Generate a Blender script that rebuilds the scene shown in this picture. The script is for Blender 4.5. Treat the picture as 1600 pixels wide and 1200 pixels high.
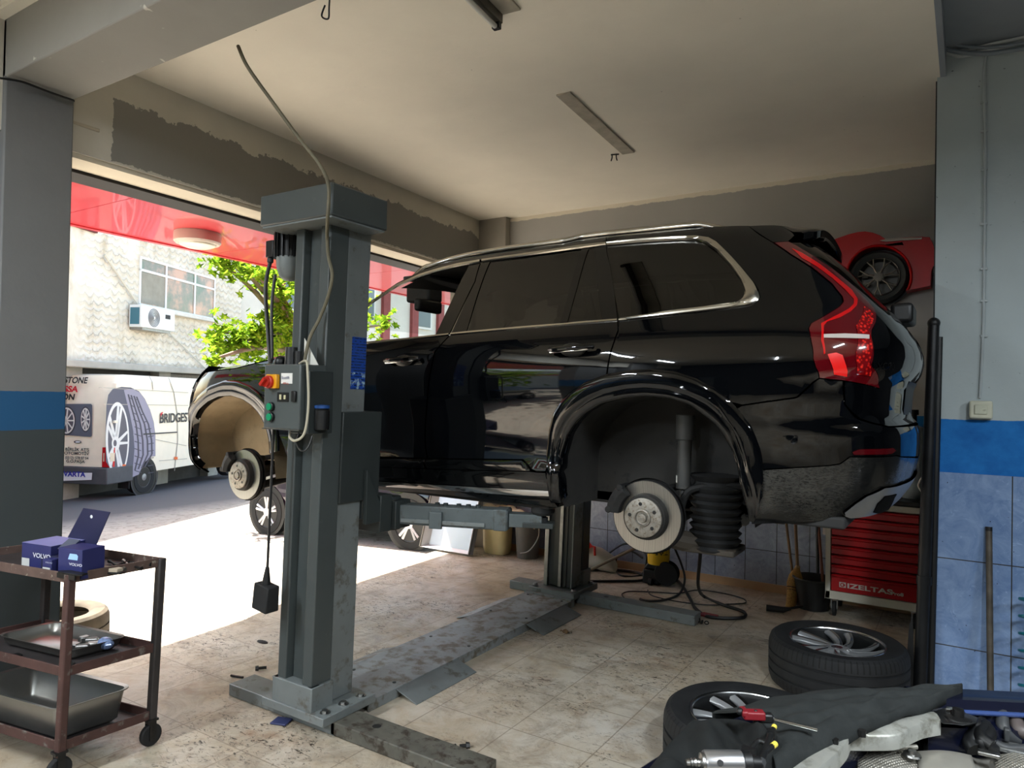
import bpy, bmesh, math, random
import numpy as np
from mathutils import Vector, Matrix, Euler
from mathutils.geometry import delaunay_2d_cdt
random.seed(7)
PI = math.pi
SC = bpy.context.scene
COL = SC.collection
for o in list(bpy.data.objects): bpy.data.objects.remove(o)

# ---------------------------------------------------------------- camera
FPX = 1110.0; CAMZ = 1.66
_vx = np.array([-1731., -17., FPX]); _vy = np.array([730., 32., FPX])
_X = -_vx/np.linalg.norm(_vx); _Y = _vy-_X*(_vy@_X); _Y /= np.linalg.norm(_Y); _Z = np.cross(_X, _Y)
ROT = np.array([_X, _Y, _Z])                      # rows: world axes in camera axes (x right, y down, z forward)
cam = bpy.data.cameras.new('camera'); camo = bpy.data.objects.new('camera', cam); COL.objects.link(camo)
cr, cd, cf = ROT[:, 0], ROT[:, 1], ROT[:, 2]
camo.matrix_world = Matrix(((cr[0], -cd[0], -cf[0], 0), (cr[1], -cd[1], -cf[1], 0), (cr[2], -cd[2], -cf[2], CAMZ), (0, 0, 0, 1)))
cam.sensor_fit = 'HORIZONTAL'; cam.sensor_width = 36; cam.lens = 36*FPX/1600; cam.clip_end = 300; cam.clip_start = .05
SC.camera = camo
def at(px, py, x=None, y=None, z=None):           # where a sight line meets a level or upright plane
    d = ROT@np.array([px-800., py-600., FPX])
    t = (z-CAMZ)/d[2] if z is not None else (y/d[1] if y is not None else x/d[0])
    return Vector((t*d[0], t*d[1], CAMZ+t*d[2]))

# ---------------------------------------------------------------- light
SC.view_settings.view_transform = 'Standard'; SC.view_settings.look = 'None'; SC.view_settings.gamma = 1
SC.view_settings.use_curve_mapping = False; SC.view_settings.exposure = 0.36
SUN_EL = math.radians(57); SUN_DIR = Vector((-math.cos(SUN_EL)*.99, math.cos(SUN_EL)*.14, math.sin(SUN_EL)))  # towards the sun
W = bpy.data.worlds.new('sky'); SC.world = W; W.use_nodes = True
nt = W.node_tree; bg = nt.nodes['Background']
sky = nt.nodes.new('ShaderNodeTexSky'); sky.sky_type = 'NISHITA'; sky.sun_disc = False
sky.sun_elevation = SUN_EL; sky.sun_rotation = math.atan2(SUN_DIR.x, SUN_DIR.y); sky.air_density = 1; sky.dust_density = 2; sky.ozone_density = 1
tint = nt.nodes.new('ShaderNodeMix'); tint.data_type = 'RGBA'; tint.blend_type = 'MULTIPLY'; tint.inputs[0].default_value = 1; tint.inputs[7].default_value = (1, .94, .82, 1)
nt.links.new(sky.outputs[0], tint.inputs[6]); nt.links.new(tint.outputs[2], bg.inputs[0]); bg.inputs[1].default_value = 0.62
sun = bpy.data.lights.new('sun', 'SUN'); suno = bpy.data.objects.new('sun', sun); COL.objects.link(suno)
sun.energy = 24; sun.angle = math.radians(.53); sun.color = (1, .93, .82)
suno.location = SUN_DIR*30
suno.rotation_euler = SUN_DIR.to_track_quat('Z', 'Y').to_euler()

# ---------------------------------------------------------------- mesh helpers
class MB:
    """collects shapes and links them as ONE mesh"""
    def __init__(s): s.v = []; s.f = []; s.n = None
    def add(s, vs, fs):
        o = len(s.v); s.v += [tuple(map(float, p)) for p in vs]; s.f += [tuple(i+o for i in f) for f in fs]; return s
    def box(s, a, b, R=None, c=None):
        (x0, y0, z0), (x1, y1, z1) = a, b
        P = [Vector(p) for p in ((x0,y0,z0),(x1,y0,z0),(x1,y1,z0),(x0,y1,z0),(x0,y0,z1),(x1,y0,z1),(x1,y1,z1),(x0,y1,z1))]
        if R is not None:
            c = Vector(c if c is not None else ((x0+x1)/2, (y0+y1)/2, (z0+z1)/2)); P = [R@(p-c)+c for p in P]
        return s.add(P, [(0,3,2,1),(4,5,6,7),(0,1,5,4),(1,2,6,5),(2,3,7,6),(3,0,4,7)])
    def cb(s, c, d, R=None):
        return s.box([c[i]-d[i]/2 for i in range(3)], [c[i]+d[i]/2 for i in range(3)], R, c)
    def tube(s, pts, r, n=8, caps=True, closed=False):
        pts = [Vector(p) for p in pts]; m = len(pts); rs = r if isinstance(r, (list, tuple)) else [r]*m
        tan = []
        for i in range(m):
            a = pts[(i-1) % m] if (closed or i) else pts[0]; b = pts[(i+1) % m] if (closed or i < m-1) else pts[-1]
            tan.append((b-a).normalized())
        up = Vector((0,0,1)) if abs(tan[0].z) < .9 else Vector((1,0,0))
        x = tan[0].cross(up).normalized(); V = []; F = []
        for i in range(m):
            x = (x-tan[i]*x.dot(tan[i])).normalized(); y = tan[i].cross(x)
            for k in range(n):
                a = 2*PI*k/n; V.append(pts[i]+(x*math.cos(a)+y*math.sin(a))*rs[i])
        for i in range(m if closed else m-1):
            j = (i+1) % m
            for k in range(n): F.append((i*n+k, i*n+(k+1) % n, j*n+(k+1) % n, j*n+k))
        if caps and not closed: F += [tuple(range(n-1,-1,-1)), tuple((m-1)*n+k for k in range(n))]
        return s.add(V, F)
    def cyl(s, a, b, r, r2=None, n=20): return s.tube([a, b], [r, r if r2 is None else r2], n)
    def lathe(s, o, ax, prof, n=32, a0=0, a1=2*PI):
        """prof: (radius, distance along ax)"""
        ax = Vector(ax).normalized(); o = Vector(o)
        x = ax.cross(Vector((0,0,1)) if abs(ax.z) < .9 else Vector((1,0,0))).normalized(); y = ax.cross(x)
        full = abs(a1-a0-2*PI) < 1e-6; m = len(prof); V = []; F = []
        N = n if full else n+1
        for k in range(N):
            a = a0+(a1-a0)*k/n; d = x*math.cos(a)+y*math.sin(a)
            for r, h in prof: V.append(o+ax*h+d*max(r, 1e-5))
        for k in range(n):
            j = (k+1) % N
            for i in range(m-1): F.append((k*m+i, j*m+i, j*m+i+1, k*m+i+1))
        return s.add(V, F)
    def prism(s, poly, f, d):
        """poly: 2-D outline, f maps it to 3-D, d: thickness vector"""
        P = [Vector(f(*p)) for p in poly]; d = Vector(d); n = len(P)
        return s.add(P+[p+d for p in P], [tuple(range(n-1,-1,-1)), tuple(range(n, 2*n))]+[(i, (i+1) % n, (i+1) % n+n, i+n) for i in range(n)])
    def grid(s, P, closed=False):
        """P: rows of points"""
        m = len(P[0]); V = [p for r in P for p in r]; n = len(P); F = []
        for i in range(n-1):
            for k in range(m if closed else m-1):
                j = (k+1) % m; F.append((i*m+k, i*m+j, (i+1)*m+j, (i+1)*m+k))
        return s.add(V, F)
    def sphere(s, c, r, n=16, m=10, sc=(1,1,1)):
        P = []
        for i in range(m+1):
            t = PI*i/m; P.append([Vector((c[0]+sc[0]*r*math.sin(t)*math.cos(2*PI*k/n), c[1]+sc[1]*r*math.sin(t)*math.sin(2*PI*k/n), c[2]-sc[2]*r*math.cos(t))) for k in range(n)])
        return s.grid(P, True)
    def wedge_fan(s, poly, f): 
        P = [Vector(f(*p)) for p in poly]; return s.add(P, [tuple(range(len(P)))])
def inv_of(o):
    m = Matrix.Identity(4); c = []
    while o is not None: c.append(o); o = o.parent
    for q in reversed(c): m = m@(Matrix.Translation(q.location)@q.rotation_euler.to_matrix().to_4x4()@Matrix.Diagonal((*q.scale, 1)))
    return m.inverted()
def build(name, mb, mat, parent=None, smooth=35, bev=0, seg=2, local=False, sub=0, solid=0, fix=True):
    me = bpy.data.meshes.new(name)
    V = mb.v
    if parent is not None and not local:
        I = inv_of(parent); V = [I@Vector(p) for p in V]
    me.from_pydata([tuple(p) for p in V], [], mb.f); me.update()
    if fix:
        bm = bmesh.new(); bm.from_mesh(me); bmesh.ops.remove_doubles(bm, verts=bm.verts, dist=1e-5)
        bmesh.ops.recalc_face_normals(bm, faces=bm.faces); bm.to_mesh(me); bm.free()
    me.materials.append(mat)
    if smooth:
        me.shade_smooth(); me.set_sharp_from_angle(angle=math.radians(smooth))
    o = bpy.data.objects.new(name, me); COL.objects.link(o)
    if parent is not None: o.parent = parent
    if solid:
        m = o.modifiers.new('s', 'SOLIDIFY'); m.thickness = solid; m.offset = 0
    if sub:
        m = o.modifiers.new('d', 'SUBSURF'); m.levels = m.render_levels = sub
    if bev:
        m = o.modifiers.new('b', 'BEVEL'); m.width = bev; m.segments = seg; m.limit_method = 'ANGLE'; m.angle_limit = math.radians(40); m.harden_normals = False
    return o
def tag(o, label=None, cat=None, group=None, kind=None):
    if label: o['label'] = label
    if cat: o['category'] = cat
    if group: o['group'] = group
    if kind: o['kind'] = kind
    return o
def thing(name, label, cat, loc=(0,0,0), rz=0, group=None):
    o = bpy.data.objects.new(name, None); COL.objects.link(o); o.empty_display_size = .1
    o.location = loc; o.rotation_euler = (0, 0, rz)
    return tag(o, label, cat, group)
def struct(name, mb, mat, **k): return tag(build(name, mb, mat, **k), kind='structure')
def one(name, mb, mat, label, cat, group=None, **k): return tag(build(name, mb, mat, **k), label, cat, group)
def children(o): return [c for c in bpy.data.objects if c.parent == o]
def dup(root, loc, rot=None, label=None):
    r = root.copy(); COL.objects.link(r); r.location = loc
    if rot is not None: r.rotation_euler = rot
    if label: r['label'] = label
    for ch in children(root):
        c = ch.copy(); COL.objects.link(c); c.parent = r
        for g in children(ch):
            d = g.copy(); COL.objects.link(d); d.parent = c
    return r
def smoothpath(pts, n=8, closed=False):
    P = [Vector(p) for p in pts]; out = []; m = len(P)
    rng = range(m if closed else m-1)
    for i in rng:
        a = P[(i-1) % m] if (closed or i) else P[0]; b = P[i]; c = P[(i+1) % m]; d = P[(i+2) % m] if (closed or i+2 < m) else P[-1]
        for k in range(n):
            t = k/n; out.append(.5*((2*b)+(c-a)*t+(2*a-5*b+4*c-d)*t*t+(3*b-a-3*c+d)*t**3))
    if not closed: out.append(P[-1])
    return out
FONTS = {}
def text(name, s, mat, parent, o, xd, zd, h, shear=0, ext=.0015, squeeze=1, bold=0):
    """raised lettering: o = lower left corner, xd = reading direction, zd = up, h = cap height"""
    cu = bpy.data.curves.new(name, 'FONT'); cu.body = s; cu.size = 1; cu.shear = shear; cu.extrude = 0; cu.offset = bold
    ob = bpy.data.objects.new(name+'_tmp', cu); COL.objects.link(ob)
    dg = bpy.context.evaluated_depsgraph_get(); me = bpy.data.meshes.new_from_object(ob.evaluated_get(dg))
    bpy.data.objects.remove(ob)
    xd = Vector(xd).normalized(); zd = Vector(zd).normalized(); nd = xd.cross(zd); k = h/.72
    x0 = min(v.co.x for v in me.vertices)
    mb = MB(); V = [Vector(o)+xd*((v.co.x-x0)*k*squeeze)+zd*(v.co.y*k) for v in me.vertices]
    F = [tuple(p.vertices) for p in me.polygons]
    mb.add([v+nd*ext for v in V], F)
    bpy.data.meshes.remove(me)
    return build(name, mb, mat, parent, smooth=0, fix=False)

# ---------------------------------------------------------------- materials
def lin(c):
    r = []
    for v in c:
        v = v/255; r.append(v/12.92 if v <= .04045 else ((v+.055)/1.055)**2.4)
    return (*r, 1)
class NT:
    def __init__(s, name):
        s.m = bpy.data.materials.new(name); s.m.use_nodes = True; s.t = s.m.node_tree; s.b = s.t.nodes['Principled BSDF']; s.out = s.t.nodes['Material Output']
        s.tc = s.t.nodes.new('ShaderNodeTexCoord'); s.co = s.tc.outputs['Object']
    def n(s, k, **p):
        x = s.t.nodes.new('ShaderNode'+k)
        for a, b in p.items(): setattr(x, a, b)
        return x
    def l(s, a, b): s.t.links.new(a, b)
    def map(s, scale=(1,1,1), rot=(0,0,0), loc=(0,0,0), src=None):
        x = s.n('Mapping'); x.inputs['Scale'].default_value = scale; x.inputs['Rotation'].default_value = rot; x.inputs['Location'].default_value = loc
        s.l(src or s.co, x.inputs[0]); return x.outputs[0]
    def noise(s, scale, detail=4, rough=.55, vec=None, dist=0):
        x = s.n('TexNoise'); x.inputs['Scale'].default_value = scale; x.inputs['Detail'].default_value = detail; x.inputs['Roughness'].default_value = rough; x.inputs['Distortion'].default_value = dist
        s.l(vec or s.co, x.inputs['Vector']); return x.outputs['Fac']
    def ramp(s, fac, *st, interp='LINEAR'):
        x = s.n('ValToRGB'); e = x.color_ramp.elements; x.color_ramp.interpolation = interp
        while len(e) < len(st): e.new(.5)
        for i, (p, c) in enumerate(st):
            e[i].position = p; e[i].color = c if len(c) == 4 else lin(c)
        s.l(fac, x.inputs[0]); return x.outputs[0]
    def mix(s, fac, a, b, mode='MIX'):
        x = s.n('Mix', data_type='RGBA', blend_type=mode)
        for i, v in ((0, fac), (6, a), (7, b)):
            if hasattr(v, 'node'): s.l(v, x.inputs[i])
            elif i == 0: x.inputs[0].default_value = v
            else: x.inputs[i].default_value = v if len(v) == 4 else lin(v)
        return x.outputs[2]
    def math(s, op, a, b=0, clamp=False):
        x = s.n('Math', operation=op, use_clamp=clamp)
        for i, v in ((0, a), (1, b)):
            if hasattr(v, 'node'): s.l(v, x.inputs[i])
            else: x.inputs[i].default_value = v
        return x.outputs[0]
    def sep(s, src=None):
        x = s.n('SeparateXYZ'); s.l(src or s.co, x.inputs[0]); return x.outputs
    def bump(s, h, strength=.3, dist=.01):
        x = s.n('Bump'); x.inputs['Strength'].default_value = strength; x.inputs['Distance'].default_value = dist
        s.l(h, x.inputs['Height']); s.l(x.outputs[0], s.b.inputs['Normal']); return s
    def set(s, **k):
        nm = dict(col='Base Color', rough='Roughness', metal='Metallic', spec='Specular IOR Level', coat='Coat Weight', coatr='Coat Roughness', ior='IOR', trans='Transmission Weight', em='Emission Color', ems='Emission Strength', alpha='Alpha', sss='Subsurface Weight')
        for a, v in k.items():
            i = s.b.inputs[nm[a]]
            if hasattr(v, 'node'): s.l(v, i)
            elif a in ('col', 'em'): i.default_value = v if len(v) == 4 else lin(v)
            else: i.default_value = v
        return s
def paint(name, col, rough=.5, metal=0, var=.12, scale=6, bump=0, bscale=40, coat=0, spec=.5, col2=None, thr=None):
    """plain finish with uneven tone; col2/thr: patches of a second colour"""
    t = NT(name); c = lin(col); f = t.noise(scale, 5)
    lo = tuple(v*(1-var) for v in c[:3])+(1,); hi = tuple(min(1, v*(1+var)) for v in c[:3])+(1,)
    k = t.ramp(f, (.3, lo), (.7, hi))
    if col2 is not None:
        g = t.noise(scale*2.3, 6, .65); a, b = thr or (.58, .64)
        m = t.ramp(g, (a, (0,0,0,1)), (b, (1,1,1,1))); k = t.mix(m, k, col2)
    t.set(col=k, rough=rough, metal=metal, coat=coat, spec=spec)
    if bump: t.bump(t.noise(bscale, 4), bump, .004)
    return t.m
def plain(name, col, rough=.5, metal=0, **k): return NT(name).set(col=col, rough=rough, metal=metal, **k).m
def pane(name, tint, ior=1.5, rough=0):
    """thin sheet of glass: tinted see-through + mirror by angle"""
    t = NT(name); t.t.nodes.remove(t.b)
    tr = t.n('BsdfTransparent'); tr.inputs[0].default_value = (*tint, 1); gl = t.n('BsdfGlossy'); gl.inputs['Roughness'].default_value = rough
    fr = t.n('LayerWeight'); mx = t.n('MixShader')          # Schlick mirror share, the same from both sides
    f2 = t.math('MINIMUM', t.math('ADD', t.math('MULTIPLY', t.math('POWER', fr.outputs['Facing'], 5), .93), .07), 1)
    t.l(f2, mx.inputs[0]); t.l(tr.outputs[0], mx.inputs[1]); t.l(gl.outputs[0], mx.inputs[2]); t.l(mx.outputs[0], t.out.inputs[0]); return t.m
MAT = {}
MAT['black'] = plain('black_plastic', (16,17,18), .45)
MAT['rubber'] = paint('rubber', (24,25,26), .8, var=.2, scale=12, bump=.2, bscale=80)
MAT['steel'] = paint('steel', (150,150,148), .35, 1, var=.15, scale=20)
MAT['darksteel'] = paint('dark_steel', (52,52,52), .45, .8, var=.3, scale=14)
MAT['chrome'] = plain('chrome', (225,225,225), .08, 1)
MAT['white'] = plain('white_plastic', (225,225,220), .4)
MAT['cable'] = plain('cable', (20,20,20), .5)
# ================================================================ setting
def gz(x): return -.012-.042*max(0, -4.6-x)-(.10 if x < -4.73 else 0)    # the street lies a kerb lower and falls away
def fx(y): return -4.3-.058*(y-2.0)           # inner face of the street front
CEIL = 3.58
# --- materials of the shell
t = NT('floor_tiles')
n1 = t.noise(1.1, 6, .6); n2 = t.noise(6, 8, .7, dist=.6); n3 = t.noise(38, 6, .7)
base = t.ramp(n1, (.32, (160,144,120)), (.5, (184,174,157)), (.68, (197,191,180)))
base = t.mix(t.ramp(n2, (.46, (0,0,0,1)), (.80, (.7,.7,.7,1))), base, (160,136,104))
dirt = t.ramp(t.noise(3.2, 9, .75, dist=1.2), (.47, (0,0,0,1)), (.66, (.75,.75,.75,1)))
base = t.mix(dirt, base, (128,116,100))
gr = t.n('TexBrick'); gr.offset = 0; gr.inputs['Scale'].default_value = 1
gr.inputs['Brick Width'].default_value = .45; gr.inputs['Row Height'].default_value = .45; gr.inputs['Mortar Size'].default_value = .004; gr.inputs['Mortar Smooth'].default_value = .3
t.l(t.map(loc=(.1,.13,0)), gr.inputs['Vector'])
base = t.mix(t.math('MULTIPLY', gr.outputs['Fac'], .55), base, (108,94,78))
# flakes and scuffs
vec = t.map(scale=(1,1.9,1), rot=(0,0,.5))
fl = t.ramp(t.noise(17, 9, .82, vec=vec, dist=1.4), (.548, (0,0,0,1)), (.57, (1,1,1,1)))
big = t.ramp(t.noise(1.5, 3), (.42, (0,0,0,1)), (.6, (1,1,1,1)))
base = t.mix(t.math('MULTIPLY', fl, big), base, (44,38,32))
rust = t.ramp(t.noise(2.4, 5, .6, vec=t.map(loc=(3,1,0))), (.60, (0,0,0,1)), (.76, (.7,.7,.7,1)))
base = t.mix(rust, base, (128,84,48))
rg = t.ramp(n2, (.3, (.30,.30,.30,1)), (.75, (.62,.62,.62,1)))
t.set(col=base, rough=rg, spec=.5); t.bump(t.math('ADD', t.math('MULTIPLY', gr.outputs['Fac'], -.6), t.math('MULTIPLY', fl, .25)), .25, .004)
MAT['floor'] = t.m
t = NT('street_asphalt')
a = t.ramp(t.noise(.7, 6, .6), (.3, (150,146,138)), (.7, (182,176,164)))
a = t.mix(t.ramp(t.noise(9, 7, .7, dist=.5), (.52, (0,0,0,1)), (.66, (.8,.8,.8,1))), a, (96,90,80))
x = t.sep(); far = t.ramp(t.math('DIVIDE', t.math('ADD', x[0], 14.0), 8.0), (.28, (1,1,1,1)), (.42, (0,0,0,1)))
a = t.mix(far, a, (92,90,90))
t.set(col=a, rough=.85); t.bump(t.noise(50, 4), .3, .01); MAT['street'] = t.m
def plaster(name, col, scale=3, var=.06, bump=.25, bscale=28, extra=None):
    t = NT(name); c = lin(col)
    k = t.ramp(t.noise(scale, 6, .6), (.3, tuple(v*(1-var) for v in c[:3])+(1,)), (.7, tuple(min(1,v*(1+var)) for v in c[:3])+(1,)))
    if extra: k = extra(t, k)
    t.set(col=k, rough=.75, spec=.3); t.bump(t.noise(bscale, 6, .65), bump, .006); return t.m
def specks(col, scale=30, thr=.70):
    def f(t, k): return t.mix(t.ramp(t.noise(scale, 3, .6), (thr, (0,0,0,1)), (thr+.04, (1,1,1,1))), k, col)
    return f
MAT['ceiling'] = plaster('ceiling_paint', (240,235,222), 1.2, .05, .35, 14, specks((150,146,132), 26, .74))
MAT['ceiling_grey'] = plaster('ceiling_grey_paint', (148,156,164), 2, .06, .25, 16)
MAT['dark_wall'] = plaster('dark_wall_paint', (44,45,46), 1.5, .05, .2, 22)
MAT['grey_wall'] = plaster('grey_wall_paint', (156,152,144), 1.5, .05, .2, 22)
MAT['beam_paint'] = plaster('beam_paint', (150,150,146), 2, .06, .2, 22, specks((206,206,200), 9, .70))
# street beam: a rough grey patch rolled over older cream paint
def beam_extra(t, k):
    x = t.sep(); edge = t.math('ADD', t.math('MULTIPLY', t.noise(3.5, 6, .7), .26), t.math('MULTIPLY', t.noise(38, 4, .7), .05))
    top = t.math('ADD', 3.24, edge)
    m = t.math('MULTIPLY', t.math('LESS_THAN', x[2], top), t.math('GREATER_THAN', x[1], t.math('ADD', 2.22, t.math('MULTIPLY', t.noise(20, 4), .06))))
    m = t.math('MULTIPLY', m, t.math('GREATER_THAN', x[2], t.math('ADD', 2.985, t.math('MULTIPLY', t.noise(16, 6, .75), .06))))
    return t.mix(m, k, (140,138,133))
MAT['street_beam'] = plaster('street_beam_paint', (206,202,190), 2, .06, .25, 20, beam_extra)
def pillar_extra(t, k):
    x = t.sep(); z = t.math('ADD', x[2], t.math('MULTIPLY', t.noise(20, 4), .006))
    m = t.math('MULTIPLY', t.math('GREATER_THAN', z, 1.425), t.math('LESS_THAN', z, 1.632))
    k = t.mix(m, k, (34,82,122)); return t.mix(t.math('LESS_THAN', z, 1.425), k, (62,68,69))
MAT['pillar_left'] = plaster('left_pillar_paint', (116,117,117), 2.2, .06, .2, 24, pillar_extra)
def right_extra(t, k):
    k = specks((92,96,100), 34, .70)(t, k)
    x = t.sep(); z = t.math('ADD', x[2], t.math('MULTIPLY', t.noise(14, 5), .012))
    m = t.math('MULTIPLY', t.math('GREATER_THAN', z, 1.26), t.math('LESS_THAN', z, 1.578))
    b = t.ramp(t.noise(7, 6, .65), (.3, (12,92,166)), (.7, (30,118,194)))
    return t.mix(m, k, b)
MAT['pillar_right'] = plaster('right_pillar_paint', (172,182,184), 2.5, .05, .25, 26, right_extra)
def back_extra(t, k):
    x = t.sep(); z = x[2]
    m = t.math('MULTIPLY', t.math('GREATER_THAN', z, 1.27), t.math('LESS_THAN', z, 1.56))
    k = t.mix(m, k, (30,112,176))
    return t.mix(t.math('GREATER_THAN', z, t.math('ADD', 3.515, t.math('MULTIPLY', t.noise(7, 6, .75), .05))), k, (226,220,204))
MAT['wall_back'] = plaster('back_wall_paint', (170,169,166), 1.6, .05, .22, 22, back_extra)
def tiles(name, c1, c2, w, h, ox, oz, veins):
    t = NT(name); br = t.n('TexBrick'); br.offset = 0
    br.inputs['Scale'].default_value = 1; br.inputs['Brick Width'].default_value = w; br.inputs['Row Height'].default_value = h
    br.inputs['Mortar Size'].default_value = .0032; br.inputs['Mortar Smooth'].default_value = .2
    sx = t.sep(); cb = t.n('CombineXYZ'); t.l(t.math('SUBTRACT', sx[0], ox), cb.inputs[0]); t.l(t.math('SUBTRACT', sx[2], oz), cb.inputs[1])
    t.l(cb.outputs[0], br.inputs['Vector'])
    k = t.ramp(t.noise(veins, 7, .68, dist=1.2), (.34, c1), (.5, tuple((a+b)/2 for a, b in zip(c1, c2))), (.68, c2))
    k = t.mix(t.ramp(t.noise(veins*3.1, 5, .7, dist=2), (.6, (0,0,0,1)), (.72, (.5,.5,.5,1))), k, tuple(min(255, v+34) for v in c2))
    k = t.mix(t.ramp(t.noise(46, 2), (.76, (0,0,0,1)), (.78, (1,1,1,1))), k, (40,40,44))
    k = t.mix(br.outputs['Fac'], k, (58,56,52)); t.set(col=k, rough=.22, spec=.5)
    t.bump(t.math('MULTIPLY', br.outputs['Fac'], -1), .4, .003); return t.m
MAT['tiles_right'] = tiles('blue_glazed_tiles', (104,130,172), (136,160,196), .385, .497, -.171, -.223, 7)
MAT['tiles_back'] = tiles('grey_blue_glazed_tiles', (134,143,162), (166,175,192), .2665, .305, -1.644, .045, 9)
MAT['beige_tile'] = paint('beige_skirting_tile', (182,148,112), .35, var=.12, scale=5)
MAT['red_panel'] = NT('red_canopy_panel').set(col=(214,62,72), rough=.35, spec=.5, coat=.6).m
MAT['shutter'] = plain('shutter_box', (9,9,10), .6)
# --- floor, street, ceilings
fm = MB(); fm.add([(-4.42+.058*0,-7,0),(7,-7,0),(7,6.6,0),(-4.75,6.6,0),(fx(2)-.2,2,0)], [(0,1,2,3,4)])
struct('floor', fm, MAT['floor'], smooth=0)
st = MB(); rows = []
for i in range(0, 25):
    x = (-4.2,-4.72,-4.74)[i] if i < 3 else -4.74-(i-2)*1.2
    rows.append([(x, y, gz(x)) for y in np.linspace(-30, 40, 30)])
st.grid(rows); struct('floor_street', st, MAT['street'], smooth=0)
struct('ceiling', MB().box((-5,1.6,CEIL),(-.135,6.6,CEIL+.15)), MAT['ceiling'], smooth=0)
struct('ceiling_right', MB().box((-.135,1.6,3.72),(7,6.6,3.85)), MAT['ceiling_grey'], smooth=0)
struct('trim_1', MB().box((-.15,1.6,CEIL-.002),(-.12,4.9,3.85)), MAT['ceiling_grey'], smooth=0)
struct('ceiling_front', MB().box((-5,-7,CEIL+.02),(7,1.6,CEIL+.15)), MAT['ceiling'], smooth=0)
# --- walls
struct('wall_back', MB().box((-4.75,6.45,0),(7,6.6,CEIL+.2)), MAT['wall_back'], smooth=0)
struct('wall_back_tiling', MB().box((-4.6,6.44,.07),(2,6.452,1.272)), MAT['tiles_back'], smooth=0)
struct('baseboard_back', MB().box((-4.6,6.43,0),(2,6.452,.07)), MAT['beige_tile'], smooth=0)
struct('wall_pilaster', MB().box((-4.75,6.36,0),(-4.2,6.5,CEIL)), MAT['grey_wall'], smooth=0)
struct('wall_right', MB().box((-.165,4.83,0),(.46,6.46,3.85)), MAT['pillar_right'], smooth=0)
struct('wall_added_dark', MB().box((.46,6.30,0),(7,6.46,3.72)), MAT['dark_wall'], smooth=0)  # dark panel added out of view so the tailgate reflects dark
struct('wall_added_cover', MB().box((-.172,4.835,0),(-.164,6.45,3.56)), MAT['dark_wall'], smooth=0)  # thin dark cover added to keep the blue band out of tailgate reflections
struct('wall_right_tiling', MB().box((-.171,4.818,0),(.466,4.832,1.265)), MAT['tiles_right'], smooth=0)
struct('wall_far_right', MB().box((7,-7,0),(7.15,6.6,3.85)), MAT['dark_wall'], smooth=0)
struct('wall_front', MB().box((-5,-7.15,0),(7,-7,3.85)), MAT['dark_wall'], smooth=0)
# left pillar, cross beam, street beam
pl = MB(); pl.add([(-4.23,1.66,0),(-4.23,2.0,0),(-4.62,2.0,0),(-4.62,1.66,0),(-4.25,1.66,CEIL),(-4.25,2.0,CEIL),(-4.62,2.0,CEIL),(-4.62,1.66,CEIL)],
   [(0,1,5,4),(1,2,6,5),(2,3,7,6),(3,0,4,7),(4,5,6,7)])
struct('wall_left_pillar', pl, MAT['pillar_left'], bev=.008)
struct('trim_2', MB().box((-4.45,1.66,3.275),(2.2,2.0,CEIL+.2)), MAT['beam_paint'], bev=.006)
def ybeam(x0off, x1off, y0, y1, z0, z1):
    m = MB(); P = []
    for z in (z0, z1):
        for y, o in ((y0,x0off),(y1,x0off),(y1,x1off),(y0,x1off)): P.append((fx(y)+o, y, z))
    return m.add(P, [(0,3,2,1),(4,5,6,7),(0,1,5,4),(1,2,6,5),(2,3,7,6),(3,0,4,7)])
struct('wall_left', ybeam(0,-.3,2.0,6.6,3.0,CEIL+.1), MAT['street_beam'], smooth=0)
struct('trim_3', ybeam(-.02,-.24,2.0,6.6,2.972,3.0), plaster('old_cream_paint',(222,214,196),3,.05,.2,24), smooth=0)
struct('trim_4', ybeam(-.24,-.46,2.0,6.6,2.952,3.0), MAT['shutter'], smooth=0)
struct('wall_left_front', ybeam(0,-.3,-7,1.66,3.0,CEIL+.1), MAT['street_beam'], smooth=0)
struct('trim_5', ybeam(-.24,-.46,-7,1.66,2.952,3.0), MAT['shutter'], smooth=0)
pf = MB().box((-4.35,-7,0),(-3.9,-3.6,CEIL)); struct('wall_left_end', pf, MAT['pillar_left'], smooth=0)
struct('wall_left_jamb', ybeam(-.02,-.3,6.25,6.6,0,3.0), MAT['grey_wall'], smooth=0)
# red canopy over the pavement
cn = MB()
for k in range(-4, 6):
    y0, y1 = k*1.55+1.2, k*1.55+1.2+1.543
    P = []
    for z in (3.0, 3.06):
        for y, o in ((y0,-.44),(y1,-.44),(y1,-1.86),(y0,-1.86)): P.append((fx(y)+o, y, z))
    cn.add(P, [(0,3,2,1),(4,5,6,7),(0,1,5,4),(1,2,6,5),(2,3,7,6),(3,0,4,7)])
struct('ceiling_canopy', cn, MAT['red_panel'], smooth=0)
struct('trim_6', ybeam(-1.86,-1.92,-5.5,9.6,2.99,3.75), MAT['red_panel'], smooth=0)
struct('trim_7', ybeam(-.28,-1.9,-5.5,9.6,3.62,3.9), MAT['grey_wall'], smooth=0)
c = at(309,366,z=2.99)
lt = thing('canopy_light', 'round white ceiling light under the red canopy over the street front', 'light', c)
build('rim', MB().lathe((0,0,0),(0,0,-1),[(.0,-.012),(.185,-.012),(.19,.0),(.19,.07),(.175,.085),(.15,.085)],40), plain('light_rim',(205,196,186),.4), lt, local=True)
build('diffuser', MB().lathe((0,0,0),(0,0,-1),[(.152,.075),(.14,.10),(.10,.115),(0,.12)],40), plain('light_diffuser',(238,234,220),.3), lt, local=True)
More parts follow.
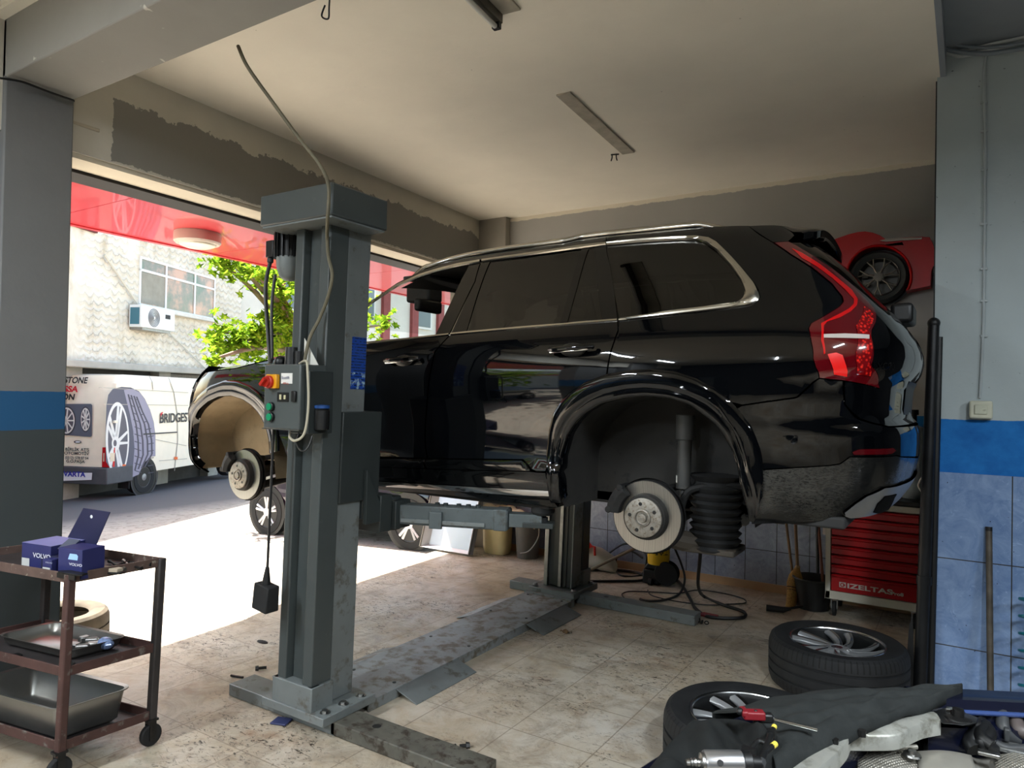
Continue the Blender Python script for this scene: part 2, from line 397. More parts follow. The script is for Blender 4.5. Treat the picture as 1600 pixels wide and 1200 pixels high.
# --- things on walls and ceiling
def batten(name, label, p0, p1, tubeon=None, emit=0):
    p0 = Vector(p0); p1 = Vector(p1); d = (p1-p0); L = d.length; rz = math.atan2(d.y, d.x)-PI/2
    r = thing(name, label, 'light', (p0+p1)/2, rz)
    build('back_plate', MB().box((-.05,-L/2,-.012),(.05,L/2,.0)), paint(name+'_plate',(176,170,156),.6,.1,var=.2,scale=9), r, local=True, bev=.003)
    if tubeon:
        build('channel', MB().box((-.105,-L/2,-.055),(-.05,L/2,0)), paint(name+'_channel',(96,92,84),.45,.5,var=.25), r, local=True, bev=.003)
        for e in (-1, 1): build('socket', MB().box((-.098,e*L/2-.03*e,-.085),(-.057,e*L/2,-.05)), MAT['black'], r, local=True, bev=.003)
        tm = plain(name+'_tube',(215,215,210),.3)
        if emit: tm = NT(name+'_lit').set(col=(240,240,240), em=(236,244,255), ems=emit).m
        build('tube', MB().cyl((-.078,-L/2+.03,-.075),(-.078,L/2-.03,-.075),.013), tm, r, local=True)
    return r
batten('fluorescent_batten', 'long dirty fluorescent batten on ceiling, nearest the cross beam', (-1.85,1.9+.2,CEIL), (-1.93,2.94,CEIL), True)
batten('lamp_plate', 'bare lamp base plate without tube on ceiling above the black car', at(880,145,z=CEIL), at(982,238,z=CEIL))
b3 = at(960,240,z=CEIL)
one('ceiling_hook', MB().tube(smoothpath([b3+Vector((-.02,0,0)),b3+Vector((-.02,0,-.03)),b3+Vector((-.028,0,-.055))],4),.005).tube([b3+Vector((-.03,0,-.004)),b3+Vector((.03,.02,-.004))],.006).tube(smoothpath([b3+Vector((.012,.01,0)),b3+Vector((.012,.01,-.03)),b3+Vector((.02,.01,-.055))],4),.005), MAT['darksteel'], 'small dark hook screwed to ceiling at the end of the bare lamp plate', 'hook')
h = at(511,13,y=1.985); h.z = 3.276; 
one('wire_hook', MB().tube(smoothpath([h+Vector((.015,0,.002)),h+Vector((.012,.0,-.06)),h+Vector((.0,.008,-.10)),h+Vector((-.03,0,-.085)),h+Vector((-.012,0,-.045))],6),.0035), MAT['darksteel'], 'bent dark wire hanging from edge of the grey cross beam', 'wire')
# working tubes of the front bay (they glint in the black paint)
def lit(x, y, z, watts):
    r = batten('fluorescent_lamp', 'lit fluorescent tube lamp, unseen, on ceiling out in front of the raised car', (x,y-.6,z), (x,y+.6,z), True, 22); r['group'] = 'lit tube lamps in front of the car'
    L = bpy.data.lights.new('tube_light', 'AREA'); L.shape = 'RECTANGLE'; L.size = .05; L.size_y = 1.15; L.energy = watts; L.color = (.86,.94,1.0); L.spread = PI
    lo_ = bpy.data.objects.new('tube_light', L); COL.objects.link(lo_); lo_.parent = r; lo_.location = (-.078,0,-.095)
for x, y, z, w in ((-3.1,-.9,CEIL+.02,110),(-3.1,-3.2,CEIL+.02,110),(-.6,-3.2,CEIL+.02,110),(1.3,.4,CEIL+.02,120),(3.4,1.0,CEIL+.02,90)): lit(x, y, z, w)  # all unseen; the last two are added to brighten the right side
# junction box, conduit, cables on the right pillar
jb = thing('junction_box', 'square cream junction box on the blue band of right pillar', 'electrical box', (.068,4.83,1.57))
bx = at(1514,626,y=4.80); by = at(1551,655,y=4.80)
build('body', MB().box((bx.x,4.772,by.z),(by.x,4.83,bx.z)), paint('box_plastic',(196,196,176),.5,var=.12), jb, bev=.012, seg=3)
build('lid', MB().box((bx.x+.025,4.764,by.z+.025),(by.x-.025,4.774,bx.z-.022)), paint('box_lid',(188,190,170),.5,var=.2,col2=(120,120,100)), jb, bev=.006)
pc = [at(1531,622,y=4.82), at(1536,520,y=4.82), at(1538,400,y=4.82), at(1539,250,y=4.82), at(1538,120,y=4.82), at(1541,88,y=4.82)]
cm = paint('painted_cable',(168,176,178),.6,var=.1)
cv = thing('surface_cable', 'grey painted cable running down right pillar to the junction box', 'cable', pc[0])
build('wire', MB().tube(smoothpath(pc,6),.0075), cm, cv)
for y in (525,470,420,350,265,205,160):
    q = at(1537.5,y,y=4.82); build('clip', MB().cb(q,(.035,.012,.014)), cm, cv, bev=.003)
gc = paint('grey_cable',(120,130,138),.5,var=.1)
c1 = [at(1463,0,y=4.78), at(1461,40,y=4.78), at(1468,68,y=4.77), at(1490,80,y=4.77), at(1540,84,y=4.78), at(1600,76,y=4.79), at(1660,66,y=4.8)]
c2 = [at(1470,78,y=4.80), at(1500,88,y=4.80), at(1545,78,y=4.79), at(1600,66,y=4.8), at(1660,50,y=4.8)]
one('cable_bundle', MB().tube(smoothpath(c1,8),.013).tube(smoothpath([p+Vector((.02,.0,.03)) for p in c1[2:]],8),.009), gc, 'thick grey cable curving along the top of right pillar', 'cable')
one('white_cable', MB().tube(smoothpath(c2,8),.011).tube(smoothpath([p+Vector((0,.01,.035)) for p in c2],8),.009), paint('whitish_cable',(186,192,194),.6), 'whitish cable drooping along the top of right pillar', 'cable')
lc = [at(0,122,x=-4.2), at(35,128,x=-4.2), at(75,143,x=-4.2), at(116,158,x=-4.2)]
one('pillar_wire', MB().tube(smoothpath(lc,6),.006), MAT['cable'], 'thin dark wire across the top of left pillar', 'wire')
mb_ = at(128,165,y=2.1); 
sb = thing('shutter_motor_box', 'small beige metal box high beside the left pillar above the opening', 'electrical box', (-4.36,2.12,3.2))
build('body', MB().box((-4.40,2.03,3.17),(-4.32,2.16,3.33)), paint('beige_metal',(168,160,140),.5), sb, bev=.006)
build('lid', MB().box((-4.405,2.02,3.155),(-4.30,2.17,3.175)), paint('beige_metal_lid',(190,180,160),.5), sb, bev=.004)
# ================================================================ the raised car
def pch(xs,ys):
    # monotone-ish cubic (pchip)
    xs=np.array(xs,float);ys=np.array(ys,float);h=np.diff(xs);d=np.diff(ys)/h
    m=np.zeros_like(ys);m[0]=d[0];m[-1]=d[-1]
    for i in range(1,len(xs)-1):
        if d[i-1]*d[i]>0:
            w1=2*h[i]+h[i-1];w2=h[i]+2*h[i-1];m[i]=(w1+w2)/(w1/d[i-1]+w2/d[i])
    def f(x):
        x=np.asarray(x,float);xc=np.clip(x,xs[0],xs[-1])
        i=np.clip(np.searchsorted(xs,xc)-1,0,len(xs)-2)
        t=(xc-xs[i])/h[i]
        return ((1+2*t)*(1-t)**2*ys[i]+t*(1-t)**2*h[i]*m[i]+t*t*(3-2*t)*ys[i+1]+t*t*(t-1)*h[i]*m[i+1])
    return f
CY=4.02      # car centre line (world y)
PITCH=0.012  # nose sits slightly low
XH=-1.275    # rear axle
# half width against height above the shop floor
WZ=pch([1.05,1.09,1.13,1.18,1.24,1.30,1.37,1.45,1.52,1.60,1.70,1.78,1.86,1.93,1.98,2.05,2.15,2.27,2.38,2.45,2.50,2.55],
       [.78,.85,.892,.914,.920,.919,.917,.921,.930,.942,.953,.955,.947,.930,.905,.868,.818,.755,.690,.640,.585,.50])
# rubbing moulding along the foot of the doors
MO=pch([1.17,1.20,1.235,1.29,1.30,1.31,1.33],[0,.0,.001,.019,.018,.002,0])
# rear end against height: x of the tail on the centre line
XR=pch([1.05,1.12,1.20,1.30,1.42,1.50,1.54,1.585,1.66,1.72,1.78,1.86,1.90,1.94,2.02,2.12,2.22,2.32,2.42,2.55],
       [-.43,-.34,-.27,-.22,-.20,-.20,-.21,-.245,-.24,-.235,-.20,-.185,-.19,-.205,-.25,-.335,-.42,-.51,-.61,-.72])
XF=pch([1.05,1.12,1.2,1.35,1.5,1.6,1.7,1.8,1.87,1.95],[-5.10,-5.18,-5.23,-5.25,-5.25,-5.23,-5.18,-5.09,-4.98,-4.8])
# plan outline at the reference height: from tail centre round the flank to the nose (u = path parameter)
_plan=[(-.17,0),(-.175,.25),(-.19,.45),(-.215,.62),(-.26,.745),(-.33,.825),(-.43,.875),(-.56,.905),(-.75,.928),(-1.0,.947),(-1.3,.956),(-1.8,.960),(-2.4,.960),(-3.0,.960),(-3.6,.958),(-4.1,.953),(-4.4,.94),(-4.65,.905),(-4.83,.84),(-4.95,.74),(-5.03,.60),(-5.08,.42),(-5.12,.2),(-5.13,0)]
_px=np.array([p[0] for p in _plan]);_py=np.array([p[1] for p in _plan])
_u=np.concatenate([[0],np.cumsum(np.hypot(np.diff(_px),np.diff(_py)))])
def _cr(u,v):
    # catmull-rom through (u,v)
    m=np.gradient(v,u)
    def f(x):
        x=np.clip(np.asarray(x,float),u[0],u[-1]);i=np.clip(np.searchsorted(u,x)-1,0,len(u)-2)
        h=u[i+1]-u[i];t=(x-u[i])/h
        return (1+2*t)*(1-t)**2*v[i]+t*(1-t)**2*h*m[i]+t*t*(3-2*t)*v[i+1]+t*t*(t-1)*h*m[i+1]
    return f
PX=_cr(_u,_px);PY=_cr(_u,_py);UMAX=_u[-1]
def ss(a,b,x):
    t=np.clip((x-a)/(b-a),0,1);return t*t*(3-2*t)
def S(u,z):
    """body skin: u along the plan outline (0 = tail centre), z height. near side of the car -> world y below CY"""
    u=np.asarray(u,float);z=np.asarray(z,float)
    x=PX(u);y=PY(u)
    zc=z-PITCH*(x-XH)
    w=(WZ(zc)+MO(zc)*ss(-1.62,-1.75,x)*ss(-3.75,-3.6,x))/.956
    dr=(XR(zc)-(-.17))*ss(-1.5,-.30,x)
    df=(XF(zc)-(-5.13))*ss(-4.2,-4.95,x)
    return np.stack([x+dr+df,CY-y*w,z+0*x],-1)
def N(u,z,e=2e-3):
    a=S(u+e,z)-S(u-e,z);b=S(u,np.asarray(z)+e)-S(u,np.asarray(z)-e)
    n=np.cross(a,b);n/=np.linalg.norm(n,axis=-1,keepdims=True)+1e-12
    return n
def u_of_x(x):
    us=np.linspace(.9,UMAX-.9,4000);return np.interp(-np.asarray(x),-PX(us),us)
PAN={
'front_door':[(3.9354,1.9139),(3.544,1.9502),(3.2979,1.9636),(3.0673,1.9786),(2.9721,1.9854),(2.9732,1.9817),(3.0217,1.9158),(3.0402,1.8908),(3.0466,1.8263),(3.0636,1.7268),(3.0745,1.6416),(3.0876,1.5701),(3.103,1.4981),(3.111,1.4258),(3.108,1.3541),(3.0914,1.3008),(3.5112,1.283),(4.0574,1.2689),(4.0879,1.9)],
'rear_door':[(2.96,1.9865),(2.4995,2.0064),(2.2601,2.0154),(2.1746,2.0188),(1.9675,2.0263),(1.9675,2.0237),(1.9535,1.9793),(1.9607,1.9287),(1.973,1.8733),(1.9811,1.8136),(1.9827,1.8018),(1.9873,1.7541),(2.0126,1.7335),(2.0961,1.6949),(2.1675,1.6416),(2.227,1.5696),(2.2642,1.4897),(2.2833,1.4025),(2.2785,1.2876),(2.3691,1.2816),(2.411,1.299),(2.4586,1.3348),(3.0812,1.3001),(3.0997,1.3546),(3.1026,1.4262),(3.0947,1.4984),(3.0794,1.5704),(3.0663,1.6418),(3.0545,1.7255),(3.0373,1.8248),(3.0299,1.8892),(3.011,1.9163),(2.9627,1.9844)],
'front_moulding':[(3.5055,1.2679),(3.1056,1.2916),(3.0977,1.2424),(3.5199,1.2205),(4.076,1.1897),(4.0592,1.2485)],
'rear_moulding':[(3.09,1.2913),(2.4682,1.3257),(2.4209,1.2967),(2.4051,1.2802),(2.6742,1.2627),(3.0813,1.2421)],
'sill':[(4.2145,1.2006),(3.5201,1.2194),(3.0793,1.2371),(2.6753,1.2585),(2.4054,1.275),(2.3682,1.2732),(2.2886,1.2761),(2.2913,1.2352),(2.2925,1.1439),(2.2778,1.0997),(2.6315,1.0979),(3.0599,1.0978),(3.5829,1.0792),(4.2858,1.0654)],
'sill_trim':[(3.5428,1.1349),(3.0336,1.1556),(2.6864,1.1683),(2.3714,1.1829),(2.2973,1.1857),(2.283,1.1805),(2.3035,1.1603),(2.5308,1.1438),(3.0429,1.1273),(3.5594,1.1036),(4.1581,1.0951),(4.1373,1.1271)],
'rear_quarter':[(1.9544,2.0232),(1.712,2.0392),(1.5106,2.0533),(1.3779,2.0638),(1.2457,2.0774),(1.3793,2.0601),(1.279,2.0731),(1.2238,2.0908),(1.1959,2.1141),(1.1827,2.1452),(1.1804,2.1798),(1.1947,2.2617),(1.2161,2.3393),(1.238,2.409),(1.2822,2.4383),(1.4064,2.456),(1.6275,2.4638),(1.9632,2.4752),(2.157,2.4758),(2.195,2.5281),(1.9961,2.5223),(1.6551,2.5164),(1.1746,2.5077),(1.0001,2.5012),(0.9508,2.4983),(0.9513,2.4974),(0.9346,2.442),(0.9089,2.3905),(0.9085,2.3844),(0.8904,2.3188),(0.8533,2.2501),(0.8291,2.168),(0.84,2.1061),(0.8578,2.0836),(0.8937,2.0607),(0.9841,2.0173),(1.0514,1.9861),(1.0707,1.9618),(1.0764,1.9044),(1.0667,1.836),(1.0489,1.8003),(1.0124,1.7568),(1.0414,1.719),(1.079,1.6808),(1.0905,1.6758),(1.2106,1.6572),(1.3115,1.6398),(1.3665,1.651),(1.4412,1.6935),(1.5319,1.7272),(1.6409,1.7489),(1.7488,1.7582),(1.857,1.7545),(1.9675,1.7406),(1.9782,1.7507),(1.9745,1.8017),(1.9737,1.8123),(1.965,1.8732),(1.9527,1.9285),(1.9461,1.979)],
'roof_side':[(3.9746,1.9774),(3.92,2.0306),(3.8008,2.1232),(3.6788,2.2336),(3.5353,2.3321),(3.3819,2.3898),(3.2755,2.4139),(3.1347,2.438),(2.9638,2.4503),(2.9502,2.4507),(2.676,2.46),(2.4173,2.4702),(2.3266,2.4766),(2.1632,2.4749),(2.2015,2.5303),(2.3694,2.5287),(2.4489,2.5108),(2.8345,2.5007),(3.0783,2.4842),(3.2141,2.4631),(3.3788,2.4171),(3.5413,2.3421),(3.6828,2.2408),(3.8882,2.076)],
'front_b_pillar':[(3.0227,2.4243),(2.9508,2.4312),(2.929,2.3051),(2.9522,2.1576),(2.9765,1.9952),(3.0729,1.9908),(3.0439,2.2018)],
'rear_b_pillar':[(2.9402,2.4319),(2.8806,2.4328),(2.872,2.2068),(2.8624,2.0063),(2.9644,1.9963),(2.9429,2.1571),(2.9224,2.3046)],
'rear_glass_side':[(2.8741,2.4295),(2.4054,2.4497),(2.4894,2.456),(2.2965,2.4539),(2.2828,2.2409),(2.2839,2.0327),(2.3386,2.0294),(2.2648,2.0305),(2.5046,2.0206),(2.858,2.0061),(2.8684,2.2065)],
'glass_divider':[(2.2941,2.4536),(2.2515,2.4511),(2.2425,2.2308),(2.2436,2.0351),(2.2834,2.0333),(2.2828,2.2409)],
'vent_glass':[(2.2495,2.4517),(2.2179,2.4504),(2.0562,2.0405),(2.2421,2.035),(2.241,2.2307)],
'c_pillar_trim':[(2.2159,2.451),(2.1554,2.4586),(2.0776,2.3105),(2.0179,2.1667),(1.971,2.0375),(2.0541,2.0404)],
'quarter_glass':[(2.1476,2.4577),(1.9514,2.4518),(1.6236,2.4399),(1.4455,2.431),(1.3513,2.413),(1.2968,2.3691),(1.2617,2.2816),(1.2483,2.2066),(1.2477,2.1513),(1.2578,2.1294),(1.2749,2.108),(1.3041,2.0966),(1.3409,2.0886),(1.3683,2.0859),(1.3672,2.0884),(1.4366,2.0811),(1.5057,2.075),(1.7132,2.0608),(1.9587,2.035)],
'tail_lamp':[(0.9024,2.3873),(0.8226,2.3933),(0.8068,2.3703),(0.7643,2.2918),(0.7251,2.2416),(0.697,2.1733),(0.6962,2.1048),(0.7122,2.0609),(0.7373,2.0293),(0.7763,1.9923),(0.8191,1.9564),(0.8362,1.9284),(0.8314,1.8151),(0.8419,1.8266),(0.8253,1.8036),(0.7545,1.7585),(0.7207,1.7205),(0.8498,1.7412),(0.9093,1.7489),(1.0089,1.7575),(1.0456,1.8004),(1.0642,1.836),(1.0733,1.9055),(1.0681,1.9606),(1.0496,1.9832),(0.984,2.0138),(0.8935,2.0577),(0.8542,2.0825),(0.8348,2.1075),(0.8238,2.1702),(0.8468,2.2536),(0.8847,2.3216)],
'lamp_bar':[(0.8497,2.3533),(0.8243,2.3298),(0.7885,2.2712),(0.7651,2.2056),(0.7434,2.1439),(0.7668,2.099),(0.809,2.0663),(0.8674,2.0345),(0.9261,2.0078),(0.9862,1.9891),(1.0067,1.971),(1.0189,1.9376),(1.0263,1.9104),(1.0222,1.8571),(1.0279,1.8518),(1.0365,1.9105),(1.0125,1.9825),(0.9298,2.0194),(0.8614,2.0494),(0.8192,2.0718),(0.7906,2.0975),(0.7864,2.1409),(0.797,2.1971),(0.8197,2.2547),(0.8532,2.301)],
'lamp_strip':[(1.0198,1.9348),(0.9376,1.9374),(0.8426,1.9336),(0.8489,1.9172),(0.9439,1.9184),(1.0244,1.9201)],
'lamp_reflector':[(1.0135,1.8528),(0.9825,1.8598),(0.9567,1.8494),(0.9453,1.8276),(0.9082,1.7636),(0.9648,1.7716),(1.0051,1.836)],
'lamp_leds':[(0.7757,2.0622),(0.7491,2.0344),(0.778,2.0036),(0.8345,1.9558),(0.8459,1.8147),(0.8445,1.8206),(0.8119,1.7687),(0.8425,1.7709),(0.8785,1.7759),(0.905,1.837),(0.9072,1.8631),(0.8806,1.9712)],
'bumper_upper':[(1.3151,1.6323),(1.0889,1.6687),(1.074,1.6743),(1.0362,1.7131),(1.0052,1.7516),(0.9079,1.743),(0.8911,1.6489),(0.8561,1.6099),(0.8272,1.5862),(0.7749,1.5694),(0.6904,1.5563),(0.0,1.55),(0.0,1.4),(0.5851,1.4319),(0.6398,1.4403),(0.9144,1.4372),(0.951,1.4069),(0.985,1.3995),(1.3532,1.3542),(1.3332,1.4041),(1.352,1.4779),(1.3757,1.5454),(1.3787,1.5946)],
'bumper_lower':[(1.3523,1.3486),(0.9838,1.3948),(0.9483,1.4022),(0.9122,1.4325),(0.6397,1.4354),(0.5847,1.4269),(0.0,1.39),(0.0,1.2),(0.6165,1.182),(0.803,1.1797),(0.9298,1.1572),(1.0389,1.1408),(1.1895,1.1206),(1.2844,1.2183)],
'skid_trim':[(0.8568,1.2072),(0.8372,1.2424),(0.8053,1.2763),(0.72,1.3071),(0.4985,1.3066),(0.0,1.3005),(0.0,1.33),(0.0,1.25),(0.4162,1.1976),(0.632,1.1885),(0.8061,1.1826),(0.8389,1.1907)],
'exhaust':[(0.6917,1.2031),(0.7141,1.244),(0.6867,1.2719),(0.5353,1.2696),(0.5364,1.2546),(0.4193,1.1873),(0.6233,1.1917)],
'rear_reflector':[(0.9043,1.4552),(0.8751,1.4677),(0.6863,1.4711),(0.6563,1.4592),(0.6993,1.4474),(0.8986,1.4448)],
'tailgate':[(0.7347,2.0354),(0.7327,2.0285),(0.7727,1.9914),(0.8159,1.9554),(0.8326,1.9285),(0.8279,1.8152),(0.8388,1.8296),(0.8217,1.8048),(0.7483,1.7586),(0.714,1.7164),(0.8472,1.736),(0.8975,1.742),(0.8841,1.6503),(0.8493,1.6166),(0.8162,1.5939),(0.7634,1.5763),(0.6793,1.562),(0.0,1.565),(0.0,1.925),(0.4358,2.0478)],
'rear_window':[(0.8163,2.3958),(0.803,2.3705),(0.7598,2.2922),(0.7151,2.2439),(0.6836,2.1766),(0.6822,2.108),(0.7006,2.0637),(0.7295,2.0387),(0.4121,2.0532),(0.0,1.93),(0.0,2.44)],
'fender':[(5.2445,1.7778),(4.7851,1.8021),(4.4705,1.8499),(4.2672,1.8732),(4.0862,1.8958),(4.0574,1.2689),(4.1063,1.2496),(4.233,1.2076),(4.3421,1.3731),(4.3602,1.4816),(4.4034,1.5624),(4.4791,1.6322),(4.5932,1.688),(4.7302,1.7198),(4.8904,1.7238),(5.0751,1.6838),(5.2322,1.6036),(5.3801,1.5206),(5.4351,1.4414),(5.4351,1.4605),(5.4351,1.5443),(5.3134,1.6826)],
'front_bumper':[(5.3179,1.6805),(5.4351,1.5443),(5.4351,1.4414),(5.3289,1.4006),(5.3665,1.3069),(5.349,1.2151),(5.3572,1.1221),(5.3808,1.0681),(5.3718,1.0452),(6.3213206590766005,1.2),(6.3213206590766005,1.86),(5.5713206590766005,1.86)],
'roofline':[(3.8882,2.076),(3.6828,2.2408),(3.5413,2.3421),(3.3788,2.4171),(3.2141,2.4631),(3.0783,2.4842),(2.8345,2.5007),(2.4489,2.5108),(2.3694,2.5287),(2.2015,2.5303),(1.9961,2.5223),(1.6551,2.5164),(1.1746,2.5077),(0.9508,2.4983)],
'windscreen':[(3.9746,1.9774),(3.92,2.0306),(3.8008,2.1232),(3.6803,2.2363),(3.538,2.3366),(3.3836,2.3926)],
'h1':[(3.3903,1.8513),(3.1371,1.8632)],
'h2':[(2.2997,1.8948),(2.0617,1.906)],
'spl':[(0.9461,2.4999),(0.9036,2.3926),(0.8219,2.3971),(0.7344,2.4391),(0.5443,2.4913),(0.0,2.58),(0.7601,2.5001)],
'hoodline':[(5.2664,1.785),(4.7869,1.8087),(4.4733,1.8585),(4.2704,1.8817),(4.0897,1.9041),(3.967,1.9186)],
}
STR={
'front_window_chrome':[[(3.9746,1.9774),(3.92,2.0306),(3.8008,2.1232),(3.6788,2.2336),(3.5353,2.3321),(3.3819,2.3898),(3.2755,2.4139),(3.1347,2.438),(2.9638,2.4503)],[(3.964,1.9603),(3.9072,2.0091),(3.789,2.1016),(3.669,2.2159),(3.5238,2.3121),(3.3712,2.3714),(3.2641,2.3953),(3.1208,2.4171),(2.9508,2.4312)]],
'rear_window_chrome':[[(2.9502,2.4507),(2.676,2.46),(2.4173,2.4702),(2.3266,2.4766),(2.1632,2.4749)],[(2.9378,2.4325),(2.8816,2.4372),(2.6647,2.442),(2.4064,2.4515),(2.295,2.4554),(2.1555,2.4603)]],
'front_belt_chrome':[[(3.9562,1.9476),(3.5515,1.964),(3.3037,1.9754),(3.0816,1.9895),(2.9765,1.9952)],[(3.9354,1.9139),(3.544,1.9502),(3.2979,1.9636),(3.0673,1.9786),(2.9721,1.9854)]],
'rear_belt_chrome':[[(2.9644,1.9963),(2.8541,2.003),(2.5036,2.0178),(2.2631,2.025),(2.1778,2.0297),(1.97,2.0362)],[(2.96,1.9865),(2.4995,2.0064),(2.2601,2.0154),(2.1746,2.0188),(1.9675,2.0263)]],
'quarter_chrome':[[(2.1555,2.4704),(1.9603,2.4699),(1.6264,2.4589),(1.4084,2.4512),(1.2857,2.4337),(1.2414,2.4054),(1.2192,2.3358),(1.1977,2.2577),(1.1829,2.176),(1.1865,2.1453),(1.1996,2.1143),(1.2259,2.0934),(1.277,2.0768),(1.3779,2.0638),(1.2435,2.081),(1.3766,2.0669),(1.51,2.0564),(1.7122,2.0423),(1.9564,2.0258)],[(2.1476,2.4577),(1.9514,2.4518),(1.6236,2.4399),(1.4455,2.431),(1.3513,2.413),(1.2968,2.3691),(1.2617,2.2816),(1.2483,2.2066),(1.2477,2.1513),(1.2578,2.1294),(1.2749,2.108),(1.3041,2.0966),(1.3409,2.0886),(1.3683,2.0859),(1.3672,2.0884),(1.4366,2.0811),(1.5057,2.075),(1.7132,2.0608),(1.9587,2.035)]],
'rear_flare':[[(2.3104,1.2803),(2.3229,1.3786),(2.3053,1.4879),(2.2751,1.5752),(2.2316,1.6332),(2.174,1.6835),(2.0961,1.7295),(1.9831,1.7691),(1.8587,1.7879),(1.752,1.7917),(1.647,1.7811),(1.5377,1.7507),(1.4419,1.7092),(1.3666,1.6542),(1.3061,1.5935),(1.2939,1.5239),(1.2664,1.4449),(1.252,1.3655)],[(2.2997,1.126),(2.2771,1.2755),(2.2752,1.3887),(2.2491,1.4689),(2.2087,1.5418),(2.1581,1.5928),(2.0858,1.6467),(1.9974,1.6859),(1.8774,1.709),(1.7814,1.7153),(1.672,1.7079),(1.5648,1.6835),(1.4742,1.6489),(1.4055,1.6001),(1.3837,1.5389),(1.3585,1.4651),(1.3381,1.4039),(1.3203,1.3488),(1.193,1.136)],[(2.2364,1.1326),(2.2342,1.2782),(2.2326,1.3627),(2.1971,1.4642),(2.15,1.5298),(2.0927,1.5807),(2.0146,1.6242),(1.893,1.6525),(1.7814,1.6625),(1.6718,1.6547),(1.5645,1.6279),(1.4806,1.5698),(1.4336,1.4994),(1.3932,1.4321),(1.3619,1.3524),(1.3454,1.297),(1.293,1.2176),(1.2213,1.1372)]],
'front_flare':[[(5.4351,1.4414),(5.3801,1.5206),(5.2322,1.6036),(5.0751,1.6838),(4.8904,1.7238),(4.7302,1.7198),(4.5932,1.688),(4.4791,1.6322),(4.4034,1.5624),(4.3602,1.4816),(4.3421,1.3731),(4.3297,1.2651)],[(5.3196,1.4031),(5.2872,1.4408),(5.213,1.5002),(5.0924,1.5644),(4.9659,1.6048),(4.8263,1.6132),(4.707,1.5908),(4.6069,1.5481),(4.5355,1.4896),(4.4873,1.4126),(4.4531,1.3311),(4.4392,1.2403)]],
}
PAN['front_bumper'] = [(5.31,1.70),(5.36,1.62),(5.40,1.53),(5.39,1.44),(5.325,1.40),(5.366,1.307),(5.349,1.215),(5.357,1.122),(5.372,1.03),(UMAX,1.12),(UMAX,1.83),(5.9,1.83),(5.5,1.80)]
_f = PAN['fender']; PAN['fender'] = _f[:17]+[(5.2322,1.6036),(5.385,1.53),(5.395,1.54),(5.355,1.62),(5.305,1.69)]
STR['front_flare'][0][0] = (5.39,1.44)
PAN['spoiler_side'] = [(.948,2.496),(.902,2.394),(.82,2.399),(.737,2.437),(.665,2.458),(.69,2.497),(.808,2.499)]
STR['front_flare'][0][:0] = [(5.39,1.06),(5.40,1.2),(5.40,1.33)]
STR['front_flare'][1][:0] = [(5.372,1.06),(5.357,1.122),(5.349,1.215),(5.366,1.307)]
CAR_BLACK = NT('gloss_black_paint').set(col=(4,5,7), rough=.03, spec=.5, ior=1.5).m
GLOSS_TRIM = NT('gloss_black_trim').set(col=(5,6,7), rough=.06, spec=.5).m
SATIN = plain('satin_aluminium_trim', (196,192,182), .22, 1)
DARKGLASS = pane('privacy_glass', (.035,.036,.034)); CLEARGLASS = pane('clear_glass', (.82,.86,.84))
t = NT('dusty_black_bumper'); x = t.sep()
d = t.ramp(t.noise(60, 9, .8, vec=t.map(scale=(1,1,3.5), rot=(0,.45,0)), dist=.6), (.36, (0,0,0,1)), (.74, (1,1,1,1)))
d = t.math('MULTIPLY', d, t.ramp(t.noise(3, 4), (.36, (.15,.15,.15,1)), (.6, (.9,.9,.9,1))))
t.set(col=t.mix(d, (9,11,13), (78,75,68)), rough=t.ramp(d, (0,(.14,.14,.14,1)), (1,(.75,.75,.75,1))), coat=.2, spec=.5); DUSTY = t.m
LINER_B = paint('grimy_black_liner', (36,35,33), .8, var=.3, scale=5, col2=(24,24,24), bump=.2, bscale=20)
LINER_F = paint('dusty_beige_liner', (134,118,92), .9, var=.15, scale=5, col2=(120,104,80), thr=(.55,.75), bump=.2, bscale=30)
CABIN = plain('cabin_dark', (20,20,21), .7)
LEATHER = plain('cabin_leather', (40,38,36), .55)
car = thing('suv', 'black seven seat suv without wheels raised on grey two post lift', 'car', (-2.77, CY, 1.05))
_sg = -1.0 if N(3.0, 1.5)[1] > 0 else 1.0
def skin(u, z, off=0.):
    p = S(u, z); n = N(u, z)*_sg; return p+n*off, n
def inside(poly, pts):
    x, y = pts[:, 0], pts[:, 1]; r = np.zeros(len(pts), bool); j = len(poly)-1
    for i in range(len(poly)):
        xi, yi = poly[i]; xj, yj = poly[j]
        c = ((yi > y) != (yj > y)) & (x < (xj-xi)*(y-yi)/(yj-yi+1e-12)+xi); r ^= c; j = i
    return r
def resample(poly, step, closed=True):
    out = []; n = len(poly)
    for i in range(n if closed else n-1):
        a = np.array(poly[i]); b = np.array(poly[(i+1) % n]); k = max(1, int(np.ceil(np.linalg.norm(b-a)/step)))
        out += [tuple(a+(b-a)*j/k) for j in range(k)]
    if not closed: out.append(tuple(poly[-1]))
    return out
def nmesh(name, V, F, Nn, mat, parent):
    """mesh with exact skin normals"""
    I = inv_of(parent); me = bpy.data.meshes.new(name)
    me.from_pydata([tuple(I@Vector(p)) for p in V], [], F); me.materials.append(mat); me.shade_smooth()
    me.normals_split_custom_set_from_vertices([tuple(n) for n in Nn]); me.update()
    o = bpy.data.objects.new(name, me); COL.objects.link(o); o.parent = parent; return o
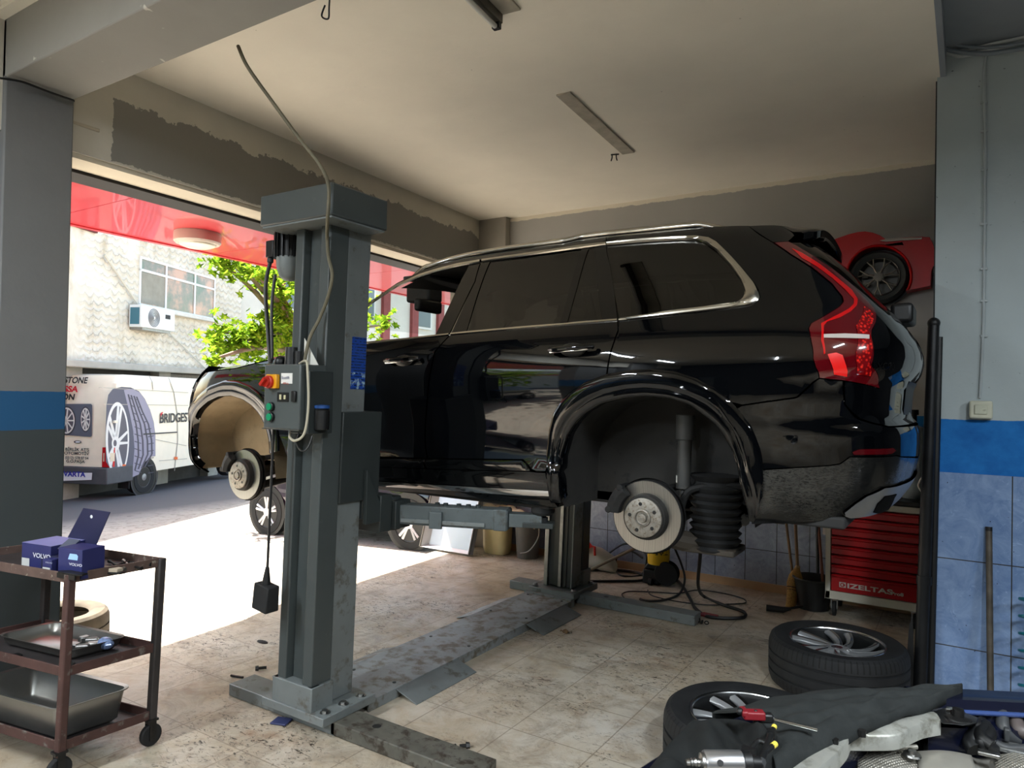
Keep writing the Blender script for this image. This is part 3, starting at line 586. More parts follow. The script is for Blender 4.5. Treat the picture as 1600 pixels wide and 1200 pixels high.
def panel_data(poly, off, rim, step):
    bd = resample(poly, .028); P = np.array(bd)
    lo, hi = P.min(0), P.max(0); gx, gz = np.meshgrid(np.arange(lo[0]+step/2, hi[0], step), np.arange(lo[1]+step/2, hi[1], step))
    g = np.stack([gx.ravel(), gz.ravel()], 1)
    if len(g):
        g = g[inside(bd, g)]
        if len(g):
            dd = np.min(np.linalg.norm(g[:, None]-P[None], axis=2), 1); g = g[dd > step*.45]
    pts = [Vector(p) for p in bd]+[Vector(p) for p in g]; n = len(bd)
    vo, eo, fo, *_ = delaunay_2d_cdt(pts, [(i, (i+1) % n) for i in range(n)], [], 1, 1e-6)
    V = []; Nn = []; F = []
    for p in vo:
        q, m = skin(p[0], p[1], off); V.append(q); Nn.append(m)
    for f in fo:
        a, b, c = (V[i] for i in f[:3]); f = tuple(f)
        if np.dot(np.cross(b-a, c-a), Nn[f[0]]) < 0: f = f[::-1]
        F.append(f)
    if rim:
        k = len(V)
        for i in range(n):
            u, z = bd[i]; q, m = skin(u, z, off); q2 = q-m*rim
            j = (i+1) % n; ta = skin(*bd[j], off)[0]-skin(*bd[i-1], off)[0]; w = np.cross(ta, m); w = w/(np.linalg.norm(w)+1e-9)
            cen = skin(*np.mean(bd, 0), off)[0]
            V += [q, q2]; Nn += [w, w]
        for i in range(n):
            j = (i+1) % n; F.append((k+2*i, k+2*j, k+2*j+1, k+2*i+1))
    return V, F, Nn
def mir(V, F, Nn):
    V2 = [np.array((p[0], 2*CY-p[1], p[2])) for p in V]; N2 = [np.array((m[0], -m[1], m[2])) for m in Nn]
    return V2, [tuple(reversed(f)) for f in F], N2
def panel(name, key, mat, off=0., rim=.012, step=.045, both=False, parent=None, far=True):
    parent = parent or car; poly = PAN[key] if isinstance(key, str) else key
    V, F, Nn = panel_data(poly, off, rim, step)
    if both:
        V2, F2, N2 = mir(V, F, Nn); k = len(V)
        return nmesh(name, V+V2, F+[tuple(i+k for i in f) for f in F2], Nn+N2, mat, parent)
    o = nmesh(name, V, F, Nn, mat, parent)
    if far: nmesh(name, *mir(V, F, Nn), mat, parent)
    return o
def resamp_n(line, n):
    P = np.array([skin(*p)[0] for p in line]); d = np.concatenate([[0], np.cumsum(np.linalg.norm(np.diff(P, axis=0), axis=1))]); s = np.linspace(0, d[-1], n)
    L = np.array(line); return np.stack([np.interp(s, d, L[:, 0]), np.interp(s, d, L[:, 1])], 1)
def strip(name, key, mat, prof, n=60, parent=None, far=True, smooth=50):
    """prof: (position across the lines, stand-off) rows between the traced lines"""
    L = [resamp_n(l, n) for l in STR[key]]; m = len(L)-1; rows = []
    for tt, off in prof:
        i = min(int(tt*m), m-1); a = tt*m-i; q = L[i]*(1-a)+L[i+1]*a
        rows.append([skin(u, z, off)[0] for u, z in q])
    o = build(name, MB().grid(rows), mat, parent or car, smooth=smooth)
    if far: build(name, MB().grid([[(p[0], 2*CY-p[1], p[2]) for p in r] for r in rows]), mat, parent or car, smooth=smooth)
    return o
# ---- body panels
panel('front_door', 'front_door', CAR_BLACK); panel('rear_door', 'rear_door', CAR_BLACK)
panel('door_moulding', 'front_moulding', GLOSS_TRIM); panel('door_moulding', 'rear_moulding', GLOSS_TRIM)
panel('side_skirt', 'sill', GLOSS_TRIM, rim=.03); panel('skirt_trim', 'sill_trim', MAT['chrome'], off=.004, rim=.006)
panel('rear_quarter_panel', 'rear_quarter', CAR_BLACK)
panel('roof_side_rail', 'roof_side', CAR_BLACK, rim=.01)
panel('front_fender', 'fender', CAR_BLACK); panel('front_bumper', 'front_bumper', CAR_BLACK, both=True, step=.06)
for k in ('front_b_pillar','rear_b_pillar','glass_divider','c_pillar_trim'): panel('pillar_trim', k, GLOSS_TRIM, off=-.002, rim=.008)
for k in ('rear_glass_side','vent_glass'): panel('rear_door_glass', k, DARKGLASS, off=-.006, rim=0)
panel('quarter_glass', 'quarter_glass', DARKGLASS, off=-.004, rim=0)
panel('upper_bumper', 'bumper_upper', CAR_BLACK, both=True); panel('lower_bumper', 'bumper_lower', DUSTY, both=True)
panel('skid_trim', 'skid_trim', paint('satin_skid_silver',(150,152,154),.32,.7,var=.08), off=.012, rim=.014, both=True)
panel('exhaust_outlet', 'exhaust', plain('matt_black', (10,10,10), .9, spec=.1), off=.0145, rim=.004)
panel('rear_reflector', 'rear_reflector', NT('dark_red_reflector').set(col=(70,6,12), rough=.1, coat=.6).m, off=.004, rim=.006)
panel('tailgate', 'tailgate', CAR_BLACK, both=True); panel('rear_window', 'rear_window', DARKGLASS, both=True, off=-.004, rim=0)
# ---- tail lamps
lens = NT('red_lamp_lens').set(col=(84,4,12), rough=.05, spec=.6, coat=1).m
tl = panel('tail_lamp', 'tail_lamp', lens, off=.004, far=False)
tf = nmesh('tail_lamp', *mir(*panel_data(PAN['tail_lamp'], .004, .012, .045)), lens, car)
for pr, fl in ((tl, 0), (tf, 1)):
    for nm, key, m, off in (('light_bar','lamp_bar',NT('bright_red_lens').set(col=(196,14,18), rough=.12, coat=1).m if not fl else None,.0052),
                            ('clear_strip','lamp_strip',NT('clear_lens').set(col=(196,186,180), rough=.15, coat=1).m if not fl else None,.0066),
                            ('reflector','lamp_reflector',NT('red_reflex').set(col=(232,22,18), rough=.3, coat=1).m if not fl else None,.0058),
                            ('led_column','lamp_leds',None,.0058)):
        if key == 'lamp_leds' and not fl:
            t = NT('led_lens'); v = t.n('TexVoronoi'); v.inputs['Scale'].default_value = 70; t.l(t.co, v.inputs['Vector'])
            t.set(col=t.ramp(v.outputs['Distance'], (.15,(236,40,30)), (.5,(110,4,10))), rough=.15, coat=1); m = t.m
        if m: _keep = globals().setdefault('_lm', {}); _keep[key] = m
        m = _lm[key]; dta = panel_data(PAN[key], off, .002, .04)
        if fl: dta = mir(*dta)
        nmesh(nm, *dta, m, pr)
# ---- bright trim and wheel arch flares
flat = [(0,.0),(.12,.007),(.88,.007),(1,.0)]
for k in ('front_window_chrome','rear_window_chrome','front_belt_chrome','rear_belt_chrome'): strip('window_trim', k, SATIN, flat)
strip('quarter_window_trim', 'quarter_chrome', SATIN, [(0,.0),(.08,.010),(.45,.013),(.8,.006),(.92,.012),(1,.0)], n=120)
fp = [(0,.001),(.04,.008),(.10,.012),(.25,.013),(.40,.013),(.47,.012),(.51,.006),(.60,.006),(.78,.006),(.90,.004),(.96,-.004),(1,-.06)]
strip('wheel_arch_flare', 'rear_flare', CAR_BLACK, fp, n=90, smooth=60)
strip('wheel_arch_flare', 'front_flare', CAR_BLACK, [(0,.001),(.05,.008),(.12,.011),(.42,.012),(.46,.006),(.6,.006),(.9,.004),(.97,-.004),(1,-.05)], n=80, smooth=60)
# ---- roof, windscreen, bonnet
RL = [skin(u, z)[0] for u, z in resamp_n(PAN['roofline'], 70)]
def across(p, crown, fwd, m=15, drop=0):
    r = []
    for k in range(m):
        tt = k/(m-1); w = 1-(2*tt-1)**2; y = p[1]+(2*CY-2*p[1])*tt
        r.append((p[0]-fwd*w, y, p[2]+crown*w-drop))
    return r
rf = [p for p in RL if p[0] > -2.98]; wf = [p for p in RL if p[0] <= -2.9]
build('roof', MB().grid([across(p, .045, 0) for p in rf]), CAR_BLACK, car, smooth=60)
build('headliner', MB().grid([across(p, .045, 0, drop=.045) for p in rf]), plain('headliner',(46,45,43),.9), car, smooth=60)
build('windscreen', MB().grid([across(p, .03, .10+.12*(wf[-1][2]-p[2])) for p in wf]), CLEARGLASS, car, smooth=60)
HL = [skin(u, z)[0] for u, z in resamp_n(PAN['hoodline'][::-1]+[(5.5,1.80),(5.9,1.83),(UMAX,1.83)], 50)]
build('bonnet', MB().grid([across(p, .075*min(1, abs(p[1]-CY)/.5), 0, 21) for p in HL]), CAR_BLACK, car, smooth=60)
p0 = RL[0]; build('cowl', MB().box((-4.0, CY-.80, 1.78), (p0[0]+.1, CY+.80, 1.90)), MAT['black'], car, bev=.02)
for s in (1, -1):                                                # roof rails
    pts = [Vector((p[0], CY-s*(CY-p[1])+s*.02, p[2]+.018)) for p in RL if -2.9 < p[0] < -.98]
    pts = [pts[0]-Vector((0,0,.03))]+pts[2:-3]+[pts[-1]-Vector((0,0,.03))]
    build('roof_rail', MB().tube(smoothpath(pts,2), .017, 10), SATIN, car, smooth=60)
# ---- roof spoiler
sp = MB(); rows = []
for k in range(29):
    dy = -.475+.95*k/28; a = abs(dy)/.475; y = CY+dy; e = max(0, a-.7)/.3
    xe = -.60-.055*e*e; ze = 2.53-.075*a**2.2
    xs = -.91; zs = 2.499+.045*(1-(dy/.546)**2)
    rows.append([(xs,y,zs-.02),(xs,y,zs),(xs+.15,y,(zs*.55+ze*.45)+.012),(xe-.05,y,ze+.008),(xe-.012,y,ze+.002),(xe,y,ze-.008),(xe-.004,y,ze-.04),(xe-.02,y,ze-.05),(xe-.06,y,ze-.05),(xe-.12,y,ze-.075),(xe-.16,y,ze-.13)])
sp.grid(rows); so = build('roof_spoiler', sp, CAR_BLACK, car, smooth=50)
panel('spoiler_side', 'spoiler_side', CAR_BLACK, rim=.02)
# wiper hub, plate, badge
w0 = at(1410,490,y=4.02); build('wiper', MB().box((w0.x-.05,CY-.05,w0.z-.05),(w0.x+.05,CY+.22,w0.z+.05)), MAT['black'], car, bev=.02, seg=3)
pz = [(.0,1.60),(.0,1.76),(.28,1.76),(.28,1.60)]
panel('number_plate_recess', pz, MAT['black'], off=.004, rim=.004, both=True, step=.08)
for nm in (0,):
    a, n_ = skin(.800, 1.792, .006); b, _ = skin(.715, 1.796, .006)
    text('badge', 'XC90', MAT['chrome'], car, a, b-a, (0,0,1), .032, ext=.003)
# ---- door handles
for (ca, cb_) in ((at(605,565,y=3.06), at(654,560,y=3.06)), (at(860,548,y=3.055), at(928,542,y=3.055))):
    for s in (1, -1):
        def yy(p, off): return Vector((p.x, CY-s*(CY-p.y+off), p.z))
        d = cb_-ca; mid = (ca+cb_)/2
        bowl = MB().sphere(yy(mid+Vector((0,0,-.004)),-.012), 1, 20, 10, (abs(d.x)*.30,.02,.034)); 
        hd = build('door_handle', MB().tube([yy(ca,.008),yy(ca+d*.06,.03),yy(ca+d*.3,.04),yy(ca+d*.7,.04),yy(ca+d*.94,.032),yy(cb_,.008)],[.012,.014,.015,.015,.014,.012],10), CAR_BLACK, car, smooth=60)
        build('handle_trim', MB().tube([yy(ca+Vector((0,0,-.004)),.014),yy(ca+d*.08+Vector((0,0,-.012)),.034),yy(ca+d*.5+Vector((0,0,-.014)),.045),yy(ca+d*.92+Vector((0,0,-.012)),.038),yy(cb_+Vector((0,0,-.002)),.014)],[.006,.006,.004,.006,.008],8), MAT['chrome'], hd, smooth=60)
        build('handle_bowl', bowl, MAT['black'], car, smooth=60)
# ---- wheel housings
def liner(name, line, mat, y_in, grow, backmat, drop):
    pts = [skin(u, z)[0] for u, z in resamp_n(line, 60)]; cx = (min(p[0] for p in pts)+max(p[0] for p in pts))/2; cz = 1.28
    for s in (1, -1):
        q = [(cx+(p[0]-cx)*grow, p[2]+(p[2]-cz)*(grow-1)*(p[2] > cz), CY-p[1]-.03) for p in pts]
        q = [(q[0][0], drop, q[0][2]-.02)]+q+[(q[-1][0], drop, q[-1][2]-.02)]
        rows = []
        for y in (9, .80, y_in+.05, y_in):
            k = .97 if y == y_in else 1
            rows.append([(cx+(x-cx)*k, CY-s*min(y, yk), cz+(z-cz)*k) for x, z, yk in q])
        build(name, MB().grid(rows), mat, car, smooth=50)
        build('wheel_housing_wall', MB().add(rows[-1], [tuple(range(len(q)))]), backmat, car, smooth=0)
liner('wheel_arch_liner', STR['rear_flare'][2], LINER_B, .50, 1.04, LINER_B, 1.10)
liner('wheel_arch_liner', STR['front_flare'][1], LINER_F, .46, 1.03, LINER_F, 1.07)
# ---- underbody
ub = MB().box((-3.75,CY-.84,1.075),(-1.8,CY+.84,1.13)).box((-5.0,CY-.46,1.06),(-3.7,CY+.46,1.14)).box((-1.85,CY-.50,1.09),(-.75,CY+.50,1.16)).box((-.8,CY-.80,1.13),(-.42,CY+.80,1.18))
build('underbody', ub, paint('underbody_grey',(40,40,40),.8,var=.3), car, bev=.01)
build('exhaust_pipe', MB().tube(smoothpath([(-3.6,CY,1.05),(-2.2,CY+.05,1.04),(-1.6,CY-.1,1.05),(-.9,CY-.5,1.08)],8),.032), MAT['steel'], car)
# ---- brakes and suspension
discm = NT('turned_disc'); sx = discm.sep()
rr = discm.math('POWER', discm.math('ADD', discm.math('POWER', sx[0], 2), discm.math('POWER', sx[2], 2)), .5)
cbx = discm.n('CombineXYZ'); discm.l(discm.math('MULTIPLY', rr, 260), cbx.inputs[0]); gn = discm.noise(1, 2, .5, vec=cbx.outputs[0])
discm.set(col=discm.ramp(gn, (.3,(150,148,144)), (.7,(204,202,196))), rough=.32, metal=1); discm.b.inputs['Anisotropic'].default_value = .7
rustm = paint('hub_steel', (150,146,138), .55, .8, var=.2, scale=30, col2=(110,96,80), thr=(.5,.7))
darkcast = paint('dark_cast_iron', (34,34,34), .7, .4, var=.3, scale=30)
def brake(cx, cz, s, R, cal):
    """cal: angle of the caliper, degrees from +x towards up"""
    yb = CY-s*.83; ax = (0,-s,0)
    o = bpy.data.objects.new('brake_disc', None)
    dm = MB().lathe((cx,yb,cz), ax, [(R*.655,-.022),(R,-.022),(R*1.0,.0),(R*.655,.0)], 64)
    b = build('brake_disc', dm, discm.m, car, smooth=30)
    build('disc_edge', MB().lathe((cx,yb,cz), ax, [(R+.001,-.001),(R+.004,-.003),(R+.004,-.024),(R*.7,-.024)],64), darkcast, b)
    build('disc_hat', MB().lathe((cx,yb,cz), ax, [(R*.66,-.002),(R*.655,.004),(R*.62,.03),(R*.55,.034),(.06,.034)],48), plain('hat_dark',(38,37,35),.6,.5), b)
    hb = build('hub', MB().lathe((cx,yb,cz), ax, [(.092,.034),(.092,.046),(.088,.048),(.042,.048),(.040,.056),(.034,.058),(.030,.05),(.022,.048),(.020,.06),(0,.062)],40), rustm, b)
    for k in range(5):
        a = 2*PI*k/5+.5
        build('stud_hole', MB().cyl((cx+.065*math.cos(a),yb-s*.044,cz+.065*math.sin(a)),(cx+.065*math.cos(a),yb-s*.0488,cz+.065*math.sin(a)),.009,n=14), MAT['black'], b)
    build('dust_shield', MB().lathe((cx,yb,cz), ax, [(.06,-.05),(R*1.06,-.045),(R*1.07,-.03)],48), darkcast, car)
    a = math.radians(cal); cal_ = MB()
    P = []
    for da in np.linspace(-.42,.42,9):
        P.append([(cx+r*math.cos(a+da), yb-s*h, cz+r*math.sin(a+da)) for r, h in ((R*.72,.012),(R*.72,.05),(R*.9,.062),(R*1.12,.05),(R*1.14,-.03),(R*1.1,-.075),(R*.75,-.075),(R*.72,-.03),(R*1.05,-.028),(R*1.05,.012))])
    cal_.grid(P, True).add(P[0],[tuple(range(10))]).add(P[-1],[tuple(range(10))])
    for da in (-.36,.36): cal_.cyl((cx+R*1.05*math.cos(a+da),yb-s*.02,cz+R*1.05*math.sin(a+da)),(cx+R*1.05*math.cos(a+da),yb-s*.058,cz+R*1.05*math.sin(a+da)),.016)
    build('brake_caliper', cal_, darkcast, car, bev=.004)
    kn = MB().cyl((cx,yb+s*.03,cz),(cx,yb+s*.14,cz),.07,.05).cb((cx,yb+s*.11,cz),(.10,.06,.26)).tube([(cx-.02,yb+s*.1,cz-.1),(cx+.05,CY-s*.35,cz-.03)],[.03,.035]).tube([(cx,yb+s*.1,cz+.1),(cx+.12,CY-s*.4,cz+.15)],.02)
    build('wheel_carrier', kn, darkcast, car, bev=.01)
for s in (1, -1):
    brake(-1.275, 1.098, s, .168, 152); brake(-4.262, 1.066, s, .172, 150)
    # rear damper, bellows, arm
    xo = -1.165
    sh = MB().cyl((xo,CY-s*.62,1.58),(xo,CY-s*.62,1.46),.045).cyl((xo,CY-s*.62,1.46),(xo,CY-s*.64,1.22),.034).cyl((xo,CY-s*.64,1.22),(xo,CY-s*.66,1.08),.014)
    d = build('damper', sh, paint('damper_grey',(58,58,56),.6,var=.2), car)
    build('damper_label', MB().lathe((xo,CY-s*.638,1.25),(0,0,1),[(.0345,0),(.0345,.035)],10,PI*.2 if s>0 else PI*1.2,PI*.8 if s>0 else PI*1.8), MAT['white'], d)
    bl = MB(); pr = []
    for k in range(27): pr.append((.115+.011*math.sin(k*PI/1.5), .93+.012*k))
    bl.lathe((-1.03,CY-s*.55,0),(0,0,1),[(0,.93)]+pr+[(.1,1.26),(.13,1.29),(0,1.30)],28); build('air_spring', bl, MAT['rubber'], car)
    arm = MB().tube(smoothpath([(-.98,CY-s*.45,.99),(-1.05,CY-s*.55,.955),(-1.18,CY-s*.66,.975),(-1.26,CY-s*.73,1.02)],5),.05,10).cb((-1.04,CY-s*.55,.935),(.26,.22,.03))
    build('lower_arm', arm, paint('cast_arm',(66,60,52),.75,.2,var=.3), car, bev=.008)
    build('anti_roll_bar', MB().tube(smoothpath([(-.86,CY-s*.2,1.25),(-.86,CY-s*.5,1.24),(-.95,CY-s*.60,1.25),(-1.12,CY-s*.66,1.22),(-1.16,CY-s*.68,1.12)],6),.018), darkcast, car)
    # front strut and driveshaft
    build('front_strut', MB().cyl((-4.23,CY-s*.60,1.16),(-4.20,CY-s*.56,1.45),.032).cyl((-4.20,CY-s*.56,1.42),(-4.19,CY-s*.55,1.58),.055), darkcast, car)
    build('driveshaft', MB().tube([(-4.26,CY-s*.74,1.07),(-4.24,CY-s*.5,1.09),(-4.22,CY-s*.3,1.1)],[.05,.03,.05]), darkcast, car)
# ---- cabin
for xx0, xx1, z0, z1 in ((-3.62,-1.8,1.13,1.93),(-1.8,-.55,1.80,1.93)):
    u0, u1 = float(u_of_x(xx1)), float(u_of_x(xx0)); panel('cabin_lining', [(u0,z0),(u1,z0),(u1,z1),(u0,z1)], CABIN, off=-.07, rim=0, step=.12)
def seat(x, y):
    r = MB()
    r.add([], [])
    b = build('seat', MB().box((x-.25,y-.25,1.38),(x+.27,y+.25,1.55)), LEATHER, car, bev=.05, seg=3)
    build('seat_back', MB().box((x+.16,y-.24,1.5),(x+.32,y+.24,2.06), Matrix.Rotation(.25,3,'Y'),(x+.24,y,1.5)), LEATHER, car, bev=.06, seg=3)
    build('headrest', MB().box((x+.34,y-.13,2.12),(x+.45,y+.13,2.29)), LEATHER, car, bev=.04, seg=3)
for y in (CY-.40, CY+.40): seat(-2.75, y)
build('rear_bench', MB().box((-2.25,CY-.68,1.36),(-1.78,CY+.68,1.55)).box((-1.92,CY-.66,1.5),(-1.78,CY+.66,2.1)).box((-1.2,CY-.44,1.62),(-1.05,CY+.44,2.05)), LEATHER, car, bev=.05, seg=3)
build('dashboard', MB().box((-4.05,CY-.74,1.5),(-3.5,CY+.74,1.86)), CABIN, car, bev=.08, seg=4)
build('steering_wheel', MB().tube([(-3.33+.10*math.sin(a)*.35,CY-.40+.185*math.cos(a),1.80+.185*math.sin(a)) for a in np.linspace(0,2*PI,37)[:-1]],.017,8,closed=True).tube([(-3.33,CY-.40-.18,1.8),(-3.38,CY-.4,1.79),(-3.33,CY-.40+.18,1.8)],.02), CABIN, car, smooth=60)
mz = at(672,478,y=CY-.05)
build('rear_view_mirror', MB().box((mz.x-.03,CY-.20,mz.z-.05),(mz.x+.03,CY+.06,mz.z+.04)).box((mz.x-.2,CY-.09,mz.z+.03),(mz.x+.02,CY+.07,mz.z+.16)), CABIN, car, bev=.02, seg=3)
for s in (1,-1): build('sun_visor', MB().box((-3.0,CY-s*.40-.24,2.37),(-2.78,CY-s*.40+.24,2.395)), CABIN, car, bev=.008)
# door mirrors, headlamps, grille
for s in (1,-1):
    build('door_mirror', MB().sphere((-3.36,CY-s*1.06,2.0),1,20,12,(.10,.10,.085)).cb((-3.34,CY-s*.95,1.95),(.1,.12,.04)), CAR_BLACK, car, smooth=60)
    hlp = MB(); P = []
    for z in (1.66,1.72,1.78,1.83):
        P.append([skin(u, z, .004)[0] if s > 0 else np.array((lambda q: (q[0],2*CY-q[1],q[2]))(skin(u, z, .004)[0])) for u in np.linspace(UMAX-.95,UMAX-.5,12)])
    build('headlamp', hlp.grid(P), NT('headlamp_lens').set(col=(120,124,128), rough=.08, coat=1).m, car)
panel('grille', [(UMAX,1.45),(UMAX,1.80),(UMAX-.42,1.78),(UMAX-.36,1.45)], MAT['black'], off=.006, rim=.006, both=True, step=.08)
# ================================================================ two post lift
LEAN = .027
GREY = paint('lift_grey_green', (66,72,72), .42, var=.10, scale=3, col2=(84,88,86), thr=(.62,.72), bump=.05, bscale=60)
GREYL = paint('lift_plate_grey', (112,118,118), .45, .1, var=.12, scale=5, col2=(90,88,82), thr=(.56,.66))
GREYD = paint('lift_dark_grey', (44,50,50), .45, var=.12, scale=4)
RAMP = paint('ramp_plate_grey', (138,144,146), .5, .3, var=.2, scale=5, col2=(104,98,86), thr=(.48,.62), bump=.1)
lift = thing('vehicle_lift', 'grey two post car lift with control box and ramp plate, holding the black suv', 'car lift', (-2.8,3.9,0))
def lean(mb):
    mb.v = [(x+LEAN*z, y, z) for x, y, z in mb.v]; return mb
def column(y0, sgn, mat, matl, H):
    """sgn +1: outer face looks to -y"""
    Y = lambda d: y0+sgn*d
    B = lambda x0, d0, z0, x1, d1, z1: ((x0, min(Y(d0),Y(d1)), z0), (x1, max(Y(d0),Y(d1)), z1))
    cm = MB().box(*B(-2.915,.0,.11,-2.855,.28,H)).box(*B(-2.855,.045,.11,-2.735,.28,H)).box(*B(-2.735,.0,.11,-2.668,.125,H)).box(*B(-2.735,.125,.11,-2.69,.28,H))
    c = build('column', lean(cm), mat, lift, bev=.006)
    build('column_side_plate', lean(MB().box(*B(-2.69,.13,.11,-2.676,.285,H))), matl, c, bev=.003)
    build('column_foot', lean(MB().box(*B(-2.935,-.012,.09,-2.655,.05,.225)).box(*B(-2.69,-.01,.09,-2.652,.13,.225)).box(*B(-2.935,-.012,.09,-2.9,.29,.225))), GREYL, c, bev=.004)
    return c
c1 = column(2.405, 1, GREY, GREYL, 2.49); c2 = column(5.40, -1, GREYD, GREYL, 2.42)
build('column_edge_strip', lean(MB().box((-2.93,5.10,.11),(-2.895,5.125,1.1)).box((-2.80,5.105,.11),(-2.77,5.125,1.1))), MAT['steel'], c2, bev=.003)
build('column_cap', MB().box((-2.985,2.29,2.477),(-2.475,2.665,2.63)), GREY, lift, bev=.008)
build('cap_lip', MB().box((-2.975,2.30,2.468),(-2.485,2.655,2.476)), GREYL, lift)
build('column_cap', MB().box((-3.0,5.2,2.42),(-2.5,5.52,2.5)), GREYD, lift, bev=.006)
# base: plates, feet, ramp
bp = build('base_plate', MB().box((-3.0,2.385,.065),(-2.555,2.74,.108)), GREYL, lift, bev=.004)
build('base_plate', MB().box((-3.02,5.02,.05),(-2.60,5.45,.10)), GREYL, lift, bev=.004)
for x, y in ((-2.60,2.44),(-2.60,2.56),(-2.60,2.68),(-2.63,5.07),(-2.98,5.06),(-2.63,5.38)):
    build('anchor_bolt', MB().cyl((x,y,.105),(x,y,.122),.017,n=6).cyl((x,y,.108),(x,y,.111),.026), MAT['steel'], lift)
build('foot_beam', MB().box((-3.36,2.455,.002),(-2.55,2.62,.065)), GREYL, lift, bev=.004)
fb = build('foot_beam', MB().box((-2.58,2.455,.002),(-1.72,2.62,.068)), paint('worn_foot',(96,94,86),.6,.2,var=.3,scale=8,col2=(60,52,44),thr=(.5,.62)), lift, bev=.006)
build('bolt_hole', MB().lathe((-2.36,2.545,.0685),(0,0,1),[(0,0),(.022,0)],20), MAT['black'], fb)
build('foot_beam', MB().box((-3.30,5.17,.002),(-2.95,5.32,.07)), GREYL, lift, bev=.004)
fb = build('foot_beam', MB().box((-2.64,5.12,.002),(-1.66,5.26,.075)), GREYL, lift, bev=.004)
build('bolt_hole', MB().lathe((-2.40,5.19,.0755),(0,0,1),[(0,0),(.02,0)],20), MAT['black'], fb)
rp = build('ramp_plate', MB().box((-3.03,2.74,.045),(-2.60,5.03,.056)).box((-2.61,2.74,.0),(-2.60,5.03,.05)).box((-3.03,2.74,.0),(-3.02,5.03,.05)), RAMP, lift, bev=.002)
build('ramp_edge', MB().box((-3.03,4.97,.056),(-2.60,5.03,.066)), GREYL, lift, bev=.002)
for x, y in ((-2.66,3.0),(-2.97,3.0),(-2.66,3.7),(-2.97,3.7),(-2.66,4.4),(-2.97,4.4),(-2.66,4.93),(-2.97,4.93)):
    build('plate_screw', MB().cyl((x,y,.055),(x,y,.060),.010,n=10), GREYD, rp)
for y0, y1, s in ((2.95,3.50,1),(4.30,4.87,1),(2.98,3.45,-1),(4.25,4.85,-1)):
    xa = -2.605 if s > 0 else -3.025; w = .15
    build('ramp_flap', MB().prism([(0,.054),(w,.004),(w,-.002),(0,.046)], lambda a, z: (xa+s*a, y0, z), (0,y1-y0,0)), GREYL if s > 0 else RAMP, lift, bev=.002)
# carriages and swing arms
def carriage(y0, sgn):
    Y = lambda d: y0+sgn*d
    cb_ = lean(MB().box((-2.70,min(Y(.12),Y(.40)),1.10),(-2.655,max(Y(.12),Y(.40)),1.56)).box((-2.935,min(Y(.29),Y(.40)),1.0),(-2.66,max(Y(.29),Y(.40)),1.56)).box((-2.96,min(Y(.38),Y(.47)),.92),(-2.62,max(Y(.38),Y(.47)),1.12)))
    c = build('carriage', cb_, GREYD, lift, bev=.006)
    build('gusset', MB().prism([(0,0),(.0,.28),(.16,0)], lambda a, z: (-2.62, Y(.28+a), .98+z), (.025,0,0)), GREYD, c, bev=.002)
carriage(2.405, 1); carriage(5.40, -1)
ARM = paint('arm_grey_blue', (82,90,92), .5, .1, var=.15, scale=8, col2=(70,70,66), thr=(.55,.66))
def arm(p0, p1, p2, zc, padz):
    p0, p1, p2 = (Vector((*p, zc)) for p in (p0, p1, p2)); d = (p1-p0).normalized(); R = Matrix.Rotation(math.atan2(d.y, d.x), 3, 'Z'); L = (p1-p0).length
    a = build('swing_arm', MB().cb((p0+p1)/2, (L,.11,.105), R), ARM, lift, bev=.006)
    build('arm_rail', MB().cb((p0+p1)/2-R@Vector((.02,.058,.03)), (L*.7,.014,.022), R), GREYL, a, bev=.003)
    build('arm_clamp', MB().cb(p0+d*L*.42-R@Vector((0,.064,.018)), (.07,.02,.09), R), ARM, a, bev=.004)
    for k in (.40,.47,.58,.66,.74): build('arm_pin', MB().cyl(p0+d*L*k+Vector((0,0,.05)),p0+d*L*k+Vector((0,0,.066)),.014,n=10), GREYD, a)
    build('arm_collar', MB().cb(p1-d*.04, (.07,.118,.112), R), ARM, a, bev=.005)
    d2 = (p2-p1).normalized(); R2 = Matrix.Rotation(math.atan2(d2.y, d2.x), 3, 'Z')
    build('arm_extension', MB().cb(p1+d2*(.5*(p2-p1).length), ((p2-p1).length,.085,.07), R2), ARM, a, bev=.004)
    build('arm_tongue', MB().cb(p2-d2*.02-Vector((0,0,.02)), (.16,.10,.028), R2), GREYD, a, bev=.004)
    pd = build('lift_pad', MB().cyl(p2-Vector((0,0,.03)),p2+Vector((0,0,.02)),.028).cyl(p2,Vector((p2.x,p2.y,padz-.05)),.017).cyl(Vector((p2.x,p2.y,padz-.05)),Vector((p2.x,p2.y,padz-.034)),.05,.062).cyl(Vector((p2.x,p2.y,padz-.034)),Vector((p2.x,p2.y,padz)),.062), MAT['rubber'], lift, bev=.003)
    build('pivot', MB().cyl(p0-Vector((0,0,.09)),p0+Vector((0,0,.09)),.055).box(p0-Vector((.09,.06,.075)),p0+Vector((.09,.06,.075))), GREYD, a, bev=.004)
arm((-2.66,2.94),(-2.03,3.17),(-1.87,3.24),1.005,1.086)
arm((-2.90,2.94),(-3.32,3.18),(-3.50,3.26),1.005,1.070)
arm((-2.66,4.88),(-2.05,4.78),(-1.90,4.76),1.005,1.086)
arm((-2.90,4.88),(-3.32,4.80),(-3.48,4.77),1.005,1.070)
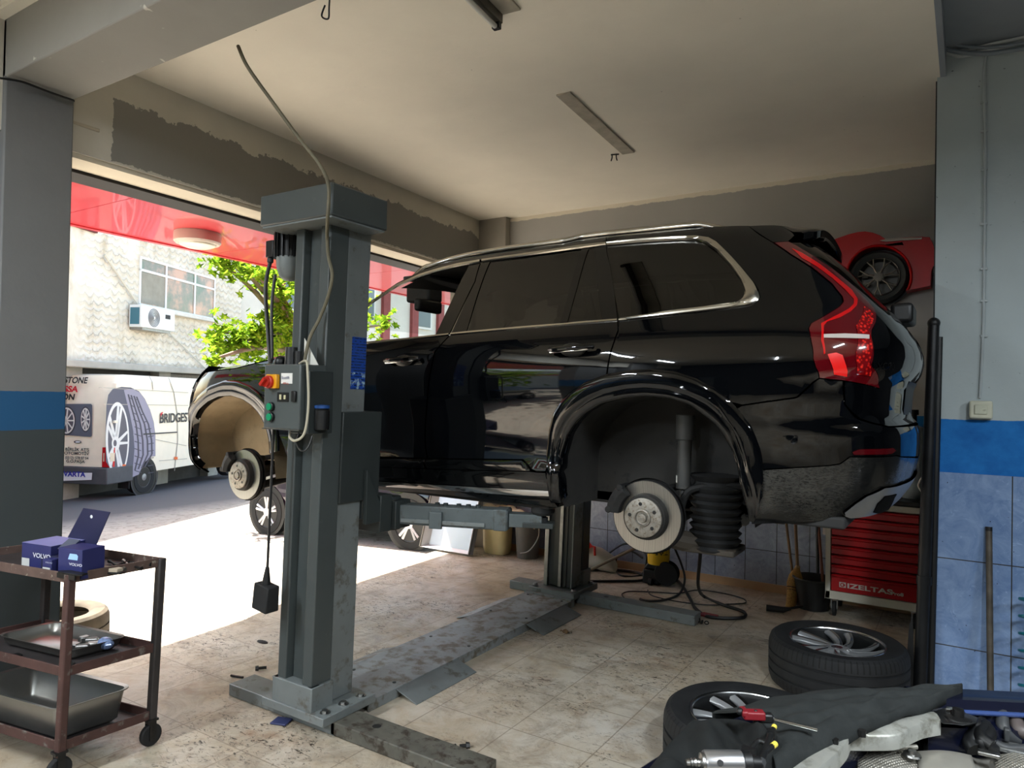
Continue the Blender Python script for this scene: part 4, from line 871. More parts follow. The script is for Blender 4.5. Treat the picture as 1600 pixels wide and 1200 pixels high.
# control box
cbx = build('control_box', MB().box((-2.856,2.24,1.478),(-2.602,2.40,1.785)), paint('control_box_grey',(72,78,78),.45,var=.08,scale=6), lift, bev=.006)
build('box_back', MB().box((-2.70,2.27,1.46),(-2.575,2.42,1.755)), GREYD, lift, bev=.004)
build('bottom_edge', MB().box((-2.858,2.236,1.474),(-2.60,2.24,1.480)), MAT['steel'], cbx)
YB = 2.24
def bxy(px, py): return at(px, py, y=YB)
q = bxy(427,597)
build('switch_plate', MB().box((bxy(421,585).x,YB-.022,bxy(430,607).z),(bxy(437.5,585).x,YB,bxy(430,585).z)), plain('switch_yellow',(214,150,20),.4), cbx, bev=.004)
sw = build('rotary_switch', MB().lathe((q.x,YB-.022,q.z),(0,-1,0),[(.031,0),(.031,.012),(.026,.016),(.024,.028),(0,.028)],24).cb((q.x,YB-.058,q.z),(.015,.02,.044),Matrix.Rotation(.8,3,'Y')), plain('switch_red',(176,36,22),.4), cbx, smooth=30)
l0, l1 = bxy(440,583), bxy(457,599.5)
wl = build('maker_label', MB().box((l0.x,YB-.002,l1.z),(l1.x,YB,l0.z)), plain('label_white',(214,214,210),.5), cbx)
text('label_text', 'Bostlift', plain('label_blue',(40,60,110),.5), wl, (l0.x+.006,YB-.0025,l0.z-.028), (1,0,0), (0,0,1), .014)
text('label_text', '4000 kg', plain('label_redtext',(160,60,50),.5), wl, (l0.x+.014,YB-.0025,l0.z-.052), (1,0,0), (0,0,1), .009)
l0, l1 = bxy(434,613), bxy(451,628)
ml = build('meter_label', MB().box((l0.x,YB-.003,l1.z),(l1.x,YB,l0.z)), plain('label_black',(22,22,22),.4), cbx)
wx = (l0.x+l1.x)/2; wz = (l0.z+l1.z)/2
build('key_window', MB().box((wx-.02,YB-.006,wz-.012),(wx-.008,YB-.003,wz+.012)).box((wx+.010,YB-.006,wz-.010),(wx+.022,YB-.003,wz+.010)), plain('window_cream',(190,186,150),.4), ml)
l0, l1 = bxy(458,611), bxy(464,628)
build('rocker', MB().box((l0.x,YB-.014,l1.z),(l1.x,YB,l0.z)), MAT['black'], cbx, bev=.004)
for py in (635.5,651.5):
    p = bxy(425,py); pb = build('push_button', MB().lathe((p.x,YB,p.z),(0,-1,0),[(.022,0),(.022,.014),(.019,.016),(0,.016)],20), MAT['black'], cbx, smooth=30)
    build('button_cap', MB().lathe((p.x,YB-.016,p.z),(0,-1,0),[(.0175,0),(.017,.006),(0,.007)],20), plain('button_green',(20,136,92),.35), pb, smooth=30)
build('socket', MB().box((-2.60,2.29,1.63),(-2.592,2.35,1.72)), paint('old_socket',(142,132,108),.6,var=.2), cbx, bev=.003)
gl = build('cable_gland', MB().cyl((-2.75,2.31,1.785),(-2.75,2.31,1.87),.032,.028).cyl((-2.70,2.31,1.785),(-2.70,2.31,1.85),.02).sphere((-2.83,2.31,1.80),.03,12,8), MAT['black'], cbx, smooth=40)
pw = build('paper_card', MB().prism([(0,0),(.10,-.13),(0,-.13)], lambda a, z: (-2.69+a, 2.335, 1.915+z), (0,.002,0)), plain('white_card',(206,206,198),.7), lift)
bo = build('grease_bottle', MB().lathe((-2.565,2.34,1.48),(0,0,1),[(0,0),(.036,0),(.038,.02),(.038,.09),(.03,.10)],20), MAT['black'], lift)
build('bottle_cap', MB().lathe((-2.565,2.34,1.58),(0,0,1),[(.038,0),(.038,.014),(0,.018)],20), plain('cap_blue',(30,70,130),.4), bo)
# motor and its cable
mo = MB().cyl((-3.01,2.50,2.36),(-3.01,2.50,2.475),.065)
for k in range(16):
    a = 2*PI*k/16; mo.cb((-3.01+.07*math.cos(a),2.50+.07*math.sin(a),2.42),(.022,.004,.13),Matrix.Rotation(a,3,'Z'))
mot = build('motor', mo, MAT['black'], lift)
build('motor_end', MB().lathe((-3.01,2.50,2.36),(0,0,-1),[(.068,0),(.066,.05),(.05,.10),(.03,.12),(0,.125)],24), GREYL, mot, smooth=40)
build('terminal_box', MB().box((-3.13,2.44,2.36),(-3.07,2.54,2.45)).cyl((-3.10,2.45,2.36),(-3.10,2.45,2.33),.016), MAT['black'], mot, bev=.006)
build('motor_cable', MB().tube(smoothpath([(-3.10,2.45,2.34),(-3.12,2.44,2.2),(-3.04,2.40,1.95),(-2.98,2.37,1.8)],6),.010).tube(smoothpath([(-3.02,2.42,2.26),(-3.03,2.41,2.1),(-2.98,2.38,1.85),(-2.96,2.36,1.8)],6),.008), MAT['cable'], mot)
# notice on the column
t = NT('blue_notice'); x = t.sep()
ln = t.math('GREATER_THAN', t.math('SINE', t.math('MULTIPLY', x[2], 420)), .45)
rag = t.math('GREATER_THAN', t.noise(60, 3), .46); ln = t.math('MULTIPLY', ln, rag)
k = t.mix(ln, (24,66,150), (20,30,60)); worn = t.ramp(t.noise(36, 6, .7), (.52,(0,0,0,1)), (.6,(1,1,1,1)))
k = t.mix(t.math('MULTIPLY', worn, t.math('LESS_THAN', x[2], 1.76)), k, (150,178,196))
t.set(col=k, rough=.35); x0 = -2.676+LEAN*1.8
build('notice', lean(MB().box((-2.676,2.585,1.675),(-2.6735,2.685,1.94))), t.m, lift)
# pendant and power lead
pl_ = thing('pendant_weight', 'dark block hanging on a thin cable below the lift control box', 'weight', (-2.865,2.3,.60))
build('block', MB().add([(-2.925,2.25,.60),(-2.82,2.25,.585),(-2.82,2.33,.585),(-2.925,2.33,.60),(-2.915,2.255,.725),(-2.81,2.255,.71),(-2.81,2.325,.71),(-2.915,2.325,.725)],[(0,3,2,1),(4,5,6,7),(0,1,5,4),(1,2,6,5),(2,3,7,6),(3,0,4,7)]), MAT['rubber'], pl_, bev=.006)
build('strain_relief', MB().cyl((-2.868,2.29,.715),(-2.862,2.29,.80),.022,.009), MAT['black'], pl_)
build('wire', MB().tube([(-2.862,2.29,.79),(-2.85,2.29,1.2),(-2.842,2.29,1.478)],.0065), MAT['cable'], pl_)
pc = [at(372,72,z=3.278), at(388,106,y=2.08), at(430,165,y=2.16), at(468,217,y=2.20), at(500,258,y=2.24), (-2.478,2.27,2.60), (-2.485,2.275,2.45), at(511,370,y=2.39), at(513,400,y=2.39), at(519,430,y=2.39), at(512,465,y=2.385), at(498,500,y=2.37), at(484,528,y=2.33), (-2.66,2.31,1.79)]
one('power_cable', MB().tube(smoothpath(pc,8),.0085), paint('dusty_cable',(96,90,70),.6,var=.2,scale=12), 'long dusty cable sagging from the cross beam over the lift column to its control box', 'cable')
wl_ = [(-2.72,2.30,1.477),(-2.70,2.27,1.44),(-2.62,2.24,1.43),(-2.575,2.25,1.47),(-2.56,2.255,1.60),(-2.565,2.25,1.75),(-2.60,2.27,1.80),(-2.68,2.30,1.79)]
one('white_lead', MB().tube(smoothpath(wl_,8),.006), plain('lead_white',(176,170,150),.5), 'thin whitish lead looped round the side of the lift control box', 'cable')
bl_ = [(-2.64,2.28,1.478),(-2.63,2.25,1.42),(-2.58,2.24,1.385),(-2.55,2.25,1.40),(-2.545,2.27,1.455)]
one('black_lead', MB().tube(smoothpath(bl_,8),.004), MAT['cable'], 'thin black lead looping below the lift control box', 'cable')
# ================================================================ alloy wheels on the floor
t = NT('tyre_tread_rubber'); x = t.sep()
ang = t.math('ARCTAN2', x[1], x[0]); rad = t.math('POWER', t.math('ADD', t.math('POWER', x[0], 2), t.math('POWER', x[1], 2)), .5)
sipe = t.math('GREATER_THAN', t.math('SINE', t.math('MULTIPLY', ang, 74)), .72)
zone = t.math('MULTIPLY', t.math('GREATER_THAN', rad, .352), t.math('GREATER_THAN', t.math('ABSOLUTE', t.math('SUBTRACT', x[2], .136)), .072))
cut = t.math('MULTIPLY', sipe, zone)
k = t.ramp(t.noise(9, 5), (.3,(22,23,25)), (.7,(34,35,36))); t.set(col=t.mix(cut, k, (8,8,9)), rough=.72, spec=.4)
t.bump(t.math('MULTIPLY', cut, -1), .9, .006); TYRE = t.m
RIM_D = paint('rim_anthracite', (150,152,154), .35, .4, var=.1); RIM_B = plain('rim_machined', (190,192,194), .25, 1); BARREL = plain('rim_barrel', (34,35,36), .5, .6)
def tyre_mesh(R, w, r0):
    s = R/.377; W_ = w
    pr = [(r0,.03),(r0+.04*s,.006),(R-.032,.0),(R-.012,.015),(R-.002,.045)]
    for gz in (.30,.50,.70): pr += [(R,w*gz-.007),(R-.008,w*gz-.005),(R-.008,w*gz+.005),(R,w*gz+.007)]
    pr += [(R-.002,w-.045),(R-.012,w-.015),(R-.032,w),(r0+.04*s,w+.002),(r0+.008,w-.010),(r0,w-.02)]
    return MB().lathe((0,0,0),(0,0,1),pr,88)
def alloy(label, loc, rz, tilt=(0,0)):
    w = thing('alloy_wheel', label, 'wheel', loc, 0, 'wheels taken off the black suv')
    w.rotation_euler = (tilt[0], tilt[1], rz)
    build('tyre', tyre_mesh(.377,.272,.258), TYRE, w, local=True, smooth=30)
    rm = build('rim', MB().lathe((0,0,0),(0,0,1),[(.262,.246),(.264,.258),(.258,.262),(.250,.256),(.243,.235),(.236,.12),(.228,.03),(.262,.02)],72), BARREL, w, local=True)
    build('rim_lip', MB().lathe((0,0,0),(0,0,1),[(.2635,.2575),(.2585,.2635),(.2515,.2595),(.249,.254)],72), RIM_B, rm, local=True)
    for k in range(10):
        a0 = 2*PI*k/10+(.09 if k % 2 else -.09); R_ = []
        for i in range(9):
            f = i/8; r = .045+.208*f; a = a0+(.42*f**1.3)*(1); zc = .226+.026*f**1.3-.006*math.sin(PI*f)
            hw = .016+.010*f; dz = .034-.014*f; c, s = math.cos(a), math.sin(a); tx, ty = -s, c
            P = [(r*c+tx*h, r*s+ty*h, z) for h, z in ((-hw,zc-.012),(-hw*.8,zc),(hw*.8,zc-.010),(hw,zc-.02),(hw*.7,zc-dz-.01),(-hw*.7,zc-dz))]
            R_.append(P)
        m = MB().grid(R_, True); m.f.append((5,4,3,2,1,0))
        sp_ = build('spoke', m, RIM_D, w, local=True, smooth=50)
        build('spoke_edge', MB().grid([[p[0], p[1], (p[1][0]*.6+p[2][0]*.4, p[1][1]*.6+p[2][1]*.4, p[1][2]*.6+p[2][2]*.4+.0012)] for p in R_]), RIM_B, sp_, local=True, smooth=50)
    hb = build('wheel_centre', MB().lathe((0,0,0),(0,0,1),[(.078,.17),(.075,.21),(.062,.224),(.036,.227),(.034,.22),(0,.22)],36), RIM_D, w, local=True)
    build('centre_cap', MB().lathe((0,0,0),(0,0,1),[(.032,.22),(.03,.226),(0,.228)],30), RIM_B, hb, local=True)
    build('brake_well', MB().lathe((0,0,0),(0,0,1),[(.235,.04),(.1,.05),(0,.05)],40), BARREL, w, local=True)
    return w
alloy('alloy wheel with black tyre lying flat in front of the red tool cabinet', (-.63,4.56,.001), .35)
alloy('alloy wheel with black tyre lying flat, half under the dark fender cover', (-.80,3.26,.001), 1.0)

# ================================================================ red tool cabinet
CREAM = paint('cabinet_cream', (204,200,184), .45, var=.08, scale=4); CRED = paint('cabinet_red', (176,8,18), .35, var=.1, scale=3, spec=.5)
cab = thing('tool_cabinet', 'red and cream drawer tool cabinet against back wall behind the car', 'tool cabinet', (-.60,6.2,0))
X0, X1, YF = -.935, -.285, 5.98
lo = [at(1296,940,y=YF), at(1436,966,y=YF)]; X0 = at(1290,880,y=YF).x; X1 = X0+.665
body = MB().box((X0,YF,.14),(X0+.035,6.40,.90)).box((X1-.035,YF,.14),(X1,6.40,.90)).box((X0,YF,.14),(X1,6.40,.20)).box((X0,YF,.85),(X1,6.40,.90)).box((X0+.02,6.38,.14),(X1-.02,6.40,.9))
build('body', body, CREAM, cab, bev=.004)
build('worktop', MB().box((X0-.01,YF-.015,.90),(X1+.01,6.41,.935)), MAT['black'], cab, bev=.006)
zt = .846; hs = [.072]*7+[.135]
for h_ in hs:
    dm = MB().box((X0+.04,YF+.004,zt-h_+.004),(X1-.04,YF+.03,zt-.004))
    d = build('drawer', dm, CRED, cab, bev=.003)
    build('drawer_pull', MB().prism([(0,0),(-.018,-.003),(-.018,-.010),(-.004,-.020),(0,-.020)], lambda a, z: (X0+.042, YF+.004+a, zt-.006+z), (X1-X0-.084,0,0)), CRED, d, bev=.001)
    zl = zt-h_; zt -= h_+.001
tx = thing  # lettering on the lowest drawer
wm = plain('logo_white', (206,200,190), .5)
kids = [o for o in children(cab) if o.name.startswith('drawer')]
text('logo', 'IZELTAS', wm, kids[-1], (X0+.155,YF+.0035,zl+.040), (1,0,0), (0,0,1), .036, ext=.001, squeeze=1.72, bold=.03)
text('logo', 'Pro8', wm, kids[-1], (X0+.452,YF+.0035,zl+.038), (1,0,0), (0,0,1), .024, ext=.001, squeeze=1.25, bold=.03)
lg = MB().box((X0+.098,YF+.002,zl+.038),(X0+.145,YF+.0035,zl+.078))
em = build('logo_mark', lg, wm, kids[-1])
build('logo_ring', MB().lathe((X0+.121,YF+.002,zl+.058),(0,-1,0),[(.010,.0022),(.016,.0022)],20).box((X0+.124,YF-.0005,zl+.054),(X0+.14,YF+.001,zl+.062)), CRED, em)
for x in (X0+.06, X1-.06):
    for y in (YF+.05, 6.33):
        c_ = build('caster', MB().cyl((x-.012,y,.058),(x+.012,y,.058),.055,n=24), MAT['rubber'], cab, bev=.004)
        build('caster_fork', MB().box((x-.024,y-.02,.06),(x-.017,y+.02,.14)).box((x+.017,y-.02,.06),(x+.024,y+.02,.14)).cyl((x,y,.125),(x,y,.142),.035), MAT['steel'], c_)
build('side_hook', MB().box((X0-.03,YF+.03,.74),(X0,YF+.05,.80)).box((X0-.03,YF+.03,.62),(X0,YF+.05,.68)), plain('holder_white',(200,190,184),.5), cab, bev=.005)
bx_ = thing('white_canister', 'white canister with small dark cap standing on the red tool cabinet', 'canister', (-.345,6.25,.935))
build('canister', MB().lathe((-.345,6.25,.935),(0,0,1),[(0,0),(.075,0),(.078,.02),(.078,.50),(.07,.54),(.02,.56),(.0,.56)],28), paint('canister_white',(170,184,190),.4,var=.1), bx_, smooth=40)
build('neck', MB().cyl((-.345,6.25,1.49),(-.345,6.25,1.57),.022).cyl((-.345,6.25,1.57),(-.345,6.25,1.61),.034), MAT['black'], bx_)
one('white_hose', MB().tube(smoothpath([at(1448,735,y=6.0),at(1437,752,y=6.0),at(1436,762,y=6.0),at(1447,778,y=6.0),at(1452,790,y=6.0)],8),.006), MAT['white'], 'thin white hose bent above the red tool cabinet beside the dark pole', 'hose')

# ================================================================ brooms, bucket, poles at the back wall
WOOD = paint('broom_wood', (120,92,64), .7, var=.2, scale=12)
STRAW = NT('broom_straw'); s_ = STRAW.noise(60, 5, .7, vec=STRAW.map(scale=(3,3,.12)))
STRAW.set(col=STRAW.ramp(s_, (.3,(104,74,34)), (.7,(176,136,70))), rough=.85); STRAW.bump(s_, .6, .006); STRAW = STRAW.m
a0, a1 = at(1246,886,y=6.20), at(1242,800,y=6.27); br = thing('straw_broom', 'straw broom with dark handle standing behind the flat wheel at the tool cabinet', 'broom', (a0.x-.05,6.1,0))
dz = (a1-a0).normalized(); build('handle', MB().tube([a0, a0+dz*.95], .013), WOOD, br)
hd = []
b0 = at(1232,965,y=6.02); 
for f, r in ((0,.018),(.06,.026),(.18,.052),(.34,.060),(.52,.046),(.75,.038),(1,.034)): hd.append((a0.lerp(b0, f), r))
m = MB(); m.tube([p for p, r in hd], [r for p, r in hd], 16); build('bristles', m, STRAW, br, smooth=50)
build('binding', MB().tube([a0.lerp(b0,-.02), a0.lerp(b0,.05)], .022), paint('binding',(150,122,84),.6), br)
for f in (.42,.47,.52): build('stitching', MB().lathe(a0.lerp(b0,f),(b0-a0),[(.055-.02*(f-.42)/.1*.5,0),(.053-.02*(f-.42)/.1*.5,.008)],20), plain('stitch_dark',(70,44,30),.8), br)
p0, p1 = at(1238,895,y=6.25), at(1227,805,y=6.40); d = (p1-p0).normalized()
one('broom_stick', MB().tube([p0-d*.30, p0+d*.65], .011), WOOD, 'thin wooden stick leaning on back wall left of the straw broom', 'stick')
p0, p1 = at(1279,925,y=6.30), at(1277,815,y=6.41); d = (p1-p0).normalized()
one('black_stick', MB().tube([Vector((p0.x,6.29,.01)), p0+d*.95], .013), MAT['black'], 'black stick standing against back wall left of the red tool cabinet', 'stick')
p0, p1 = at(1287,925,y=6.22), at(1281,850,y=6.36); d = (p1-p0).normalized()
one('brown_stick', MB().tube([p0-d*.28, p0+d*.55], .012), paint('reddish_wood',(104,52,32),.6), 'reddish brown stick leaning between black stick and the red tool cabinet', 'stick')
bk = thing('black_bucket', 'black plastic bucket between the straw broom and red tool cabinet', 'bucket', (-1.02,6.13,0))
bc = at(1270,950,z=0); bk.location = bc
build('bucket', MB().lathe(bc,(0,0,1),[(0,.004),(.12,.004),(.145,.24),(.152,.245),(.150,.25),(.135,.245),(.11,.02),(0,.015)],28), MAT['black'], bk)
build('rim', MB().tube([(bc.x+.152*math.cos(a),bc.y+.152*math.sin(a),.243) for a in np.linspace(0,2*PI,33)[:-1]],.007,6,closed=True), plain('bucket_rim',(52,50,48),.5), bk)
fn = at(1212,952,z=.03); one('torch_handle', MB().tube([fn+Vector((-.07,0,0)),fn+Vector((.05,.02,0)),fn+Vector((.10,.05,.01))],[.026,.024,.012],12).tube([fn+Vector((.09,.04,.012)),fn+Vector((.18,.10,.03))],.01), MAT['black'], 'black plastic tool handle lying on the floor left of the straw broom', 'tool')

# ================================================================ things under and behind the lift, back wall
jc = at(935,880,z=0); jr = thing('jerrycan', 'white plastic jerrycan lying behind the far lift column', 'jerrycan', (jc.x,6.2,0))
J = MB(); P = []
for f, w, h in ((0,.05,.11),(.05,.085,.19),(.35,.095,.235),(.7,.095,.215),(.92,.08,.16),(1,.05,.10)):
    x = jc.x-.22+.52*f; P.append([(x, 6.22+w*math.cos(a)*1.0, .002+h*.5+h*.5*math.sin(a)) for a in np.linspace(0,2*PI,21)[:-1]])
J.grid(P, True).add(P[0],[tuple(range(20))]).add(P[-1],[tuple(range(20))])
build('can', J, paint('milky_plastic',(190,186,178),.45,var=.08), jr, smooth=50)
fu = at(918,852,y=6.12); fr_ = thing('funnel', 'red plastic funnel lying on the white jerrycan beside far lift column', 'funnel', fu)
fd = Vector((.9,-.1,-.05)).normalized()
build('cone', MB().lathe(fu-fd*.06,fd,[(.085,0),(.083,.01),(.02,.09),(.014,.10),(.016,.10),(.08,.0)],24), plain('funnel_red',(206,30,20),.4), fr_)
build('spout', MB().tube([fu+fd*.03,fu+fd*.08,fu+fd*.085+Vector((0,0,-.08))],.012,8), plain('spout_red',(190,28,20),.4), fr_)
q0, q1 = at(918,893,y=5.95), at(1000,853,y=6.1); dq = (q1-q0)
one('jack_handle', MB().tube([at(915,894,y=5.95), q0+dq*1.25], .014), paint('greyish_pole',(120,108,92),.6), 'brownish grey rod sloping from floor behind the far lift column', 'rod')
# yellow tool with black reel
ym = at(1025,915,z=0); yt = thing('air_pump', 'yellow and black portable pump on the floor under rear brake disc', 'pump', (ym.x,ym.y+.05,0))
yy0 = ym.y+.08
build('body', MB().box((ym.x-.13,yy0-.08,.005),(ym.x+.03,yy0+.1,.13)).prism([(-.13,.13),(.05,.13),(.03,.19),(-.09,.19)], lambda a, z: (ym.x+a, yy0-.06, z), (0,.13,0)), MAT['black'], yt, bev=.012, seg=3)
build('reel', MB().lathe((ym.x+.085,yy0-.06,.115),(.1,-1,0),[(.03,-.07),(.1,-.07),(.105,-.06),(.085,-.05),(.085,.0),(.105,.01),(.1,.02),(.03,.02),(0,.02)],32), MAT['rubber'], yt)
t = NT('yellow_printed_label'); gg = t.math('GREATER_THAN', t.noise(50, 4), .56); x = t.sep(); t.set(col=t.mix(t.math('MULTIPLY', gg, t.math('GREATER_THAN', x[2], .27)), (216,176,16), (60,52,20)), rough=.4)
ycl = build('cylinder', MB().lathe((ym.x-.01,yy0,.18),(0,0,1),[(0,0),(.095,.0),(.098,.02),(.098,.22),(.09,.25),(0,.26)],32), t.m, yt, smooth=40)
build('wheel', MB().cyl((ym.x-.06,yy0-.10,.03),(ym.x-.03,yy0-.10,.03),.03), MAT['black'], yt)
# hoses
HOSE = plain('hose_black', (18,18,19), .45)
def hose(name, label, pts, r=.011, m=HOSE, cat='hose'):
    P = []
    for p in pts:
        px, py = p[:2]
        P.append(at(px, py, y=p[2]) if len(p) > 2 else at(px, py, z=r+.002))
    return one(name, MB().tube(smoothpath(P,8), r, 8), m, label, cat)
hose('air_hose', 'thick black hose hanging from the suv underbody to a loop on floor by the wall', [(1096,845,5.0),(1093,880,5.2),(1091,915,5.5),(1100,932),(1130,945),(1160,955),(1164,963),(1150,966),(1110,964),(1088,952),(1078,935),(1068,918),(1056,905),(1040,898,6.2)], .013)
hose('black_hose', 'black hose curving down the blue tiles behind the rear brake disc to floor', [(1052,852,6.2),(1064,880,6.2),(1070,905,6.1),(1062,927),(1040,937),(1012,939),(1000,936)], .010)
hose('coiled_cable', 'black cable lying in long loops on floor behind the far lift column', [(905,893),(940,890),(985,893),(1008,900),(1000,907),(960,908),(920,908),(900,906),(880,900)], .012)
hose('thin_cable', 'thin black cable spread in wide loops on floor below the back wall', [(975,934),(972,928),(985,924),(1020,925),(1060,927),(1090,922),(1130,927),(1160,935),(1164,942),(1140,944),(1105,945),(1060,940),(1020,931),(1012,922)], .005)
hose('wall_hose', 'black hose looping up the tiled back wall beside the white jerrycan', [(952,864,6.38),(975,850,6.38),(998,855,6.38),(1010,872,6.3),(1002,898),(970,899),(962,885,6.38),(966,868,6.4),(985,861,6.4),(1004,872,6.35)], .009)
one('red_clamp', MB().tube([at(1088,960,z=.02),at(1100,960,z=.02),at(1122,964,z=.02)],[.008,.018,.016],8), plain('clamp_red',(110,20,28),.5), 'dark red jump lead clamp at end of the far lift foot', 'clamp')
ch = at(1088,970,z=.02); cmb = MB()
for k in range(7): cmb.lathe(ch+Vector((-.10+.03*k,.02*math.sin(k*2),.0)),(math.sin(k),math.cos(k),.3),[(.012,0),(.018,.006),(.012,.012),(.012,0)],12)
one('chain', cmb, MAT['darksteel'], 'short dark chain lying at end of the far lift foot', 'chain')
one('drip_dish', MB().lathe(at(825,870,z=.0)+Vector((0,0,.003)),(0,0,1),[(0,.03),(.06,.028),(.075,.012),(.078,0),(0,0)],24), MAT['black'], 'flat black dish on floor by the tiled back wall, left of far lift column', 'dish')
# leaning steel tray, tub and cloth by the corner
TR = paint('tray_steel_white', (206,208,214), .3, .4, var=.06, scale=3)
tz = thing('steel_tray', 'large shiny folded sheet tray leaning by the street opening behind the lift arm', 'tray', (-4.6,6.0,0))
A = at(662,862,y=5.98); B = at(738,874,y=5.98); A.z = -.0; B.z = 0.0
lift_ = Vector((.0,.26,.80)); ex = (B-A).normalized(); nn = ex.cross(lift_).normalized()
if nn.y > 0: nn = -nn
def tp(a, b, c): return A+ex*(a*(B-A).length)+lift_*b+nn*c
sh = MB()
sh.add([tp(.1,.05,.0),tp(.9,.05,.0),tp(.9,1,.0),tp(.1,1,.0)],[(0,1,2,3)])
sh.add([tp(0,0,.07),tp(.1,.05,0),tp(.1,1,0),tp(0,1,.07)],[(0,1,2,3)]); sh.add([tp(1,0,.07),tp(.9,.05,0),tp(.9,1,0),tp(1,1,.07)],[(0,1,2,3)])
sh.add([tp(0,0,.07),tp(1,0,.07),tp(.9,.05,0),tp(.1,.05,0)],[(0,1,2,3)])
build('sheet', sh, TR, tz, smooth=0, solid=.004)
for a0_ in (1, 0): build('edge', MB().tube([tp(a0_,0,.07),tp(a0_,1,.07)], .009, 6), paint('tray_edge',(110,106,100),.5,.3), tz)
build('side_flange', MB().add([tp(1,0,.07),tp(1.06,0,.05),tp(1.06,1,.05),tp(1,1,.07)],[(0,1,2,3)]), paint('tray_side',(72,68,64),.5), tz, smooth=0, solid=.004)
tb = thing('plastic_tub', 'yellowish translucent plastic tub standing by the tiled back wall behind the lift arm', 'tub', (-4.12,6.28,0))
T_ = MB(); P = []
for z, k in ((.004,.82),(.03,.9),(.08,.96),(.44,1.04),(.45,1.08),(.455,1.04),(.44,1.0),(.06,.88)):
    P.append([(-4.14+.155*k*math.copysign(abs(math.cos(a))**.6,math.cos(a)), 6.23+.10*k*math.copysign(abs(math.sin(a))**.6,math.sin(a)), z) for a in np.linspace(0,2*PI,33)[:-1]])
T_.grid(P, True).add(P[0],[tuple(range(32))]); build('tub', T_, paint('yellowed_plastic',(206,190,138),.4,var=.08), tb, smooth=50)
db = thing('grey_bin', 'dark grey plastic bin against back wall with cream cloth lying on top', 'bin', (-3.80,6.27,0))
build('bin', MB().lathe((-3.79,6.27,.002),(0,0,1),[(0,0),(.11,0),(.14,.42),(.146,.43),(.13,.42),(.1,.02),(0,.02)],28), paint('bin_grey',(96,92,86),.6), db)
build('handle', MB().tube(smoothpath([(-3.66,6.23,.40),(-3.62,6.20,.25),(-3.70,6.16,.10),(-3.80,6.14,.06)],6),.006), paint('bin_handle',(150,146,136),.5), db)
cl = MB(); rows = []
for i in range(15):
    f = i/14; rows.append([(-4.28+.68*f, 6.24+.16*(2*g-1), .475+.05*math.sin(f*4+g)+.03*math.sin(g*6+f*7)-.05*abs(2*g-1)-.06*f+.012*math.sin(f*23)) for g in np.linspace(0,1,9)])
one('cream_cloth', cl.grid(rows), paint('cream_cloth',(222,206,170),.8,var=.06), 'crumpled cream cloth lying over the tub and grey bin by back wall', 'cloth', solid=.006, smooth=60)
# ================================================================ red sports car nose on the back wall
RC = NT('red_show_paint').set(col=(188,8,14), rough=.3, spec=.35).m
wc = thing('wall_car', 'red sports car nose mounted as decoration high on back wall behind the suv', 'wall decoration', (-.6,6.45,2.75))
def wp(px, py, yy=6.30): return at(px, py, y=yy)
o2 = [(1180+u/4.137,330+v/4.137) for u, v in ((430,215),(520,178),(600,150),(660,135),(710,130),(760,138),(805,155),(845,182),(960,170),(1080,164),(1128,168),(1150,210),(1168,290),(1160,340),(1140,382),(1134,482),(1060,497),(992,510))]
cxp, cyp = 1180+800/4.137, 330+418/4.137; rx, ry = 49, 46
arc = [(cxp+rx*math.cos(a), cyp+ry*math.sin(a)) for a in np.linspace(.55,-PI-.35,30)]
tail_ = [(1180+u/4.137,330+v/4.137) for u, v in ((540,560),(430,470))]
poly = [wp(*p) for p in o2+arc+tail_]
outer = [Vector((p.x, 6.30, p.z)) for p in poly]
mb = MB(); n_ = len(outer)
from mathutils.geometry import tessellate_polygon
tri = tessellate_polygon([[Vector((p.x, p.z, 0)) for p in outer]])
mb.add([(p.x, 6.30, p.z) for p in outer]+[(p.x, 6.45, p.z) for p in outer], [tuple(f) for f in tri]+[(i,(i+1)%n_,(i+1)%n_+n_,i+n_) for i in range(n_)])
build('body', mb, RC, wc, smooth=30, bev=.03, seg=4)
ac = [wp(cxp+(rx+1.5)*math.cos(a), cyp+(ry+1.5)*math.sin(a), 6.29) for a in np.linspace(.5,-PI-.3,30)]
build('arch_lip', MB().tube(ac, .010, 8), RC, wc)
h0 = [wp(1180+u/4.137,330+v/4.137,6.285) for u, v in ((805,190),(850,178),(960,172),(1078,168),(1076,180),(960,188),(850,196))]
build('bonnet_vent', MB().prism([(p.x,p.z) for p in h0], lambda a, z: (a,6.285,z), (0,.02,0)), plain('vent_grey',(176,170,164),.4), wc)
wcx = wp(cxp-1, cyp+1, 6.27); RR = .205
build('wheel_well', MB().lathe((wcx.x,6.40,wcx.z),(0,-1,0),[(0,0),(.23,0),(.23,.02)],40), MAT['black'], wc)
wtyre = build('tyre', MB().lathe((wcx.x,6.40,wcx.z),(0,-1,0),[(.15,.06),(.155,.11),(.19,.125),(.205,.105),(.208,.03),(.2,0)],56), paint('wall_tyre',(40,44,44),.7,var=.1), wc, smooth=40)
wr = build('rim', MB().lathe((wcx.x,6.40,wcx.z),(0,-1,0),[(.155,.11),(.15,.118),(.143,.112),(.138,.06),(.13,.03),(0,.03)],56), paint('wall_rim',(84,82,78),.45,.6), wc)
sm = MB()
for k in range(7):
    a = 2*PI*k/7+.2; c_, s_ = math.cos(a), math.sin(a)
    q = lambda r, da: Vector((wcx.x+r*math.cos(a+da), 6.40-.115, wcx.z+r*math.sin(a+da)))
    m_ = MB().tube([q(.03,0), q(.085,0)], [.011,.008], 6).tube([q(.082,0), q(.146,.17)], [.008,.0055], 6).tube([q(.082,0), q(.146,-.17)], [.008,.0055], 6)
    build('spoke', m_, paint('wall_spoke',(128,124,116),.4,.6), wr, smooth=40)
